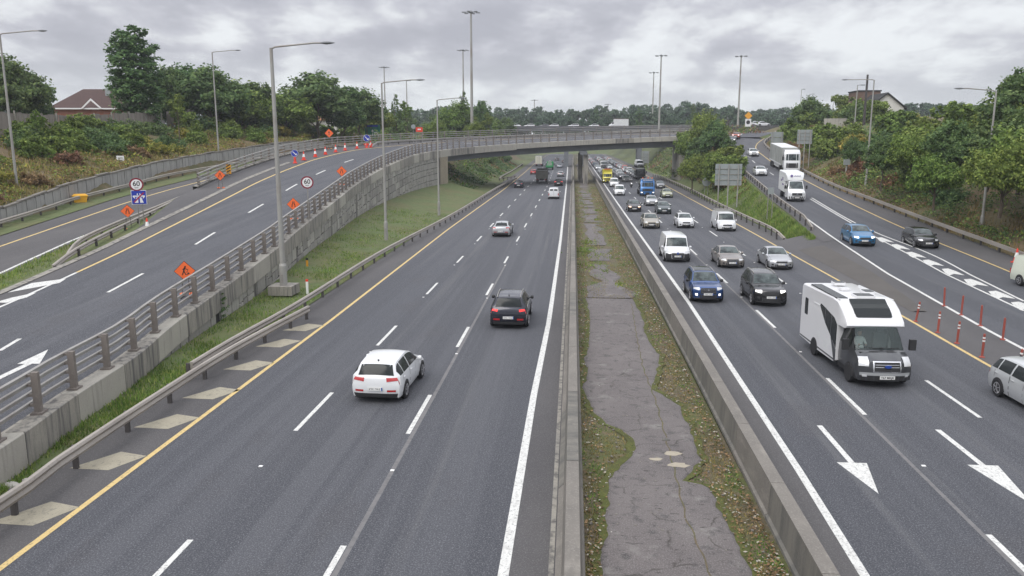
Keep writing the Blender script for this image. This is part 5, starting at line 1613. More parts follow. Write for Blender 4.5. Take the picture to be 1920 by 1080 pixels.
# ---- motorhome
mh_w = mat('motorhome_white', (.74, .74, .75), .35, 0, .6, var=[(.7, S1, .5, .75, (.66, .66, .67), .4)])
mh_g = paint('graphite', (.055, .058, .064), .4, .35)
L = 6.9; X, Y, _ = P(1662, 716, .3); h = DOWN + .03
t = thing('motorhome', 'large white motorhome with graphite cab and black roof windows', 'motorhome', (X - math.cos(h) * L / 2, Y - math.sin(h) * L / 2, 0), h, G2)
rows, sides, pt = low_cab(t, L / 2, 2.08, mh_g, None, 2.0, open_ws=True); MH = (X - math.cos(h) * L / 2, Y - math.sin(h) * L / 2)
cabglass = bpy.data.materials.new('clear_cab_glass'); cabglass.use_nodes = True
_n, _l = cabglass.node_tree.nodes, cabglass.node_tree.links; _b = _n['Principled BSDF']; _b.inputs['Base Color'].default_value = (.12, .15, .15, 1); _b.inputs['Roughness'].default_value = .1; _b.inputs['Specular IOR Level'].default_value = .5
_t = _n.new('ShaderNodeBsdfTransparent'); _t.inputs[0].default_value = (.72, .80, .78, 1); _m = _n.new('ShaderNodeMixShader'); _m.inputs[0].default_value = .66
_l.new(_b.outputs[0], _m.inputs[1]); _l.new(_t.outputs[0], _m.inputs[2]); _l.new(_m.outputs[0], _n['Material Output'].inputs[0])
ws_ = pt('windscreen', rows, 5.02, 7.75, .12, 7.88, cabglass)
xw_ = L / 2
MB().box((xw_ - 2.25, 0, 1.2), (.06, 1.8, 1.7)).build('cab_back_wall', mat('cab_trim', (.10, .10, .105), .8), t)
MB().box((xw_ - .95, 0, 1.18), (.62, 1.66, .22)).build('dashboard', mat('dash_dark', (.035, .037, .04), .6), t)
for q in (-1, 1):
    mb = MB(); mb.box((xw_ - 1.75, q * .45, .98), (.5, .5, .16)); mb.box((xw_ - 2.02, q * .45, 1.38), (.14, .5, .75)); mb.box((xw_ - 2.02, q * .45, 1.86), (.1, .26, .2)); mb.build('seat', mat('seat_fabric', (.16, .165, .17), .9), t)
mb = MB(); mb.lathe((0, 0, 0), [(.17, -.012), (.19, 0), (.17, .012)], 'Z', 18, caps=False); sw_ = mb.build('steering_wheel', black_pl, t); sw_.location = (xw_ - 1.33, -.45, 1.35); sw_.rotation_euler = (0, -.75, 0)
for g in sides:
    pt('side_window', g, 6.3, 9.8, .1, .92, glass_m)
    pt('sill_cladding', g, 1, 10, 3.0, 4.0, black_pl)
pt('grille', rows, 1.45, 3.0, 2.0, 6.0, black_pl, .016)
for a, b, c, d in ((1.40, 1.5, 1.95, 6.05), (2.97, 3.07, 1.95, 6.05), (1.40, 3.07, 1.9, 2.08), (1.40, 3.07, 5.92, 6.1), (2.0, 2.08, 2.2, 5.8), (2.45, 2.53, 2.2, 5.8)):
    pt('grille_surround', rows, a, b, c, d, chrome, .03)
pt('bumper', rows, 0, .95, .25, 7.75, black_pl); pt('bumper_band', rows, .95, 1.35, .2, 7.8, mat('bumper_grey', (.3, .31, .32), .5), .018)
for q in (0, 1):
    pt('headlight', rows, 2.2, 3.75, .05 + q * 6.55, 1.35 + q * 6.55, lamp_off, .03)
    pt('fog_lamp', rows, .75, 1.1, .5 + q * 6.4, 1.1 + q * 6.4, lamp_off, .03)
    pt('bonnet_vent', rows, 4.55, 4.75, 2.0 + q * 2.7, 3.3 + q * 2.7, black_pl, .01)
mb = MB(); mb.lathe((0, 0, 0), [(.001, .012), (.12, .01), (.13, 0)], 'Y', 20, caps=False)
bd = mb.build('badge', ford_b, t); bd.rotation_euler = (0, 0, -PI / 2); bd.location = (L / 2 + .07, 0, .90); bd.scale = (1, 1, .5)
pl = MB().box((L / 2 + .06, 0, .47), (.02, .56, .13)).build('number_plate', plate_m, t)
tm_ = text_mesh('T67 MKJK', .115, 'plate_lettering'); tm_.materials.append(plate_ink)
o = link('plate_lettering', tm_, pl); o.location = (L / 2 + .075, 0, .47); o.rotation_euler = (PI / 2, 0, PI / 2)
for q, yw in ((-1, .1), (1, .75)):
    MB().bar((L / 2 - .72, yw * .9, 1.42), (L / 2 - .66, yw * .9 - .75, 1.46), .03, .025).build('wiper', black_pl, t)
for q in (-1, 1):
    MB().box((L / 2 - .95, q * 1.28, 1.52), (.14, .24, .42)).build('mirror', black_pl, t)
# coach body: side outline extruded
out = [(-L / 2, .42), (-L / 2 - .02, .8), (-L / 2, 2.80), (-L / 2 + .08, 2.9), (-.6, 2.98), (.4, 3.0), (1.0, 2.96), (1.5, 2.72), (2.05, 2.32), (2.12, 2.16), (2.02, 2.06), (1.2, 2.04), (1.15, .5), (.9, .40), (-1.3, .36)]
hwb = 1.14
secs = []
for y, f in ((-hwb, .965), (-hwb + .03, .985), (-hwb + .12, 1.0), (hwb - .12, 1.0), (hwb - .03, .985), (hwb, .965)):
    row = []
    for (x, z_) in out:
        zz = z_ if z_ < 1.0 else 1.0 + (z_ - 1.0) * (f if True else 1); xx = x
        if x > 1.3: xx = 1.3 + (x - 1.3) * (1 - (1 - f) * 5)
        row.append((xx, y, zz))
    secs.append(row)
mb = MB(); mb.grid(secs, True); mb.add(secs[0], [tuple(range(len(out)))]); mb.add(secs[-1], [tuple(range(len(out)))])
mb.build('coach_body', mh_w, t, smooth=True, angle=34)
# black roof window on the sloped nose
def slab(nm, poly, th, m, parent=t):
    n_ = (Vector(poly[1]) - Vector(poly[0])).cross(Vector(poly[2]) - Vector(poly[0])).normalized()
    if n_.z < 0: n_ = -n_
    return MB().prism(poly, n_ * .0, n_ * th).build(nm, m, parent)
def rrect(cx, cy, w, h_, r=.08):
    o_ = []
    for sx, sy, a0 in ((1, 1, 0), (-1, 1, 90), (-1, -1, 180), (1, -1, 270)):
        for k in range(4):
            a = rad(a0 + 30 * k); o_.append((cx + sx * (w / 2 - r) + r * math.cos(a), cy + sy * (h_ / 2 - r) + r * math.sin(a)))
    return o_
sl = lambda x: 2.72 - (x - 1.5) * (.40 / .55) if x > 1.5 else (2.96 - (x - 1.0) * .48 if x > 1.0 else 3.0)
MB().grid([[(x, y * w_, sl(x) + .028) for y in (-.72, -.36, 0, .36, .72)] for x, w_ in ((.94, .88), (.97, .96), (1.0, 1), (1.25, 1), (1.5, 1), (1.7, 1), (1.86, .97), (1.9, .9))]).build('front_rooflight', glass_m, t, fix=False)
seal_b = mat('rooflight_rim', (.08, .08, .085), .5)
def roof_box(cx, cy, w, l, hh=.09, dark=True):
    b_ = MB(); pts = [(x, y, 2.99) for x, y in rrect(cx, cy, l, w, .06)]; b_.prism(pts, (0, 0, 0), (0, 0, hh)); o = b_.build('rooflight', mh_w, t)
    b2_ = MB(); b2_.prism([(x, y, 2.99 + hh) for x, y in rrect(cx, cy, l * .86, w * .86, .05)], (0, 0, 0), (0, 0, .012)); b2_.build('rooflight_pane', glass_m if dark else mh_w, o)
roof_box(.35, .1, .8, .62); roof_box(-.55, .62, .42, .62); roof_box(-2.5, .1, .5, .5, .12); roof_box(-1.2, -.1, .42, .42, .08, False)
MB().box((-.9, -.86, 2.99), (3.2, .45, .04)).build('solar_panel', glass_m, t)
for q in (-1, 1):
    MB().bar((-2.6, q * 1.05, 2.93), (1.0, q * 1.05, 2.98), .05, .05).build('roof_trim', boxw, t)
# the side facing the camera is the vehicle's right side (local -Y)
sy = -1
def side_poly(nm, pts, m, off=.008, parent=t): return MB().prism([(x, sy * (hwb + off), z_) for x, z_ in pts], (0, sy * -.02, 0), (0, 0, 0)).build(nm, m, parent)
side_poly('side_window', rrect(-2.75, 1.95, .42, .75, .06), glass_m)
side_poly('side_window', [(-1.0, 2.35), (-.85, 2.45), (.75, 2.2), (1.12, 1.98), (1.12, 1.0), (.85, 1.15), (-.25, 1.75)], glass_m, .010)
side_poly('window_bar', [(-.32, 2.38), (-.25, 2.38), (-.2, 1.75), (-.27, 1.75)], mh_g, .014)
side_poly('window_bar', [(.42, 2.26), (.49, 2.25), (.5, 1.35), (.43, 1.38)], mh_g, .014)
side_poly('graphic', [(.5, 1.32), (1.14, .95), (1.14, .42), (1.02, .42)], mh_g, .012)
side_poly('locker_door', rrect(-.1, .85, .5, .4, .04), boxw, .006)
side_poly('locker_door', rrect(.35, 1.05, .22, .2, .03), boxw, .006)
side_poly('locker_door', rrect(-1.0, 1.05, .3, .25, .03), boxw, .006)
side_poly('skirt', [(-3.4, .52), (1.1, .52), (1.1, .46), (-3.4, .46)], mh_g, .012)
side_poly('awning_light', rrect(-1.4, 2.32, .7, .05, .02), boxw, .02)
MB().prism([(x, hwb + .008, z_) for x, z_ in rrect(-1.6, 1.9, 1.0, .6, .06)], (0, -.02, 0), (0, 0, 0)).build('side_window', glass_m, t)
MB().box((-L / 2 - .03, 0, 1.95), (.02, 1.1, .55)).build('rear_window', glass_m, t)
for q in (-1, 1): MB().box((-L / 2 - .02, q * .95, 1.0), (.06, .16, .45)).build('tail_light', tail_m, t)
for wx in (2.45, -1.45):
    for q in (-1, 1):
        r = .37; yo = q * (1.08 if wx > 0 else hwb + .012)
        poly = [(wx + r * 1.16 * math.cos(a_), yo, r + r * 1.16 * math.sin(a_)) for a_ in [rad(-6 + 192 * k / 14) for k in range(15)]]
        MB().prism(poly, (0, -q * .08, 0), (0, 0, 0)).build('wheel_arch', black_pl, t)
        w = thing_part('wheel', t, (wx, yo - q * .09, r))
        MB().lathe((0, 0, 0), [(r * .6, -.11), (r * .93, -.115), (r, -.08), (r, .08), (r * .93, .115), (r * .6, .11)], 'Y', 20).build('tyre', rubber, w, smooth=True)
        MB().lathe((0, q * .09, 0), [(.001, q * .01), (r * .3, q * .02), (r * .62, 0)], 'Y', 16, caps=False).build('rim', mgrey, w)

# ---- people: jointed outline grown with a skin modifier
def figure(name, label, pts, edges, radii, loc, rz, m, parts=None, group=None):
    me = bpy.data.meshes.new('body'); me.from_pydata(pts, edges, [])
    ob = link(name, me); ob.location = loc; ob.rotation_euler = (0, 0, rz)
    md = ob.modifiers.new('skin', 'SKIN'); md.use_smooth_shade = True
    sv = me.skin_vertices[0].data
    for i, r in enumerate(radii): sv[i].radius = (r, r * .85)
    sv[0].use_root = True
    s_ = ob.modifiers.new('sub', 'SUBSURF'); s_.levels = 1; s_.render_levels = 1
    dg = bpy.context.evaluated_depsgraph_get()
    me2 = bpy.data.meshes.new_from_object(ob.evaluated_get(dg)); me2.materials.clear(); me2.materials.append(m)
    me2.shade_smooth()
    bpy.data.objects.remove(ob, do_unlink=True)
    o = link(name, me2); o.location = loc; o.rotation_euler = (0, 0, rz)
    return tag(o, label, 'person', group)
def driver(label, loc, rz, m):
    pts = [(0, 0, 1.12), (-.06, 0, 1.34), (-.06, 0, 1.56), (-.03, 0, 1.66), (-.05, .19, 1.55), (.12, .24, 1.34), (.34, .13, 1.38), (-.05, -.19, 1.55), (.12, -.24, 1.34), (.34, -.13, 1.38), (.36, .12, 1.12), (.36, -.12, 1.12)]
    ed = [(0, 1), (1, 2), (2, 3), (2, 4), (4, 5), (5, 6), (2, 7), (7, 8), (8, 9), (0, 10), (0, 11)]
    o = figure('person', label, pts, ed, [.16, .15, .15, .06, .07, .055, .04, .07, .055, .04, .09, .09], loc, rz, m)
    MB().lathe((-.01, 0, 1.80), [(.02, -.13), (.07, -.10), (.085, 0), (.09, .06), (.05, .11), (.01, .125)], n=14).build('head', skin_m, o, smooth=True)
    MB().lathe((-.03, 0, 1.85), [(.096, -.03), (.10, .03), (.06, .085), (.01, .10)], n=14).build('hair', mat('grey_hair', (.2, .19, .18), .9), o, smooth=True)
    for q in (-1, 1): MB().lathe((.36, q * .13, 1.39), [(.01, -.04), (.035, -.02), (.04, .02), (.01, .05)], n=8).build('hand', skin_m, o, smooth=True)
    return o
driver('driver in pale shirt behind the windscreen of the motorhome', (MH[0] + math.cos(h) * (6.9 / 2 - 1.75) + math.cos(h + PI / 2) * -.45, MH[1] + math.sin(h) * (6.9 / 2 - 1.75) + math.sin(h + PI / 2) * -.45, 0), h, mat('pale_shirt', (.62, .64, .63), .9))
def rider(label, loc, rz, m, helm):
    # seated astride, x forward
    pts = [(0, 0, .82), (-.02, 0, 1.08), (.02, 0, 1.32), (.04, 0, 1.42), (.06, 0, 1.56), (.08, 0, 1.66),
           (.02, .19, 1.34), (.22, .27, 1.14), (.46, .30, 1.06), (.02, -.19, 1.34), (.22, -.27, 1.14), (.46, -.30, 1.06),
           (.06, .14, .80), (.42, .24, .72), (.20, .24, .36), (.32, .24, .30), (.06, -.14, .80), (.42, -.24, .72), (.20, -.24, .36), (.32, -.24, .30)]
    ed = [(0, 1), (1, 2), (2, 3), (3, 4), (4, 5), (2, 6), (6, 7), (7, 8), (2, 9), (9, 10), (10, 11), (0, 12), (12, 13), (13, 14), (14, 15), (0, 16), (16, 17), (17, 18), (18, 19)]
    rr = [.16, .15, .17, .07, .10, .09, .08, .06, .045, .08, .06, .045, .12, .085, .055, .045, .12, .085, .055, .045]
    o = figure('person', label, pts, ed, rr, loc, rz, m)
    MB().lathe((.07, 0, 1.60), [(.02, -.15), (.12, -.12), (.15, 0), (.13, .1), (.02, .15)], n=14).build('helmet', helm, o, smooth=True)
    MB().box((.19, 0, 1.60), (.06, .2, .1)).build('visor', black_pl, o)
    return o
def motorbike(label, u, v, col):
    X, Y, _ = P(u, v); L = 2.1; t = thing('motorcycle', label, 'motorcycle', (X, Y + L / 2, 0), DOWN)
    for x in (.72, -.72):
        w = thing_part('wheel', t, (x, 0, .32))
        MB().lathe((0, 0, 0), [(.22, -.05), (.30, -.07), (.32, 0), (.30, .07), (.22, .05)], 'Y', 16, caps=False).build('tyre', rubber, w, smooth=True)
        MB().lathe((0, 0, 0), [(.001, .01), (.2, .01), (.23, 0)], 'Y', 12, caps=False).build('rim', rim_m, w)
    MB().lathe((.15, 0, .82), [(.02, -.3), (.14, -.2), (.17, 0), (.13, .22), (.02, .32)], n=10).build('fuel_tank', col, t, smooth=True)
    mb = MB(); mb.prism([(.9, -.2, .62), (.62, -.2, 1.15), (.3, -.2, .9), (.4, -.2, .5)], (0, 0, 0), (0, .4, 0)); mb.build('fairing', col, t)
    MB().box((.88, 0, .86), (.06, .22, .16)).build('headlight', lamp_on, t)
    mb = MB(); mb.bar((.55, -.35, 1.05), (.55, .35, 1.05), .04, .04); mb.bar((.6, 0, 1.05), (.75, 0, .32), .12, .08); mb.build('handlebar', black_pl, t)
    MB().box((-.3, 0, .76), (.75, .3, .1)).build('seat', black_pl, t); MB().box((0, 0, .5), (.6, .35, .35)).build('engine', dgrey, t)
    return (X, Y + L / 2, 0)
p = motorbike('dark motorcycle with a lit headlamp riding between the lanes', 1184, 352, dgrey)
rider('rider in dark jacket and white helmet astride the front motorcycle', p, DOWN, mat('dark_jacket', (.03, .03, .035), .8), sign_w)
p = motorbike('motorcycle with white fairing farther back between the lanes', 1172, 334, white)
rider('rider in dark red jacket on the white motorcycle behind', p, DOWN, mat('red_jacket', (.25, .04, .03), .8), dgrey)

# ---- traffic on the road beyond the bridge
ZF = 14.2; YF = 300
struct(MB().box((10, YF + 4, ZF - .5), (150, 14, 1.0)).build('far_flyover_deck', beam_m))
pw = thing('parapet_wall', 'dark parapet wall of the farther road behind the bridge', 'wall', (0, 0, 0))
for k in range(30): MB().box((-62.5 + k * 5, YF - 3.2, ZF + .25), (4.95, .3, .9)).build('wall_panel', mat('dark_wall', (.10, .10, .11), .85, var=[(.5, S1, .45, .7, (.15, .15, .155), .7)]), pw)
for x in (-2.6, 3, 24.5): tag(MB().box((x, YF + 3, ZF / 2 - .6), (1.6, 8, ZF - .2)).build('far_pier', beam_m), 'grey pier of the farther road beyond the bridge', 'pier', 'piers of the farther road')
for (u, kd, cl, lb, hd) in [(948, 'hatch', white, 'white car left end of the row on the farther road', 0), (966, 'saloon', white, 'white saloon second from the left on the farther road', 0), (992, 'hatch', white, 'white hatchback third in the row on the farther road', 0), (1020, 'saloon', dgrey, 'dark saloon in the row on the farther road', 0), (1037, 'hatch', white, 'small white car right behind the dark saloon', 0),
                            (1075, 'suv', white, 'white crossover on the farther road above the left carriageway', 0), (1113, 'saloon', white, 'white saloon just ahead of the box truck beyond the bridge', 0)]:
    make_car('distant_car', lb, 'car', kd, cl, (Q(u, 238, YF)[0], YF), hd + PI, L=4.4, W=1.8, H=1.5, z=ZF, detail=0, plate=False, group='cars passing on the farther road')
t = thing('box_truck', 'white box truck with dark red roof edge on the farther road', 'truck', (Q(1160, 238, YF)[0], YF, ZF), PI, 'cars passing on the farther road')
rbox((-.8, 0, 1.9), (5.4, 2.3, 2.5), .05).build('box_body', boxw, t); MB().box((-.8, 0, 3.18), (5.4, 2.3, .08)).build('roof_edge', mat('maroon', (.2, .03, .04), .6), t)
rows, sides, pt = low_cab(t, 3.7, 2.05, white, None)
pt('windscreen', rows, 5.25, 7.85, .4, 7.6, screen_m)
for g in sides: pt('side_window', g, 6.3, 8.9, .1, .9, glass_m)
truck_wheels(t, (2.6, -2.0), 2.1, .38)
for (u, cl, lb) in ((1418, white, 'white car left of the pair parked beyond the slip road bend'), (1430, white, 'white car right of the pair parked beyond the slip road bend')):
    q = Q(u, 237, 235); make_car('parked_car', lb, 'car', 'saloon', cl, (q[0], 235), .2, L=4.3, W=1.8, H=1.45, z=q[2], detail=0, plate=False, group='cars beyond the slip road bend')
struct(MB().box((52, 240, 12.6), (40, 20, 1.6)).build('far_pavement', asph_sh))
# ================================================================== lamp posts and masts
def lamp_post(label, base, height, arm, rz=0.0, rise=.25, slab=None, r=.13, group='single arm street lamps along the roads'):
    t = thing('street_lamp', label, 'street lamp', base, rz, group)
    mb = MB(); mb.cyl((0, 0, 0), (0, 0, 1.6), r * 1.35, r * 1.3, 14); mb.cyl((0, 0, 1.6), (0, 0, 1.75), r * 1.3, r * .95, 14); mb.cyl((0, 0, 1.75), (0, 0, height), r * .95, r * .55, 14); mb.build('pole', pole_m, t, smooth=True)
    MB().box((0, -r * 1.36, .85), (.14, .02, .5)).build('access_door', steel, t)
    mb = MB(); mb.tube([(0, 0, height - .05), (.25, 0, height + .05), (arm * .75, 0, height + rise), (arm - .35, 0, height + rise)], .05, 8); mb.build('arm', pole_m, t, smooth=True)
    mb = MB(); mb.grid([[(arm - .45 + .98 * u_, .19 * math.sin(PI * min(1, u_ * 1.0 + .12)) * math.cos(a), height + rise + .09 * math.sin(a) * math.sin(PI * min(1, u_ + .12))) for a in [2 * PI * k / 10 for k in range(10)]] for u_ in (0, .15, .35, .6, .8, .88)], True)
    mb.build('lantern', pole_dk, t, smooth=True)
    if slab: MB().box((0, 0, slab[2] / 2 - .1), slab).build('foundation', conc, t)
    return t
zq = lambda u, v: solve(u, v, zLs)
p = zq(37, 395); lamp_post('leftmost street lamp rising behind the guardrail of the exit road', (p[0], p[1], p[2] - .3), 15.2, 3.9, group='single arm street lamps along the roads')
p = zq(408, 312); lamp_post('street lamp at the ribbed wall in front of the tree belt', (p[0] + .3, p[1], p[2] - .2), 15.6, 3.7)
p = P(533, 552, 0.2); lamp_post('big street lamp on a concrete block in front of the retaining wall', (p[0], p[1], .35), 14.2, 3.35, slab=(1.45, 1.45, .55), r=.17)
p = P(724, 447, .6); lamp_post('street lamp on the grass slope before the stone wall', (p[0], p[1], .45), 13.9, 3.5)
p = P(823, 399, .6); lamp_post('street lamp on the grass slope beside the bridge abutment', (p[0], p[1], .3), 13.9, 3.1, rz=.25)
p = solve(1622, 362, zR); lamp_post('street lamp under the trees right of the slip road with arm to the left', (p[0], p[1], p[2]), Q(1628, 150, p[1])[2] - p[2], 3.6, PI, rise=.05)
p = solve(1828, 440, zR); lamp_post('street lamp half hidden by the dense trees at the right', (p[0] + .5, p[1], p[2]), 12.5, 3.2, PI)
p = P(1250, 320, 0); 
def mast(label, u, vt, Y, zb, r=.28, thin=False):
    X, _, zt = Q(u, vt, Y); t = thing('high_mast_lamp', label, 'light mast', (X, Y, zb), 0, 'tall light masts on the skyline')
    h = zt - zb; mb = MB(); mb.cyl((0, 0, 0), (0, 0, h), r * 1.15, r * .62, 10); mb.build('pole', pole_m, t, smooth=True)
    mb = MB(); mb.lathe((0, 0, h - .5), [(.3, 0), (.55, .25), (.3, .6)], n=10); mb.build('crown', pole_dk, t)
    for k in range(6):
        a = 2 * PI * k / 6 + .3; mb = MB(); mb.bar((.3 * math.cos(a), .3 * math.sin(a), h - .2), (1.35 * math.cos(a), 1.35 * math.sin(a), h - .25), .09, .07); mb.box((1.75 * math.cos(a), 1.75 * math.sin(a), h - .3), (.95, .5, .2), a); mb.build('floodlight', pole_dk, t)
mast('tallest light mast standing behind the bushes left of the bridge centre', 883, 21, 200, 9, .36)
mast('thinner light mast just left of the tallest one', 868, 93, 290, 9, .33)
mast('light mast between the tree belt and the second street lamp', 720, 125, 330, 9, .33)
mast('light mast low over the trees near the green direction sign', 762, 150, 390, 9, .33)
mast('tall light mast right of centre above the far treeline', 1240, 103, 285, 11, .34)
mast('shorter light mast left of the tall right of centre one', 1226, 135, 350, 11, .3)
mast('light mast above the bend of the slip road', 1390, 104, 285, 11, .34)
mast('distant light mast over the white cars on the farther road', 1002, 187, 470, 9, .32)
mast('small distant light mast nearest the middle of the treeline', 1016, 200, 560, 9, .32)
mast('distant light mast above the box truck', 1140, 195, 520, 9, .32)
def slim_pole(label, u, vt, Y, zb, arm=1.6, rz=0.0):
    X, _, zt = Q(u, vt, Y); t = thing('street_lamp', label, 'street lamp', (X, Y, zb), rz, 'distant street lamps at the right')
    h = zt - zb; MB().cyl((0, 0, 0), (0, 0, h), .11, .07, 8).build('pole', pole_m, t, smooth=True)
    mb = MB(); mb.bar((0, 0, h), (arm, 0, h + .1), .08, .08); mb.box((arm + .2, 0, h + .08), (.7, .3, .14)); mb.build('lantern', pole_dk, t)
slim_pole('street lamp in front of the brown brick building', 1608, 160, 150, 12, 1.0, .4)
slim_pole('faint street lamp farthest from the brick building', 1563, 185, 230, 12)
slim_pole('faint street lamp second left of the brick building', 1579, 178, 220, 12)
slim_pole('faint street lamp nearest left of the brick building', 1600, 172, 210, 12)
slim_pole('thin dark pole above the tree beside the direction sign', 1503, 168, 220, 12, .4)
slim_pole('pale lamp right of the thin dark pole over the tree', 1518, 177, 230, 12, .8)
X, _, zt = Q(1627, 140, 140); tag(MB().cyl((X, 140, 12), (X, 140, zt), .22, .16, 10).build('utility_pole', post_dk), 'dark utility pole in front of the white gabled house', 'pole')

# ================================================================== signs
def disc(mb, c, r, y, n=28, th=.012):
    mb.prism([(c[0] + r * math.cos(2 * PI * k / n), y, c[1] + r * math.sin(2 * PI * k / n)) for k in range(n)], (0, -th, 0), (0, 0, 0)); return mb
def speed_sign(parent, c, r, y=-.05):
    disc(MB(), c, r, y + .03, th=.03).build('sign_plate', sign_red, parent)
    f = disc(MB(), c, r * .78, y - .003, th=.004).build('sign_face', sign_w, parent)
    me = text_mesh('60', r * 1.02); me.materials.append(ink); o = link('numeral', me, f); o.location = (c[0], y - .012, c[1] + r * .10); o.rotation_euler = (PI / 2, 0, 0)
    me = text_mesh('km/h', r * .26); me.materials.append(ink); o = link('lettering', me, f); o.location = (c[0], y - .012, c[1] - r * .48); o.rotation_euler = (PI / 2, 0, 0)
def face_cam(X, Y): return math.atan2(-X, Y) * .75
def m_way_end(parent, cx, cz, s, y=-.05):
    MB().box((cx, y + .02, cz), (s * 1.08, .02, s * 1.08)).build('sign_border', sign_w, parent)
    f = MB().box((cx, y + .0, cz), (s, .03, s)).build('sign_face', sign_blue, parent)
    k = s / 2; q = lambda pts: [(cx + a * k, y - .018, cz + b * k) for a, b in pts]
    mb = MB()
    for sg in (-1, 1):
        mb.prism(q([(sg * .12, -.82), (sg * .62, -.82), (sg * .34, .0), (sg * .12, .0)]), (0, -.002, 0), (0, .002, 0))
        mb.prism(q([(sg * .12, .34), (sg * .28, .34), (sg * .22, .62), (sg * .12, .62)]), (0, -.002, 0), (0, .002, 0))
    mb.prism(q([(-.85, .10), (.85, .10), (.85, .28), (-.85, .28)]), (0, -.003, 0), (0, .002, 0))
    for sg in (-1, 1): mb.prism(q([(sg * .85, .10), (sg * .62, .10), (sg * .5, -.15), (sg * .62, -.15)]), (0, -.002, 0), (0, .002, 0))
    mb.build('road_symbol', sign_w, f)
    mb = MB(); mb.prism(q([(-.8, -.66), (-.66, -.8), (.8, .66), (.66, .8)]), (0, -.008, 0), (0, -.004, 0)); mb.build('red_bar', mat('bar_red', (.35, .01, .06), .5), f)
def legs(parent, xs, h, r=.035, m=steel):
    for x in xs: MB().cyl((x, 0, 0), (x, 0, h), r, r, 8).build('post', m, parent)
def work_sign(label, loc, rz, s=.75, h=1.25, symbol='narrow'):
    t = thing('roadworks_sign', label, 'road sign', loc, rz, 'orange diamond roadworks signs')
    k = s * .7071
    MB().prism([(0, 0, h - k), (k, 0, h), (0, 0, h + k), (-k, 0, h)], (0, -.02, 0), (0, .02, 0)).build('sign_edge', ink, t)
    k2 = k * .95; f = MB().prism([(0, 0, h - k2), (k2, 0, h), (0, 0, h + k2), (-k2, 0, h)], (0, -.026, 0), (0, -.021, 0)).build('sign_face', orange, t)
    mb = MB()
    if symbol == 'worker':
        y = -.033
        disc(mb, (.05 * s, h + .30 * s), .055 * s, y, 10, .004)
        for a, b, w in (((.02, .25), (-.06, .02), .09), ((-.06, .02), (-.17, -.28), .06), ((-.06, .02), (.07, -.27), .06), ((.0, .2), (.2, .08), .045), ((.0, .2), (-.14, .1), .045), ((.22, .13), (.13, -.13), .03)):
            mb.bar((a[0] * s, y, h + a[1] * s), (b[0] * s, y, h + b[1] * s), w * s, .006, up=(0, 1, 0))
        mb.prism([(.08 * s, y, h - .28 * s), (.33 * s, y, h - .18 * s), (.24 * s, y, h - .1 * s)], (0, -.003, 0), (0, .003, 0))
    else:
        y = -.033
        for sg in (-1, 1):
            if symbol == 'narrow':
                for a, b in (((.15, -.3), (.15, -.06)), ((.15, -.06), (.07, .08)), ((.07, .08), (.07, .3))): mb.bar((sg * a[0] * s, y, h + a[1] * s), (sg * b[0] * s, y, h + b[1] * s), .07 * s, .006, up=(0, 1, 0))
    if symbol == 'arrow':
        mb.bar((0, y, h - .3 * s), (0, y, h + .12 * s), .08 * s, .006, up=(0, 1, 0)); mb.prism([(-.14 * s, y, h + .1 * s), (.14 * s, y, h + .1 * s), (0, y, h + .32 * s)], (0, -.003, 0), (0, .003, 0))
    mb.build('symbol', ink, f, fix=False)
    mb = MB()
    for x in (-.22, .22):
        mb.bar((x, 0, .02), (x * .4, 0, h), .03, .03); mb.bar((x, -.35, .02), (x, .35, .02), .04, .04)
    mb.build('stand', post_dk, t)
    for x in (-.22, .22): MB().lathe((x, .22, .05), [(.02, 0), (.13, .03), (.14, .1), (.08, .15), (.02, .16)], n=10).build('ballast_bag', orange_base, t)
    return t
def cone(label, loc, s=1.0):
    t = thing('traffic_cone', label, 'traffic cone', loc, R.random(), 'red and white traffic cones')
    MB().box((0, 0, .03 * s), (.5 * s, .5 * s, .06 * s)).build('base', cone_red, t)
    MB().lathe((0, 0, .06 * s), [(.19 * s, 0), (.145 * s, .3 * s)], n=14, caps=False).build('cone_body', cone_red, t, smooth=True)
    MB().lathe((0, 0, .06 * s), [(.148 * s, .3 * s), (.085 * s, .62 * s)], n=14, caps=False).build('sleeve', cone_w, t, smooth=True)
    MB().lathe((0, 0, .06 * s), [(.087 * s, .62 * s), (.05 * s, .85 * s), (.02 * s, .9 * s)], n=14, caps=True).build('tip', cone_red, t, smooth=True)
# double post with 60 and end of motorway
X, Y, Z = solve(266, 432, zLs)
t = thing('road_sign', 'round 60 sign above a blue end of motorway sign at the grass wedge', 'road sign', (X, Y, Z), face_cam(X, Y))
hpx = Y / 1480.0
sc_ = math.hypot(X, Y) / 1540.0
speed_sign(t, (-.10, Q(262, 346, Y)[2] - Z), 11.5 * sc_)
m_way_end(t, 0, Q(264, 370, Y)[2] - Z, 23 * sc_)
legs(t, (-.12, .2), Q(262, 356, Y)[2] - Z)
X, Y, Z = solve(256, 433, zLs); work_sign('orange road narrows sign below the blue end of motorway sign', (X - .1, Y - .8, Z + .05), face_cam(X, Y), .68, 1.5)
X, Y, Z = solve(277, 434, zLs); cone('traffic cone beside the double sign post on the wedge', (X, Y, Z + .05), 1.0)
X, Y, Z = solve(414, 353, zLs, 1.0); work_sign('orange road narrows sign where the ramp railing starts', (X, Y, Z + .9), face_cam(X, Y), .72, 1.35)
# left picture edge pair of signs
X, Y, Z = solve(4, 408, zLs)
t = thing('road_sign', 'blue motorway sign with round sign above cut by the left picture edge', 'road sign', (X - .3, Y, Z - .2), face_cam(X, Y))
sc_ = math.hypot(X, Y) / 1540.0
speed_sign(t, (-.3, Q(0, 346, Y)[2] - Z + .2), 11.5 * sc_); m_way_end(t, -.25, Q(0, 369, Y)[2] - Z + .2, 22 * sc_); legs(t, (0.1,), Q(4, 356, Y)[2] - Z + .2)
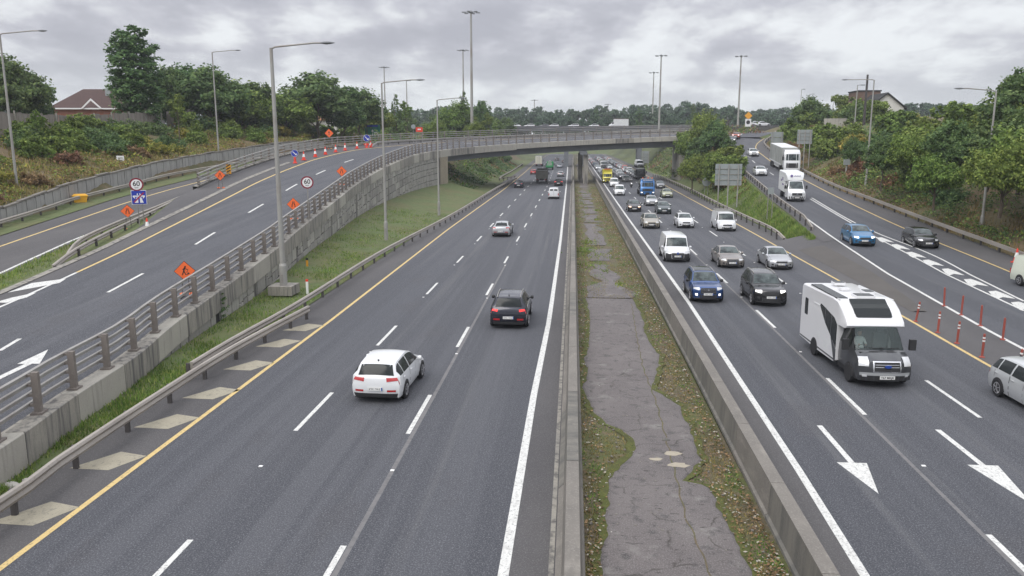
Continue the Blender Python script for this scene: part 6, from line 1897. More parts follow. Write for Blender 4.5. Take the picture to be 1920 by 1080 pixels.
# 60 sign on the wall
s_, d_ = edge_solve(578, 388, 0); 
X, Y, Z = edge_at(s_of_Y(57.5), .9); Xs = X
p = Q(576, 342, 57.5)
t = thing('road_sign', 'round 60 speed limit sign above the railing of the flyover ramp', 'road sign', (p[0], 57.5, edge_at(s_of_Y(57.5), .5)[2] - .1), face_cam(X, Y))
speed_sign(t, (0, p[2] - t.location.z), 12.0 * 57.5 / 1500); legs(t, (0,), p[2] - t.location.z)
# diamonds on the ramp
for (u, v, sz, sym, lb, dd) in [(348, 508, .72, 'worker', 'orange men at work sign nearest the camera behind the railing', 1.3), (551, 383, .74, 'narrow', 'orange road narrows sign left of the round 60 sign', 1.3), (641, 321, .8, 'narrow', 'orange road narrows sign farthest up the ramp', 1.3)]:
    best = min((abs(proj_u - u), s) for s, proj_u in ((s, None) for s in ())) if False else None
    # place on the ramp by walking the edge until the sight line matches
    bs = None
    for k in range(20, 420):
        s = k * .4; q = edge_at(s, dd, -.1)
        # project
        x_, y_, z_ = q[0], q[1], q[2] + 1.25 - CAM_H
        rx = x_ * math.cos(YAW) + y_ * math.sin(YAW); g = -x_ * math.sin(YAW) + y_ * math.cos(YAW)
        f = g * math.cos(PITCH) - z_ * math.sin(PITCH); uu = 960 + FPX * rx / f
        e = abs(uu - u)
        if bs is None or e < bs[0]: bs = (e, s, q)
    q = bs[2]; zz = Q(u, v, q[1])[2]; hgt = max(.95, zz - q[2]); work_sign(lb, q, face_cam(q[0], q[1]) * .9, sz, hgt, sym)
# cones along the ramp and round blue arrow signs
def on_edge(u, v, d=10.35):
    q_, s = at_u(u, d); return q_, s, d
cn_ = [(569, 303, 'first'), (590, 297, 'second'), (609, 291, 'third'), (629, 286.5, 'fourth'), (647, 283.5, 'fifth'), (669, 280.5, 'sixth'), (694, 278.5, 'last')]
for u, v, w in cn_:
    q, s, d = on_edge(u, v); cone('%s traffic cone counted from the left in the row on the flyover ramp' % w, q, 1.2)
def blue_arrow(label, u, v, s_=1.0):
    q, s, d = on_edge(u, v); t = thing('arrow_sign', label, 'road sign', q, face_cam(q[0], q[1]))
    disc(MB(), (0, 1.25 * s_), .45 * s_, 0, th=.03).build('sign_plate', sign_w, t); f = disc(MB(), (0, 1.25 * s_), .42 * s_, -.033, th=.004).build('sign_face', sign_blue, t)
    mb = MB(); y = -.045; mb.bar((-.24 * s_, y, 1.47 * s_), (.12 * s_, y, 1.13 * s_), .1, .006, up=(0, 1, 0)); mb.prism([(.27 * s_, y, 1.0 * s_), (.24 * s_, y, 1.27 * s_), (.0, y, 1.03 * s_)], (0, -.003, 0), (0, .003, 0)); mb.build('arrow', sign_w, f, fix=False)
    MB().lathe((0, .06, 0), [(.3, 0), (.28, .08), (.17, .12), (.13, .8)], n=12).build('base', cone_red, t); return t
blue_arrow('round blue keep right arrow sign at the start of the cones', 552, 305, 1.0)
blue_arrow('round blue arrow sign at the end of the cone row', 687, 279, 1.3)
q, s, d = on_edge(690, 279.5); t = thing('barrier_board', 'red and white barrier board under the far round blue sign', 'barrier', (q[0], q[1] - .4, q[2]), 0)
for k in range(5): MB().box((-.6 + k * .3, 0, .55), (.29, .04, .3)).build('board', cone_red if k % 2 == 0 else cone_w, t)
for x in (-.55, .55): MB().box((x, 0, .25), (.05, .3, .5)).build('foot', cone_red, t)
# amber warning sign and little yellow marker
q, s, d = on_edge(617, 289, 12.4); work_sign('amber diamond sign with its back panel behind the cone row', (q[0], q[1], q[2]), face_cam(q[0], q[1]), 1.0, 2.5, 'arrow').children[1].data.materials[0] = sign_yel
X, Y, Z = edge_at(s_of_Y(84), 13.2); 
t = thing('marker_board', 'yellow and black hazard marker in front of the ramp railing', 'marker', (X, Y, Z - .05), face_cam(X, Y))
MB().box((0, 0, .7), (.5, .04, 1.0)).build('board', sign_yel, t)
for k in range(3): MB().bar((-.2, -.03, .4 + k * .3), (.2, -.03, .6 + k * .3), .1, .01, up=(0, 1, 0)).build('stripe', ink, t, fix=False)
legs(t, (0,), .4)
# grit bin
X, Y, Z = solve(151, 380, zLs)
t = thing('grit_bin', 'yellow grit bin in front of the guardrail on the exit road', 'grit bin', (X, Y, Z), face_cam(X, Y) + .2)
mb = MB(); mb.grid([[(x * f, y * f, z_) for x, y in ((-.6, -.35), (.6, -.35), (.6, .35), (-.6, .35))] for z_, f in ((0, .82), (.55, 1.0), (.60, 1.06))], True); mb.build('bin_body', bin_y, t)
mb = MB(); mb.grid([[(x * f, y * f, z_) for x, y in ((-.66, -.4), (.66, -.4), (.66, .4), (-.66, .4))] for z_, f in ((.60, 1.0), (.68, 1.0), (.82, .72))], True); mb.add([(x * .72, y * .72, .82) for x, y in ((-.66, -.4), (.66, -.4), (.66, .4), (-.66, .4))], [(0, 1, 2, 3)]); mb.build('lid', bin_y, t)
# small grey plate sign by the panel wall
X, Y, Z = solve(236, 344, zLs)
t = thing('plate_sign', 'narrow white plate sign on two thin posts at the ribbed wall', 'road sign', (X - .4, Y, Z), face_cam(X, Y))
k = math.hypot(X, Y) / 1540; zt = Q(233, 292, Y)[2] - Z; zb = Q(233, 313, Y)[2] - Z
f = MB().box((0, 0, (zt + zb) / 2), (12 * k, .04, zt - zb)).build('sign_face', sign_w, t); mb = MB()
for q in range(4): mb.box((0, -.025, zb + (zt - zb) * (.2 + .2 * q)), (7 * k, .01, .07))
mb.build('lettering', ink, f, fix=False); legs(t, (-.15, .2), zb, .06)
# green direction sign
Yg = 165; A_ = Q(684, 234, Yg); B_ = Q(713, 257, Yg)
t = thing('direction_sign', 'green direction sign with upward arrow behind the flyover railing', 'direction sign', ((A_[0] + B_[0]) / 2, Yg, 8.0), .1)
w = B_[0] - A_[0]; h1 = A_[2] - 8; h0 = B_[2] - 8
f = MB().box((0, 0, (h0 + h1) / 2), (w, .1, h1 - h0)).build('sign_face', sign_green, t)
MB().box((0, -.06, h1 - .25), (w * .7, .02, .4)).build('route_panel', sign_blue, f)
mb = MB(); mb.bar((0, -.06, h0 + .15), (0, -.06, h0 + 1.2), .16, .02, up=(0, 1, 0)); mb.prism([(-.28, -.06, h0 + 1.15), (.28, -.06, h0 + 1.15), (0, -.06, h0 + 1.6)], (0, -.01, 0), (0, .01, 0)); mb.build('arrow', sign_w, f)
MB().box((w * .28, -.06, h0 + .6), (w * .38, .02, .9)).build('place_panel', sign_w, f)
legs(t, (-w * .35, w * .35), h0, .09)
# temporary red sign on the deck
q = Q(786, 243, 150); t = thing('roadworks_sign', 'red and white temporary sign boards standing on the flyover', 'road sign', (q[0], 150, edge_at(S_AB + 8, 12)[2]), .2)
hb = q[2] - t.location.z
MB().box((0, 0, hb), (1.25, .1, .85)).build('sign_face', cone_red, t); MB().box((0, -.06, hb + .05), (.6, .02, .22)).build('white_panel', sign_w, t)
disc(MB(), (-1.1, hb + .55), .42, 0, th=.05).build('round_plate', sign_back, t); legs(t, (-.6, .6, -1.1), hb, .05)

# backs of signs on the right
def sign_back_panel(label, u0, v0, u1, v1, Y, zb, nposts=3, name='direction_sign', rows_=4):
    A_ = Q(u0, v0, Y); B_ = Q(u1, v1, Y); w = B_[0] - A_[0]; h_ = A_[2] - B_[2]
    t = thing(name, label, 'direction sign', ((A_[0] + B_[0]) / 2, Y, zb), 0)
    top_ = A_[2] - zb; bot = B_[2] - zb
    for k in range(rows_):
        hh = h_ / rows_; MB().box((0, .06, bot + hh * (k + .5)), (w, .05, hh * .94)).build('panel', sign_back, t)
        MB().box((0, -.0, bot + hh * (k + .06)), (w, .08, .07)).build('stiffener', steel, t)
    for k in range(nposts):
        x = -w * .36 + w * .72 * k / max(1, nposts - 1) if nposts > 1 else 0
        MB().cyl((x, -.1, 0), (x, -.1, top_ - .1), .08, .08, 8).build('post', pole_m, t)
    return t
sign_back_panel('large grey back of a direction sign on the grass bank right of the bridge', 1342, 307, 1390, 348, 105, .9)
sign_back_panel('grey back of a tall direction sign above the slip road trees', 1496, 243, 1522, 270, 135, 4.5, 3)
sign_back_panel('small grey sign back on the gravel beyond the slip road bend', 1446, 247, 1468, 268, 172, 6, 2, rows_=2)
sign_back_panel('pale grey direction sign panel seen under the right end of the bridge', 1204, 283, 1217, 306, 215, 2.0, 2)
X, Y, _ = P(1324, 362, .9); t = thing('round_sign', 'back of a round grey sign on two posts beside the large sign', 'road sign', (X, Y, .5)); k = Y / 1490
hz_ = Q(1325, 341, Y)[2] - .5; mb = MB(); disc(mb, (0, hz_), 8 * k, 0, th=.04); mb.build('sign_plate', sign_back, t); legs(t, (-.25, .25), hz_, .045)
X, Y, _ = solve(1443, 398, lambda Y: zR(Y) * .8); t = thing('small_sign', 'small grey sign back on two posts at the slip road guardrail', 'road sign', (X, Y, .8)); k = Y / 1490
zt, zb = Q(1443, 352, Y)[2] - .8, Q(1443, 364, Y)[2] - .8; MB().box((0, 0, (zt + zb) / 2), (11 * k, .04, zt - zb)).build('sign_plate', sign_back, t); legs(t, (-.25, .25), zb, .045)
X, Y, Z = solve(1576, 342, zR); t = thing('camera_cabinet', 'grey post with a small box under the trees on the right bank', 'post', (X + 1, Y + 1, Z)); k = Y / 1490
MB().cyl((0, 0, 0), (0, 0, 2.6), .14, .12, 8).build('post', pole_m, t); MB().box((0, 0, 2.9), (.8, .5, .9)).build('cabinet', sign_back, t)
q = Q(1403, 224, 215); t = thing('warning_sign', 'amber diamond sign over a white plate at the slip road bend', 'road sign', (q[0], 215, 11.8)); k = 215 / 1490
hh = Q(1403, 217, 215)[2] - 11.8; MB().prism([(0, 0, hh - 1), (1, 0, hh), (0, 0, hh + 1), (-1, 0, hh)], (0, -.03, 0), (0, .03, 0)).build('sign_face', sign_yel, t)
h2 = Q(1403, 230, 215)[2] - 11.8; MB().box((0, 0, h2), (1.5, .06, 2.0)).build('plate', sign_w, t); MB().cyl((0, .05, 0), (0, .05, h2), .06).build('post', steel, t); disc(MB(), (0, h2 + .1), .5, -.05, th=.01).build('symbol', ink, t)
q = solve(1438, 270, zR); t = thing('warning_sign', 'small amber diamond sign left of the lorry', 'road sign', (q[0] + 2.2, q[1], q[2])); MB().prism([(0, 0, 1.4), (.5, 0, 1.9), (0, 0, 2.4), (-.5, 0, 1.9)], (0, -.03, 0), (0, .03, 0)).build('sign_face', sign_yel, t); MB().cyl((0, .05, 0), (0, .05, 1.6), .05).build('post', steel, t)
# yellow marker posts in the verge
for (u, v, m_, lb) in ((576, 498, sign_yel, 'yellow marker post on the grass slope'), (576, 540, cone_w, 'white and red marker post beside the lamp foundation')):
    X, Y, _ = P(u, v, .5); t = thing('marker_post', lb, 'marker post', (X, Y, .15)); MB().box((0, 0, .35), (.14, .06, .8)).build('post', m_, t)
    MB().box((0, 0, .82), (.15, .07, .14)).build('cap', cone_red if m_ is cone_w else ink, t)

# ================================================================== bollards in the gore
def zG(X, Y):
    a = lerp_tab(R_YEL, Y); b = XW(Y); return zR(Y) * max(0, min(1, (X - a) / max(b - a, .5)))
bo = [(1717, 603, 'first'), (1758, 624, 'second'), (1794, 644, 'third'), (1841, 670, 'fourth'), (1906, 702, 'fifth')]
bo2 = [(1770, 574, 'first'), (1802, 591, 'second'), (1838, 611, 'third'), (1880, 637, 'fourth')]
for rowi, lst in enumerate((bo, bo2)):
    for u, v, w in lst:
        X, Y, _ = P(u, v, 0); z = max(.0, zG(X, Y) * .9); X, Y, _ = P(u, v, z)
        t = thing('bollard', '%s red flexible bollard from the bridge side in the %s row of the gore' % (w, ('nearer', 'farther')[rowi]), 'bollard', (X, Y, z), R.random() * 6, 'red flexible bollards between the roads')
        t.rotation_euler = (R.uniform(-.06, .06), R.uniform(-.02, .12) if rowi == 0 else R.uniform(-.03, .05), 0)
        MB().lathe((0, 0, 0), [(.12, 0), (.12, .03), (.055, .06)], n=12).build('foot', boll_red, t)
        MB().lathe((0, 0, .05), [(.048, 0), (.052, .5), (.048, 1.0), (.02, 1.03)], n=12).build('tube', boll_red, t, smooth=True)
        if rowi == 0:
            for zz in (.72, .86): MB().lathe((0, 0, zz), [(.054, 0), (.054, .07)], n=12, caps=False).build('reflective_band', cone_w, t)
X, Y, Z = solve(1905, 492, zR); cone('traffic cone at the right edge beneath the guardrail', (X, Y, Z), 1.1)
# cat's eyes
ce = MB(); ce.box((0, 0, .010), (.11, .09, .02)); cem = ce.mesh('road_stud'); cem.materials.append(cone_w)
for (x, par, y0_) in ((-8.93, road_l, 21), (-5.05, road_l, 21), (10.3, road_r, 22.5), (14.2, road_r, 24)):
    for k in range(9):
        yy = y0_ + 12.7 * k
        if yy > 110: break
        o = link('road_stud', cem, par); o.location = (x + .0, yy, .004)

# ================================================================== houses
def house_left():
    Yh = 132; a = Q(88, 203, Yh); b = Q(222, 203, Yh); x0, x1, ze = a[0], b[0], a[2]
    zr_ = Q(150, 169, Yh + 6)[2]; zg = 9.5
    t = thing('house', 'brown tiled hipped roof house behind the board fence on the left', 'house', ((x0 + x1) / 2, Yh + 6, 0), .12)
    w = (x1 - x0) / 2; d = 6.0
    MB().box((0, 0, (ze + zg) / 2), (2 * w - 1.2, 2 * d - 1.2, ze - zg)).build('wall', mat('house_brick', (.30, .13, .09), .9), t)
    # courses of tiles on the front slope and hips
    zr2 = zr_
    ridge = w * .5
    nrow = 14
    for k in range(nrow):
        f0, f1 = k / nrow, (k + 1) / nrow + .015
        def pt_(f, sx): return (sx * (w + (ridge - w) * f), -d * (1 - f), ze + (zr2 - ze) * f)
        A, B = pt_(f0, -1), pt_(f0, 1); C_, D_ = pt_(f1, 1), pt_(f1, -1)
        mb = MB(); mb.prism([A, B, C_, D_], (0, -.03, .04), (0, -.03, .10)); mb.build('tile_course', roof_m, t)
    mb = MB(); mb.add([(-w, -d, ze), (w, -d, ze), (w, d, ze), (-w, d, ze), (-ridge, 0, zr2), (ridge, 0, zr2)], [(0, 1, 5, 4), (1, 2, 5), (2, 3, 4, 5), (3, 0, 4)]); mb.build('roof', roof_m, t)
    MB().box((0, -d - .05, ze - .08), (2 * w, .15, .22)).build('gutter', sign_w, t)
    mb = MB(); g = [(-.5, -d - .25, ze), (.9, -d - .25, ze), (2.3, -d - .25, ze), (.9, -d - .25, ze + 1.5)]
    mb.prism([(x, -d - .3, z_) for x, z_ in ((-.9, ze - .1), (-.6, ze - .1), (.9, ze + 1.25), (2.4, ze - .1), (2.7, ze - .1), (.9, ze + 1.6))], (0, 0, 0), (0, .12, 0)); mb.build('gable_board', sign_w, t)
    MB().box((2.2, -2.5, zr2 - .5), (.9, .05, 1.2)).build('roof_window', sign_back, t)
    MB().box((w * .9, d * .3, ze + 1.0), (.7, .7, 3.2)).build('chimney', brick_m, t)
house_left()
t = thing('house', 'small rendered house between the trees left of the green sign', 'house', (Q(590, 220, 175)[0], 180, 9.5), .1)
MB().box((0, 0, 2.2), (10, 7, 4.4)).build('wall', render_w, t)
mb = MB(); mb.add([(-5.3, -3.8, 4.4), (5.3, -3.8, 4.4), (5.3, 3.8, 4.4), (-5.3, 3.8, 4.4), (-4, 0, 6.4), (4, 0, 6.4)], [(0, 1, 5, 4), (1, 2, 5), (2, 3, 4, 5), (3, 0, 4)]); mb.build('roof', mat('roof_orange', (.32, .16, .08), .8), t)
# right: brown block and white gabled house
Yb = 175; a = Q(1612, 222, Yb); b = Q(1640, 170, Yb)
t = thing('brick_building', 'flat roofed brown brick building beside the white gable', 'building', ((a[0] + b[0]) / 2 + 1, Yb + 5, 10.0))
hb = b[2] - 10; MB().box((0, 0, hb / 2), (b[0] - a[0] + 2, 6, hb)).build('wall', brick_m, t); MB().box((0, 0, hb + .1), (b[0] - a[0] + 2.3, 6.3, .25)).build('roof', dark_gap, t)
Yb = 168; a = Q(1627, 222, Yb); pk = Q(1664, 176, Yb)
t = thing('white_house', 'white rendered house gable with dark roof at the right', 'house', (pk[0], Yb + 2, 9.8), 0)
hw_ = pk[0] - a[0]; ev = Q(1624, 202, Yb)[2] - 9.8; ph = pk[2] - 9.8
MB().prism([(-hw_, 0, 0), (hw_, 0, 0), (hw_, 0, ev), (0, 0, ph), (-hw_, 0, ev)], (0, -2, 0), (0, 8, 0)).build('wall', render_w, t)
for sg in (-1, 1): MB().prism([(0, 0, ph), (0, 0, ph + .3), (sg * (hw_ + .4), 0, ev + .0), (sg * (hw_ + .4), 0, ev - .3)], (0, -2.4, 0), (0, 8.3, 0)).build('roof', dark_gap, t)
for x in (-hw_ * .72, -hw_ * .30, hw_ * .2):
    f = MB().box((x, -2.02, 2.6), (.9, .06, 1.9)).build('window', glass_m, t); MB().box((x, -2.06, 1.6), (1.1, .1, .1)).build('sill', sign_w, f)
tag(MB().bar((Q(1545, 225, 170)[0], 170, 12.6), (Q(1600, 225, 170)[0], 168, 12.6), .3, 2.6).build('garden_wall', conc_lt), 'pale grey boundary wall above the bushes left of the brick building', 'wall')

# timber fence along the top of the left bank
fx = lambda Y: XWL(min(Y, 150)) - 14.0
fz = lambda Y: max(9.6, zLs(Y) + wall_h(Y) + 2.4)
fence = thing('board_fence', 'tall weathered board fence along the top of the left bank', 'fence', (0, 0, 0))
bm_ = MB().box((0, 0, 1.45), (.04, 1.0, 2.9)).mesh('board'); bm_.materials.append(wood_m)
Y = 46.0; k = 0
while Y < 128:
    if not (R.random() < .04):
        o = link('board', bm_, fence); o.location = (fx(Y) + R.uniform(-.03, .03), Y, fz(Y) + R.uniform(-.12, .1)); o.rotation_euler = (R.uniform(-.03, .03), 0, math.atan2(fx(Y + 1) - fx(Y), -1) + PI * 0); o.scale = (1, .95, 1)
        o.rotation_euler[2] = -math.atan2(fx(Y + 1) - fx(Y), 1.0)
    if k % 4 == 0: MB().box((fx(Y) + .08, Y, fz(Y) + 1.5), (.14, .14, 3.2)).build('fence_post', conc, fence)
    Y += 1.0; k += 1

# ================================================================== vegetation
def leaf_quad(mb, c, n_, s, rnd):
    n_ = n_.normalized(); t_ = n_.cross(Vector((rnd.uniform(-1, 1), rnd.uniform(-1, 1), rnd.uniform(-1, 1))))
    if t_.length < 1e-3: return
    t_.normalize(); b_ = n_.cross(t_); a = s * rnd.uniform(.7, 1.25); w = a * .62
    o = len(mb.v); mb.v += [tuple(c - t_ * a * .5), tuple(c + b_ * w * .5), tuple(c + t_ * a * .5), tuple(c - b_ * w * .5)]; mb.f.append((o, o + 1, o + 2, o + 3)); mb.m.append(0)
def crown(name, seed, blobs, n, s, jit=.28):
    rnd = random.Random(seed); mb = MB(); ws = [r * r for c, r in blobs]; tot = sum(ws)
    for (c, r), w in zip(blobs, ws):
        c = Vector(c); cnt = int(n * w / tot)
        # each blob is itself made of sprays
        sprays = []
        for _ in range(max(5, cnt // 26)):
            d = Vector((rnd.gauss(0, 1), rnd.gauss(0, 1), rnd.gauss(0, .9))).normalized()
            if d.z < -.5: d.z *= .4
            sprays.append((c + d * r * rnd.uniform(.62, 1.04), d, r * rnd.uniform(.20, .42)))
        for _ in range(cnt):
            sc, d, sr = rnd.choice(sprays)
            p = sc + Vector((rnd.gauss(0, 1), rnd.gauss(0, 1), rnd.gauss(0, .8))) * sr * .55
            nn = d * .8 + Vector((rnd.uniform(-1, 1), rnd.uniform(-1, 1), rnd.uniform(-.4, 1.2))) * .9
            leaf_quad(mb, p, nn, s, rnd)
    return mb.mesh(name)
def limbs(name, seed, h, r, tips, base_h=None):
    rnd = random.Random(seed); mb = MB(); n = 6; pts = [Vector((0, 0, -.4))]
    for i in range(1, n + 1): pts.append(Vector((rnd.uniform(-.04, .04) * h, rnd.uniform(-.04, .04) * h, h * i / n)))
    for i in range(n): mb.cyl(pts[i], pts[i + 1], r * (1 - i / n * .8), r * (1 - (i + 1) / n * .8), 8, False)
    for tp_ in tips:
        tp_ = Vector(tp_); k = max(1, min(n - 1, int(n * min(.85, tp_.z / h * .62)))); a = pts[k]; m1 = a.lerp(tp_, .5) + Vector((0, 0, .06 * h))
        rr = r * (1 - k / n * .8) * .5; mb.cyl(a, m1, rr, rr * .6, 6, False); mb.cyl(m1, tp_, rr * .6, rr * .2, 5, False)
    return mb.mesh(name)
def blobs_round(seed, rx, rz, zc, n, br=(.28, .42)):
    rnd = random.Random(seed); out = [((0, 0, zc), rx * .55)]
    for _ in range(n):
        d = Vector((rnd.gauss(0, 1), rnd.gauss(0, 1), rnd.gauss(.15, .9))).normalized(); f = rnd.uniform(.5, .82)
        out.append(((d.x * rx * f, d.y * rx * f, zc + d.z * rz * f), rx * rnd.uniform(*br)))
    return out
TREES = {}
def reg(key, blobs, n, leaf, trunk_h, trunk_r, seed, cm):
    me = crown('crown', seed, blobs, n, leaf); tips = [b[0] for b in blobs[1:]][:9]
    tk = limbs('trunk', seed, trunk_h, trunk_r, tips); tk.materials.append(bark_m); me.materials.append(cm)
    TREES[key] = (me, tk)
reg('round_a', blobs_round(1, 4.2, 3.7, 6.2, 22, (.34, .48)), 12500, .46, 6.5, .24, 1, LF_DARK)
reg('round_b', blobs_round(2, 3.7, 4.2, 6.4, 20, (.34, .48)), 11500, .44, 7, .22, 2, LF_DARK)
reg('round_c', blobs_round(3, 4.8, 3.3, 5.6, 24, (.32, .46)), 12500, .44, 6, .25, 3, LF_MID)
col_b = []
rr_ = random.Random(5)
for k in range(48):
    z_ = 2.6 + k * .325; w_ = 3.0 * math.sqrt(max(.06, 1 - ((z_ - 9.6) / 9.2) ** 2)) * (1 if z_ < 14 else .92); a_ = k * 2.4; q = rr_.uniform(.45, .62)
    col_b.append(((w_ * q * math.cos(a_), w_ * q * math.sin(a_), z_), w_ * rr_.uniform(.36, .52)))
reg('column', col_b, 17000, .42, 15, .3, 5, LF_DARK)
pine_b = []
for k in range(10):
    z_ = 2.2 + k * .95; w_ = 3.0 * (1 - k / 11.5)
    for j in range(5):
        a_ = rr_.uniform(0, 6.28); pine_b.append(((w_ * .6 * math.cos(a_), w_ * .6 * math.sin(a_), z_ + rr_.uniform(-.3, .3)), w_ * .33 + .15))
reg('conifer', pine_b, 5000, .36, 11.5, .2, 6, LF_DARK)
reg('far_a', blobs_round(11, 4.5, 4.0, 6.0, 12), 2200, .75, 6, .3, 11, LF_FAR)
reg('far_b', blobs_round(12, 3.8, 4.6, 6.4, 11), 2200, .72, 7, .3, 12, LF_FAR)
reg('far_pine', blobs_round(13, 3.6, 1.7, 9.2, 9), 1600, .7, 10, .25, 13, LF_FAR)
def bush_blobs(seed, rx, rz, n):
    rnd = random.Random(seed); out = [((0, 0, rz * .45), rx * .55)]
    for _ in range(n):
        a_ = rnd.uniform(0, 6.28); q = rnd.uniform(.25, .8); z_ = rz * rnd.uniform(.25, .85) * (1 - q * .45)
        out.append(((rx * q * math.cos(a_), rx * q * math.sin(a_), z_), rx * rnd.uniform(.26, .42)))
    return out
reg('bush_a', bush_blobs(21, 2.0, 2.6, 9), 3600, .26, 1.5, .06, 21, LF_MID)
reg('bush_b', bush_blobs(22, 2.4, 2.2, 10), 3800, .26, 1.2, .06, 22, LF_DARK)
reg('bush_y', bush_blobs(23, 1.9, 1.8, 9), 3200, .24, 1.0, .05, 23, LF_YEL)
reg('bush_br', bush_blobs(24, 1.7, 1.5, 8), 2600, .24, .9, .05, 24, LF_BRN)
reg('bush_tall', bush_blobs(25, 2.1, 4.6, 13), 5200, .30, 3.2, .09, 25, LF_MID)
reg('birch', blobs_round(26, 1.8, 3.4, 5.4, 12, (.25, .4)), 3200, .28, 7, .1, 26, LF_MID)
RV = random.Random(99)
def proj_u(X, Y, Z):
    x = X * math.cos(YAW) + Y * math.sin(YAW); g = -X * math.sin(YAW) + Y * math.cos(YAW); u_ = Z - CAM_H
    return 960 + FPX * x / max(1, g * math.cos(PITCH) - u_ * math.sin(PITCH))
ZONES = [(0, 'outside the left picture edge'), (40, 'at the leftmost street lamp'), (100, 'right of the leftmost street lamp'), (200, 'below the brown roofed house'), (300, 'below the tall columnar tree'), (380, 'left of the ribbed wall lamp'), (440, 'at the ribbed wall lamp'), (515, 'left of the big street lamp'), (600, 'right of the big street lamp'),
         (680, 'left of the green direction sign'), (760, 'at the green direction sign'), (830, 'behind the red temporary sign'), (900, 'at the foot of the tallest mast'), (980, 'right of the tallest mast'), (1060, 'above the left carriageway'), (1140, 'above the right carriageway'), (1200, 'behind the white box truck'), (1260, 'at the pair of masts'),
         (1320, 'above the right bridge end'), (1400, 'near the slip road mast'), (1470, 'above the slip road bend'), (1530, 'behind the tall direction sign'), (1600, 'left of the brick building'), (1680, 'near the slip road lamp'), (1760, 'under the white gabled house'), (1840, 'left of the half hidden lamp'), (1920, 'at the right picture edge')]
def zone(X, Y, Z=9):
    u = proj_u(X, Y, Z)
    for a, s in ZONES:
        if u < a: return s
    return 'beyond the right picture edge'
def words(s): return len(s.split())
def plant(key, X, Y, Z, s, label, group, cat='tree', name='tree', sz=None, crown_mat=None, zoned=True):
    if zoned and group and RV is not None:
        label = label + ' ' + zone(X, Y, Z)
        assert words(label) <= 16, label
        group = label
    r = thing(name, label, cat, (X, Y, Z), RV.uniform(0, 6.28), group); r.scale = (s, s, s * (sz or 1))
    me, tk = TREES[key]; c = link('crown', me, r); link('trunk', tk, r)
    if crown_mat:
        c.material_slots[0].link = 'OBJECT'; c.material_slots[0].material = crown_mat
    return r
def tree_px(key, u, vt, Y, zb, htree, label, group=None, sx=1.0, **k):
    """a tree standing at distance Y whose top reaches the given sight line"""
    X, _, zt = Q(u, vt, Y); s = (zt - zb) / htree
    r = plant(key, X, Y, zb, s, label, group, zoned=False, **k); r.scale = (s * sx, s * sx, s); return r
HT = {'round_a': 10.2, 'round_b': 11.0, 'round_c': 9.3, 'column': 18.6, 'conifer': 12, 'far_a': 10.3, 'far_b': 11.3, 'far_pine': 11, 'birch': 9.2, 'bush_tall': 4.6}
# named trees on the left skyline
for (k, u, vt, Y, lb, sx) in [
    ('round_a', 10, 116, 105, 'broad dark tree at the left picture edge behind the first lamp', 1.15), ('round_b', 50, 132, 112, 'dark round tree just right of the first street lamp', .9),
    ('round_b', -60, 140, 100, 'dark tree mostly outside the left picture edge', 1.2),
    ('column', 244, 42, 116, 'tall columnar dark tree rising above the house roof', 1.5),
    ('round_b', 312, 120, 128, 'dark tree standing right of the tall columnar tree', .72), ('round_a', 345, 132, 132, 'rounded dark tree left of the fifth street lamp', 1.17),
    ('round_a', 392, 134, 130, 'rounded tree directly behind the lamp at the ribbed wall', 1.30), ('round_c', 440, 152, 138, 'mid green tree behind the bank right of the ribbed wall lamp', 1.30),
    ('round_b', 478, 150, 140, 'dark tree left of the big street lamp head', 1.23), ('round_c', 535, 172, 145, 'lower tree partly behind the big street lamp', 1.23),
    ('round_a', 592, 145, 150, 'highest rounded tree in the middle of the left tree belt', 1.49), ('round_b', 640, 158, 155, 'rounded tree on the right shoulder of the tree belt', 1.30),
    ('round_a', 672, 172, 160, 'tree on the falling end of the left tree belt', 1.30), ('conifer', 741, 171, 180, 'pointed dark conifer above the green direction sign', .85),
    ('round_c', 705, 196, 172, 'low broad tree behind the green direction sign', 1.0), ('conifer', 868, 166, 205, 'pointed conifer at the foot of the tallest mast', .9),
    ('round_c', 850, 190, 205, 'rounded tree left of the tallest mast', .9), ('round_b', 903, 186, 215, 'rounded tree right of the tallest mast', .8)]:
    Xq = Q(u, vt, Y)[0]; zb = 9.3
    tree_px(k, u, vt, Y, zb, HT[k], lb, 'trees along the left skyline', sx)
# left bank: shrubs from the wall up to the fence
LBL = {'bush_a': 'mid green shrub', 'bush_b': 'dark green shrub', 'bush_y': 'yellowing shrub', 'bush_br': 'brown dry shrub', 'bush_tall': 'tall green bush', 'birch': 'slender birch'}
def bank_z(X, Y):
    d = (XWL(min(Y, 170)) - X) / 15.7; d = max(0, min(1, d)); za = zLs(min(Y, 165)) + wall_h(Y); zb = max(9.9, za + 2.6); return za + (zb - za) * d
for k in range(105):
    Y = 38 + 127 * RV.random() ** 1.1; d = RV.uniform(1.6, 14.5); X = XWL(Y) - d
    low = d < 5.5
    key = RV.choice(['bush_y', 'bush_br', 'bush_br', 'bush_y', 'bush_a'] if low and Y < 100 else (['bush_a', 'bush_b', 'bush_tall', 'bush_y', 'bush_b', 'bush_a', 'bush_tall'] if d > 8 else ['bush_a', 'bush_b', 'bush_y', 'bush_a']))
    s = RV.uniform(.75, 1.1) * (.9 if low else 1.12)
    if Y < 60: s *= .85
    plant(key, X, Y, bank_z(X, Y) - .15, s, LBL[key] + (' low on the bank' if low else ' high on the bank'), ('low ' if low else 'upper ') + LBL[key] + 's of the left bank', 'shrub', 'shrub')
tree_px('birch', 330, 165, 105, bank_z(-60, 105), 9.2, 'slim birch right of the tall tree on the bank', None, .9)
tree_px('birch', 66, 196, 80, bank_z(-56, 80), 9.2, 'thin leafy birch right of the first street lamp', None, .8)
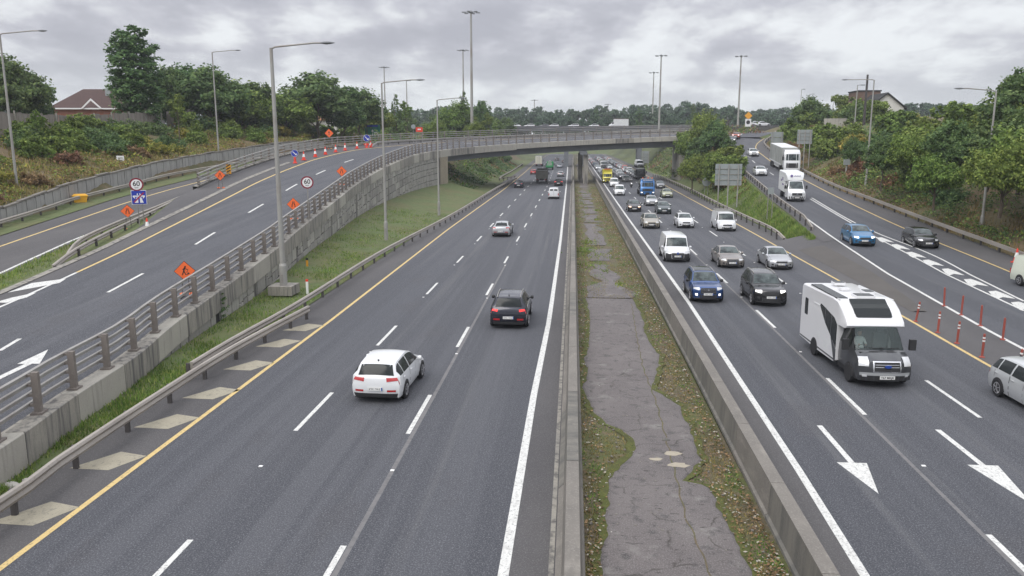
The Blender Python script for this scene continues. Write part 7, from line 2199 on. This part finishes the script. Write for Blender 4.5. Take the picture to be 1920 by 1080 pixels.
# second rank behind the far ramp railing, towards the bridge
for k in range(30):
    Y = RV.uniform(150, 215); X = RV.uniform(-74, -30) if Y < 185 else RV.uniform(-60, -18)
    if Y < 175 and X > -46: X -= 12
    key = RV.choice(['bush_tall', 'bush_a', 'bush_b', 'birch', 'round_c'])
    s = RV.uniform(.8, 1.25) if key != 'round_c' else .55
    lb = {'round_c': 'small round tree'}.get(key, LBL.get(key)); plant(key, X, Y, 9.0, s, lb + ' behind the flyover railing', lb + 's behind the flyover railing', 'shrub', 'shrub')
for k in range(34):
    Y = RV.uniform(222, 290); X = RV.uniform(-95, -20) * Y / 250
    key = RV.choice(['round_c', 'round_b', 'round_a', 'bush_tall']); s = RV.uniform(.55, .85) * (1.7 if key == 'bush_tall' else 1)
    plant(key, X, Y, 9.0, s, {'bush_tall': 'tall bush', 'round_c': 'mid green tree', 'round_b': 'dark upright tree', 'round_a': 'dark round tree'}[key] + ' beyond the bridge', 'x', 'tree')
# scrub on the bank under and beyond the bridge, left side
for k in range(26):
    Y = RV.uniform(158, 290); X = RV.uniform(-36, -20.5) - max(0, Y - 250) * .05; z_ = T(X, Y)
    key = RV.choice(['bush_b', 'bush_b', 'bush_a', 'bush_br']); plant(key, X, Y, z_ - .2, RV.uniform(.6, 1.0) * (.8 if Y < 200 else 1.3), LBL[key] + ' on the slope under the bridge', LBL[key] + 's under the bridge', 'shrub', 'shrub')
# right bank between motorway and slip road
def bank_r(X, Y):
    a, b = MR(Y), XW(Y) - 1.05; return zR(Y) * max(0, min(1, (X - a) / max(b - a, .5)))
for k in range(55):
    Y = RV.uniform(128, 200); a, b = MR(Y) + 2.2, XW(Y) - 2.2
    if b - a < 1: continue
    X = RV.uniform(a, b)
    key = RV.choice(['bush_tall', 'bush_b', 'bush_a', 'bush_br', 'bush_br', 'bush_y', 'bush_tall'])
    s = RV.uniform(1.1, 1.6); plant(key, X, Y, bank_r(X, Y) - .2, s, LBL[key] + ' between motorway and slip road', LBL[key] + 's between motorway and slip road', 'shrub', 'shrub')
for (k, u, vt, Y, zb, lb) in [('round_c', 1292, 248, 172, 4, 'leafy tree crowding the right bridge end'), ('round_b', 1308, 255, 158, 3.4, 'upright tree below the right bridge end'), ('round_c', 1348, 285, 130, 2.2, 'low round tree behind the large grey sign back'), ('round_c', 1300, 290, 140, 1.2, 'low tree left of the large grey sign back'), ('round_b', 1362, 250, 150, 4.6, 'dark tree at the left edge of the slip road'), ('round_c', 1330, 208, 165, 5.5, 'round green tree left of the slip road top with yellow twigs'), ('round_a', 1342, 232, 150, 4.5, 'dark green tree leaning over the left edge of the slip road'), ('bush_tall', 1300, 225, 185, 7, 'tall pale green bush above the right end of the bridge'), ('bush_tall', 1282, 236, 186, 8, 'tall bush hiding the right abutment')]:
    tree_px(k, u, vt, Y, zb, HT[k], lb, None, .8 if k[0] == 'r' else 1.1)
# right bank beyond the slip road
def bank_rr(X, Y): return zR(Y) + (7 - 3 * smooth((Y - 150) / 60)) * max(0, min(1, (X - XG(Y) - .35) / 18.7))
for k in range(96):
    Y = 44 + 166 * RV.random() ** 1.15; d = RV.uniform(2.8, 20); X = XG(Y) + d
    dense = Y < 105
    if dense: key = RV.choice(['bush_b', 'bush_tall', 'bush_tall', 'round_c', 'round_b'])
    else: key = RV.choice(['bush_a', 'bush_br', 'bush_y', 'bush_b', 'bush_tall', 'bush_br'])
    if key[:5] == 'round' and d < 5: key = 'bush_tall'
    if 60 < Y < 150 and d < 4: key = 'bush_br' if Y > 100 else 'bush_a'
    s = RV.uniform(1.0, 1.4) * (.62 if key[:5] == 'round' else 1) * (.9 if d < 4.5 else 1.35)
    lb = {'round_b': 'dark tree', 'round_c': 'mid green tree'}.get(key, LBL.get(key)); near = 'nearer' if dense else 'farther'
    plant(key, X, Y, bank_rr(X, Y) - .3, s, lb + ' on the right hand bank', lb + 's of the %s right bank' % near, 'tree' if key[:5] == 'round' else 'shrub', 'tree' if key[:5] == 'round' else 'shrub')
for (k, u, vt, Y, zb, sx, lb) in [('round_a', 1520, 188, 175, 8.0, .95, 'dark round tree behind the tall direction sign'), ('round_b', 1500, 196, 185, 9, .8, 'narrow tree left of the dark round tree behind the sign'),
                              ('round_a', 1660, 262, 92, 4, .9, 'dense tree right of the slip road lamp'), ('round_c', 1715, 250, 88, 5, 1.0, 'dense tree under the upper right corner'), ('round_a', 1790, 235, 80, 5, 1.0, 'large dark tree at the right picture side'),
                              ('round_b', 1865, 220, 76, 5, 1.0, 'tall dark tree near the right picture edge'), ('round_a', 1925, 215, 72, 5, 1.1, 'tree cut by the right picture edge'), ('round_c', 1890, 262, 66, 3.5, .9, 'lower tree under the right edge trees'), ('round_c', 1760, 290, 76, 3.2, .9, 'lower mid green tree right of the slip road'), ('round_a', 1600, 262, 112, 5, .7, 'shrubby tree left of the slip road lamp')]:
    tree_px(k, u, vt, Y, zb, HT[k], lb, None, sx)
# far belt
hz_profile = [(-200, 196), (300, 200), (560, 200), (700, 205), (780, 208), (840, 205), (900, 206), (950, 208), (1010, 205), (1060, 210), (1100, 208), (1118, 200), (1150, 211), (1190, 200), (1215, 198), (1260, 202), (1300, 192), (1335, 206), (1380, 203), (1430, 210), (1500, 206), (1560, 210), (1610, 204), (1700, 200), (2100, 190)]
cnt = 0
far_v, far_f = [], []
for rank, (Yr_, st) in enumerate(((330, 17), (420, 17), (520, 11))):
    u = -120 if rank else 760
    while u < (2080 if rank else 1660):
        vt = lerp_tab(hz_profile, u) + RV.uniform(-6, 7) + (12 if rank == 0 else 0); Y = Yr_ + RV.uniform(-22, 22); zb = 10.5
        X = Q(u, vt, Y)[0]
        if rank == 0 and (Y < 312): Y = 316
        key = RV.choice(['far_a', 'far_b', 'far_a', 'far_b', 'far_pine'])
        if rank == 2:
            h_ = max(3, Q(u, vt, Y)[2] - zb); r_ = RV.uniform(4, 6)
            for _ in range(420):
                a_, w_ = RV.uniform(0, 6.28), RV.gauss(0, .5); zz = zb + h_ * RV.uniform(.1, 1) ** .7; rr_ = r_ * math.sqrt(max(0, 1 - ((zz - zb) / h_ - .5) ** 2 * 3.6)) * RV.uniform(.5, 1.05)
                c_ = Vector((X + rr_ * math.cos(a_), Y + rr_ * math.sin(a_), zz)); s_ = RV.uniform(.6, 1.1); e1 = Vector((RV.gauss(0, 1), RV.gauss(0, 1), RV.gauss(0, 1))).normalized() * s_; e2 = e1.cross(Vector((RV.gauss(0, 1), RV.gauss(0, 1), RV.gauss(0, 1)))).normalized() * s_ * .7
                o_ = len(far_v); far_v += [tuple(c_ - e1), tuple(c_ + e2), tuple(c_ + e1), tuple(c_ - e2)]; far_f.append((o_, o_ + 1, o_ + 2, o_ + 3))
            u += st * RV.uniform(.8, 1.5); continue
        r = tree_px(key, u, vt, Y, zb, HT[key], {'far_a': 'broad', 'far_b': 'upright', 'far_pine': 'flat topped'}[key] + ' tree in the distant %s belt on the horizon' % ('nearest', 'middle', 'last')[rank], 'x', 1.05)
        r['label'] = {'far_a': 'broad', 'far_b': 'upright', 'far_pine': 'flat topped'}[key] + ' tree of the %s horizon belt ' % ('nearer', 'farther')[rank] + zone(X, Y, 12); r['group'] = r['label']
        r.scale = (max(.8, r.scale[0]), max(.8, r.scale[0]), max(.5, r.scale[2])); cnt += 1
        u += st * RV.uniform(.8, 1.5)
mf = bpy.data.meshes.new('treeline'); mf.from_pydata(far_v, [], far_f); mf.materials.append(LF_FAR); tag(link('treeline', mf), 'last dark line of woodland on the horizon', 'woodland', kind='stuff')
# hedge growing on the far side of the farther road and under it
for k in range(60):
    X = RV.uniform(-70, 90); Y = RV.uniform(312, 325); key = RV.choice(['far_a', 'far_b'])
    if -20 < X < 26: continue
    plant(key, X, Y, 8.5, RV.uniform(.5, .75), 'low leafy tree behind the farther road', 'x', 'tree')
for (u, vt, Y, lb) in ((1118, 199, 330, 'dark pointed tree standing out of the horizon left of the box truck'), (1199, 198, 330, 'dark tree standing out of the horizon near the two masts'), (1300, 190, 300, 'spiky dark conifer above the right end of the bridge')):
    tree_px('conifer', u, vt, Y, 10, 12, lb, None, 1.0)

# ------------------------------------------------------------------ grass, weeds and litter
def blades(name, pts, h, m, label, seed=1, w=.02):
    rnd = random.Random(seed); mb = MB()
    for (x, y, z_) in pts:
        a = rnd.uniform(0, 6.28); hh = h * rnd.uniform(.5, 1.4); lx, ly = rnd.uniform(-.5, .5) * hh, rnd.uniform(-.5, .5) * hh; ww = w * rnd.uniform(.7, 1.6)
        o = len(mb.v); mb.v += [(x - ww * math.cos(a), y - ww * math.sin(a), z_), (x + ww * math.cos(a), y + ww * math.sin(a), z_), (x + lx, y + ly, z_ + hh)]; mb.f.append((o, o + 1, o + 2)); mb.m.append(0)
    return tag(mb.build(name, m, fix=False), label, 'grass', kind='stuff')
RG = random.Random(3)
def verge_z(X, Y):
    a, b = ML(Y) - .02, edge_at(s_of_Y(Y), 0)[0]; t_ = (X - a) / min(b - a, -.1); return .03 + (lerp_tab([(20, .05), (45, .25), (60, .7), (100, 1.2), (146, 1.7)], Y) - .03) * t_
pts = []
for _ in range(42000):
    Y = 15 + 85 * RG.random() ** 1.7; a, b = ML(Y) - .15, edge_at(s_of_Y(Y), 0)[0] + .1; X = a + (b - a) * RG.random()
    dens = mnoise(Vector((X * .5, Y * .35, 9))) + .25
    if RG.random() < .25 + dens: pts.append((X, Y, verge_z(X, Y) - .02))
blades('verge_grass', pts, .16, GR_MAT, 'short green grass on the verge between guardrail and retaining wall', 4, .022)
pts = []
for _ in range(9000):
    Y = 38 + 50 * RG.random(); s = s_of_Y(Y); a = edge_at(s, dW(s) + .4)[0]; b = lerp_tab(LWt, Y) + .4; X = b + (a - b) * RG.random(); pts.append((X, Y, zLs(Y) + .0))
blades('wedge_grass', pts, .2, GR_MAT, 'green grass on the wedge between exit road and ramp', 5, .03)
pts = []
for _ in range(16000):
    Y = 72 + 70 * RG.random() ** 1.3; a, b = MR(Y), XW(Y) - 1.3; X = a + (b - a) * RG.random(); pts.append((X, Y, bank_r(X, Y) - .05))
blades('bank_grass', pts, .28, GR_MAT, 'rough green grass on the bank left of the slip road', 6, .04)
pts = []
for _ in range(15000):
    Y = 38 + 100 * RG.random() ** 1.2; d = RG.uniform(.3, 9); X = XWL(Y) - d; pts.append((X, Y, bank_z(X, Y) - .1))
blades('dry_bank_grass', pts, .5, GR_DRY, 'dry brownish grass low on the left bank above the panel wall', 7, .05)
pts = []
for _ in range(12000):
    Y = 40 + 150 * RG.random() ** 1.2; d = RG.uniform(.3, 6); X = XG(Y) + d; pts.append((X, Y, bank_rr(X, Y) - .1))
blades('dry_bank_grass', pts, .4, GR_DRY, 'dry grass along the foot of the right hand bank', 8, .05)
def undergrowth(name, label, fn, n, seed, hmax, leaf, mats_):
    rnd = random.Random(seed); mbs = [MB() for _ in mats_]
    for _ in range(n):
        r = fn(rnd)
        if r is None: continue
        x, y, z_, k = r
        hh = max(0, .35 + .9 * mnoise(Vector((x * .28, y * .22, seed))) + .4 * mnoise(Vector((x * .9, y * .8, 4)))) * hmax * k
        if hh < .08: continue
        zz = z_ + hh * (1 - rnd.random() ** 2 * .8)
        q = mnoise(Vector((x * .12, y * .09, seed + 5))) + rnd.gauss(0, .16)
        mi = min(len(mats_) - 1, max(0, int((q + .5) * len(mats_))))
        leaf_quad(mbs[mi], Vector((x, y, zz)), Vector((rnd.uniform(-1, 1), rnd.uniform(-1, 1), rnd.uniform(.1, 1.6))), leaf * rnd.uniform(.7, 1.2), rnd)
    big = MB()
    for i, m_ in enumerate(mbs):
        o = len(big.v); big.v += m_.v; big.f += [tuple(a + o for a in f) for f in m_.f]; big.m += [i] * len(m_.f)
    tag(big.build(name, mats_, fix=False), label, 'undergrowth', kind='stuff')
def f_left(rnd):
    Y = 38 + 118 * rnd.random() ** 1.25; d = rnd.uniform(.4, 16); X = XWL(Y) - d; return X, Y, bank_z(X, Y) - .15, .6 + d * .045
undergrowth('undergrowth', 'tangled green, yellow and brown undergrowth on the left bank below the fence', f_left, 60000, 41, 1.5, .27, [LF_MID, LF_BRN, LF_YEL, LF_MID, LF_BRN])
def f_right(rnd):
    Y = 42 + 168 * rnd.random() ** 1.2; d = rnd.uniform(1.0, 20); X = XG(Y) + d; return X, Y, bank_rr(X, Y) - .2, min(1.7, .5 + d * .13) * (1.15 if Y < 115 else .7)
undergrowth('undergrowth', 'mixed green and brown undergrowth on the far part of the right bank', lambda r_: (lambda z: z if z and z[1] > 104 else None)(f_right(r_)), 70000, 43, 1.7, .3, [LF_DARK, LF_MID, LF_DARK, LF_BRN, LF_MID])
undergrowth('undergrowth', 'dense green undergrowth under the trees beside the right barrier', lambda r_: (lambda z: z if z and z[1] <= 110 else None)(f_right(r_)), 90000, 44, 2.6, .3, [LF_DARK, LF_MID, LF_DARK, LF_MID])
def f_under(rnd):
    Y = rnd.uniform(150, 300); X = rnd.uniform(-46, -19) - max(0, Y - 250) * .04
    return X, Y, T(X, Y) - .2, min(1.5, (-17.5 - X) / 6)
undergrowth('undergrowth', 'dark scrub covering the slope under and beyond the left bridge end', f_under, 30000, 53, 2.0, .5, [LF_DARK, LF_DARK, LF_MID, LF_BRN])
def f_beyond(rnd):
    Y = rnd.uniform(204, 300); X = rnd.uniform(24.5, 48); return X, Y, T(X, Y) - .2, min(1.4, (X - 23) / 5)
undergrowth('undergrowth', 'scrub on the right slope beyond the bridge abutment', f_beyond, 16000, 57, 2.2, .55, [LF_DARK, LF_MID, LF_DARK, LF_BRN])
def f_mid(rnd):
    Y = rnd.uniform(112, 205); a, b = MR(Y) + 1.5, XW(Y) - 1.6
    if b < a: return None
    X = rnd.uniform(a, b); return X, Y, bank_r(X, Y) - .2, min(1.3, (Y - 108) / 30)
undergrowth('undergrowth', 'brown and green thicket on the bank between motorway and slip road', f_mid, 32000, 47, 2.8, .38, [LF_DARK, LF_BRN, LF_MID, LF_BRN])
# median: low moss and weeds either side of the slab, litter on top
ptsg, ptsd = [], []
mA = sorted((q[1], q[0]) for q in A); mB_ = sorted((q[1], q[0]) for q in B)
for _ in range(52000):
    Y = 15.5 + 150 * RG.random() ** 1.7; X = RG.uniform(.38, 4.8)
    if Y < A[0][1]:
        if lerp_tab(mA, Y) - .02 < X < lerp_tab(mB_, Y) + .02: continue
    elif 1.0 < X < 3.5 and mnoise(Vector((X * .9, Y * .22, 6))) < -.02: continue
    n_ = mnoise(Vector((X * 1.1, Y * .5, 2)))
    (ptsg if n_ > .08 else ptsd).append((X, Y, .02 if Y < A[0][1] else .05))
blades('median_weeds', ptsg, .06, GR_MAT, 'low green weeds on the soil strips of the median', 9, .018)
blades('median_dry_weeds', ptsd, .055, GR_DRY, 'dead brown weeds on the soil strips of the median', 10, .018)
for (u, v, n, sp) in ((1095, 470, 260, .55), (1105, 455, 220, .4), (1108, 480, 180, .7), (1130, 478, 150, .8), (1100, 500, 120, .5), (1120, 395, 90, .3), (1118, 412, 90, .25), (1135, 510, 70, .2), (1160, 535, 60, .2)):
    X, Y, _ = P(u, v); blades('weed_clump', [(X + RG.gauss(0, sp), Y + RG.gauss(0, sp * 2.4), .04) for _ in range(n)], .10, GR_MAT, 'green weed clump grown through the old median paving', int(u + v), .05)
mb = MB()
for _ in range(110):
    Y = 16 + 70 * RG.random() ** 1.6; side_ = RG.random() < .35; X = RG.uniform(.45, 1.2) if side_ else RG.uniform(3.6, 4.7)
    if Y < A[0][1] and lerp_tab(mA, Y) < X < lerp_tab(mB_, Y) and RG.random() < .8: continue
    s = RG.uniform(.015, .035) * (1 + 1.2 * (RG.random() < .12)); mb.box((X, Y, .06), (s * RG.uniform(1.2, 3), s, s * .4), RG.uniform(0, 3))
tag(mb.build('litter', litter_m), 'scattered pale litter scraps on the median soil', 'litter', kind='stuff')
lv = [MB(), MB()]
for _ in range(5200):
    Y = 15.5 + 130 * RG.random() ** 1.9; X = 4.75 - 1.25 * RG.random() ** 1.6 if RG.random() < .75 else .42 + .6 * RG.random()
    if Y < A[0][1] and lerp_tab(mA, Y) < X < lerp_tab(mB_, Y): continue
    leaf_quad(lv[int(RG.random() < .8)], Vector((X, Y, .07 + .03 * RG.random())), Vector((RG.uniform(-.4, .4), RG.uniform(-.4, .4), 1)), .075 + Y * .0008, RG)
tag(lv[1].build('dead_leaves', LF_BRN, fix=False), 'dead brown leaves blown against the median barriers', 'leaf litter', kind='stuff')
tag(lv[0].build('pale_leaves', mat('pale_leaf', (.36, .33, .27), .8), fix=False), 'pale dry leaves and scraps along the median barriers', 'leaf litter', kind='stuff')
mb = MB()
for _ in range(500):
    Y = 17 + 30 * RG.random(); X = RG.uniform(.45, 4.75)
    s = RG.uniform(.02, .05); mb.box((X, Y, .06), (s * 1.5, s, s * .7), RG.uniform(0, 3))
tag(mb.build('rubble', conc_dk), 'small crumbs of broken paving on the median', 'rubble', kind='stuff')
def rock(label, u, v, s, m, name='stone'):
    X, Y, _ = P(u, v); rnd = random.Random(u); mb = MB(); n = 9
    mb.grid([[(s * f * math.cos(2 * PI * k / n) * rnd.uniform(.8, 1.2), s * .7 * f * math.sin(2 * PI * k / n) * rnd.uniform(.8, 1.2), h_ * s) for k in range(n)] for f, h_ in ((1, 0), (.95, .25), (.55, .45), (.05, .5))], True)
    o = mb.build(name, m); o.location = (X, Y, .06); return tag(o, label, 'stone')
rock('dark brown stone lying on the middle of the median slab', 1248, 829, .12, conc_stain)
sand = mat('sand_patch', (.36, .32, .25), .9, var=[(6, S1, .45, .65, (.27, .24, .19), .7)])
for i_, (u, v, w_, h_) in enumerate(((1262, 850, .26, .18), (1230, 861, .22, .12), (1272, 872, .3, .2))):
    X, Y, _ = P(u, v, .065); rnd = random.Random(i_); mb = MB(); n = 14
    ring = [(X + w_ * math.cos(2 * PI * k / n) * rnd.uniform(.7, 1.2), Y + h_ * math.sin(2 * PI * k / n) * rnd.uniform(.7, 1.2), .068) for k in range(n)]
    mb.add(ring + [(X, Y, .085)], [(k, (k + 1) % n, n) for k in range(n)]); o = mb.build('sand_patch', sand, fix=False); struct(o)
for lb, u, v, s in (('pale litter bag among the grass at the lower left wall foot', 22, 915, .22), ('second pale litter bag beside the wall at the lower left', 50, 905, .13)):
    rock(lb, u, v, s, litter_m, 'litter_bag')
# creeper on the wall
me = crown('creeper', 31, [((0, 0, .2), .35), ((.1, 0, .9), .4), ((0, 0, 1.6), .35)], 700, .1); me.materials.append(LF_DARK)
p_ = edge_at(s_of_Y(38.6), -.05); o = link('creeper', me); o.location = (p_[0] + .05, p_[1], .1); o.scale = (.5, 1, .8); tag(o, 'dark creeper hanging at the first joint of the stone wall', 'plant')

# tell same-looking neighbours apart by their distance
by = {}
for o in bpy.data.objects:
    if o.parent is None and o.get('category') in ('tree', 'shrub') and o.get('label'): by.setdefault(o['label'], []).append(o)
for lb, os_ in by.items():
    if 2 <= len(os_) <= 6 and words(lb) <= 14:
        os_.sort(key=lambda o: math.hypot(o.location.x, o.location.y))
        for k, o in enumerate(os_):
            o['label'] = (('nearest ', 'second nearest ', 'third nearest ', 'fourth nearest ', 'fifth nearest ', 'sixth nearest ')[k] if k < len(os_) - 1 or len(os_) == 1 else 'farthest ') + lb; o['group'] = lb
hzb = MB().box((0, 300, 22), (5400, 5400, 1), 0); hzb = MB(); hzb.box((0, 450, 22.4), (2400, 1700, 51.2))
hm_ = bpy.data.materials.new('haze_air'); hm_.use_nodes = True; hn = hm_.node_tree.nodes; hn.clear()
pv = hn.new('ShaderNodeVolumePrincipled'); pv.inputs['Color'].default_value = (.80, .84, .90, 1); pv.inputs['Density'].default_value = .00034
ho = hn.new('ShaderNodeOutputMaterial'); hm_.node_tree.links.new(pv.outputs[0], ho.inputs['Volume'])
tag(hzb.build('haze', hm_, fix=False), 'thin pale haze hanging in the air over the motorway', 'haze', kind='stuff')
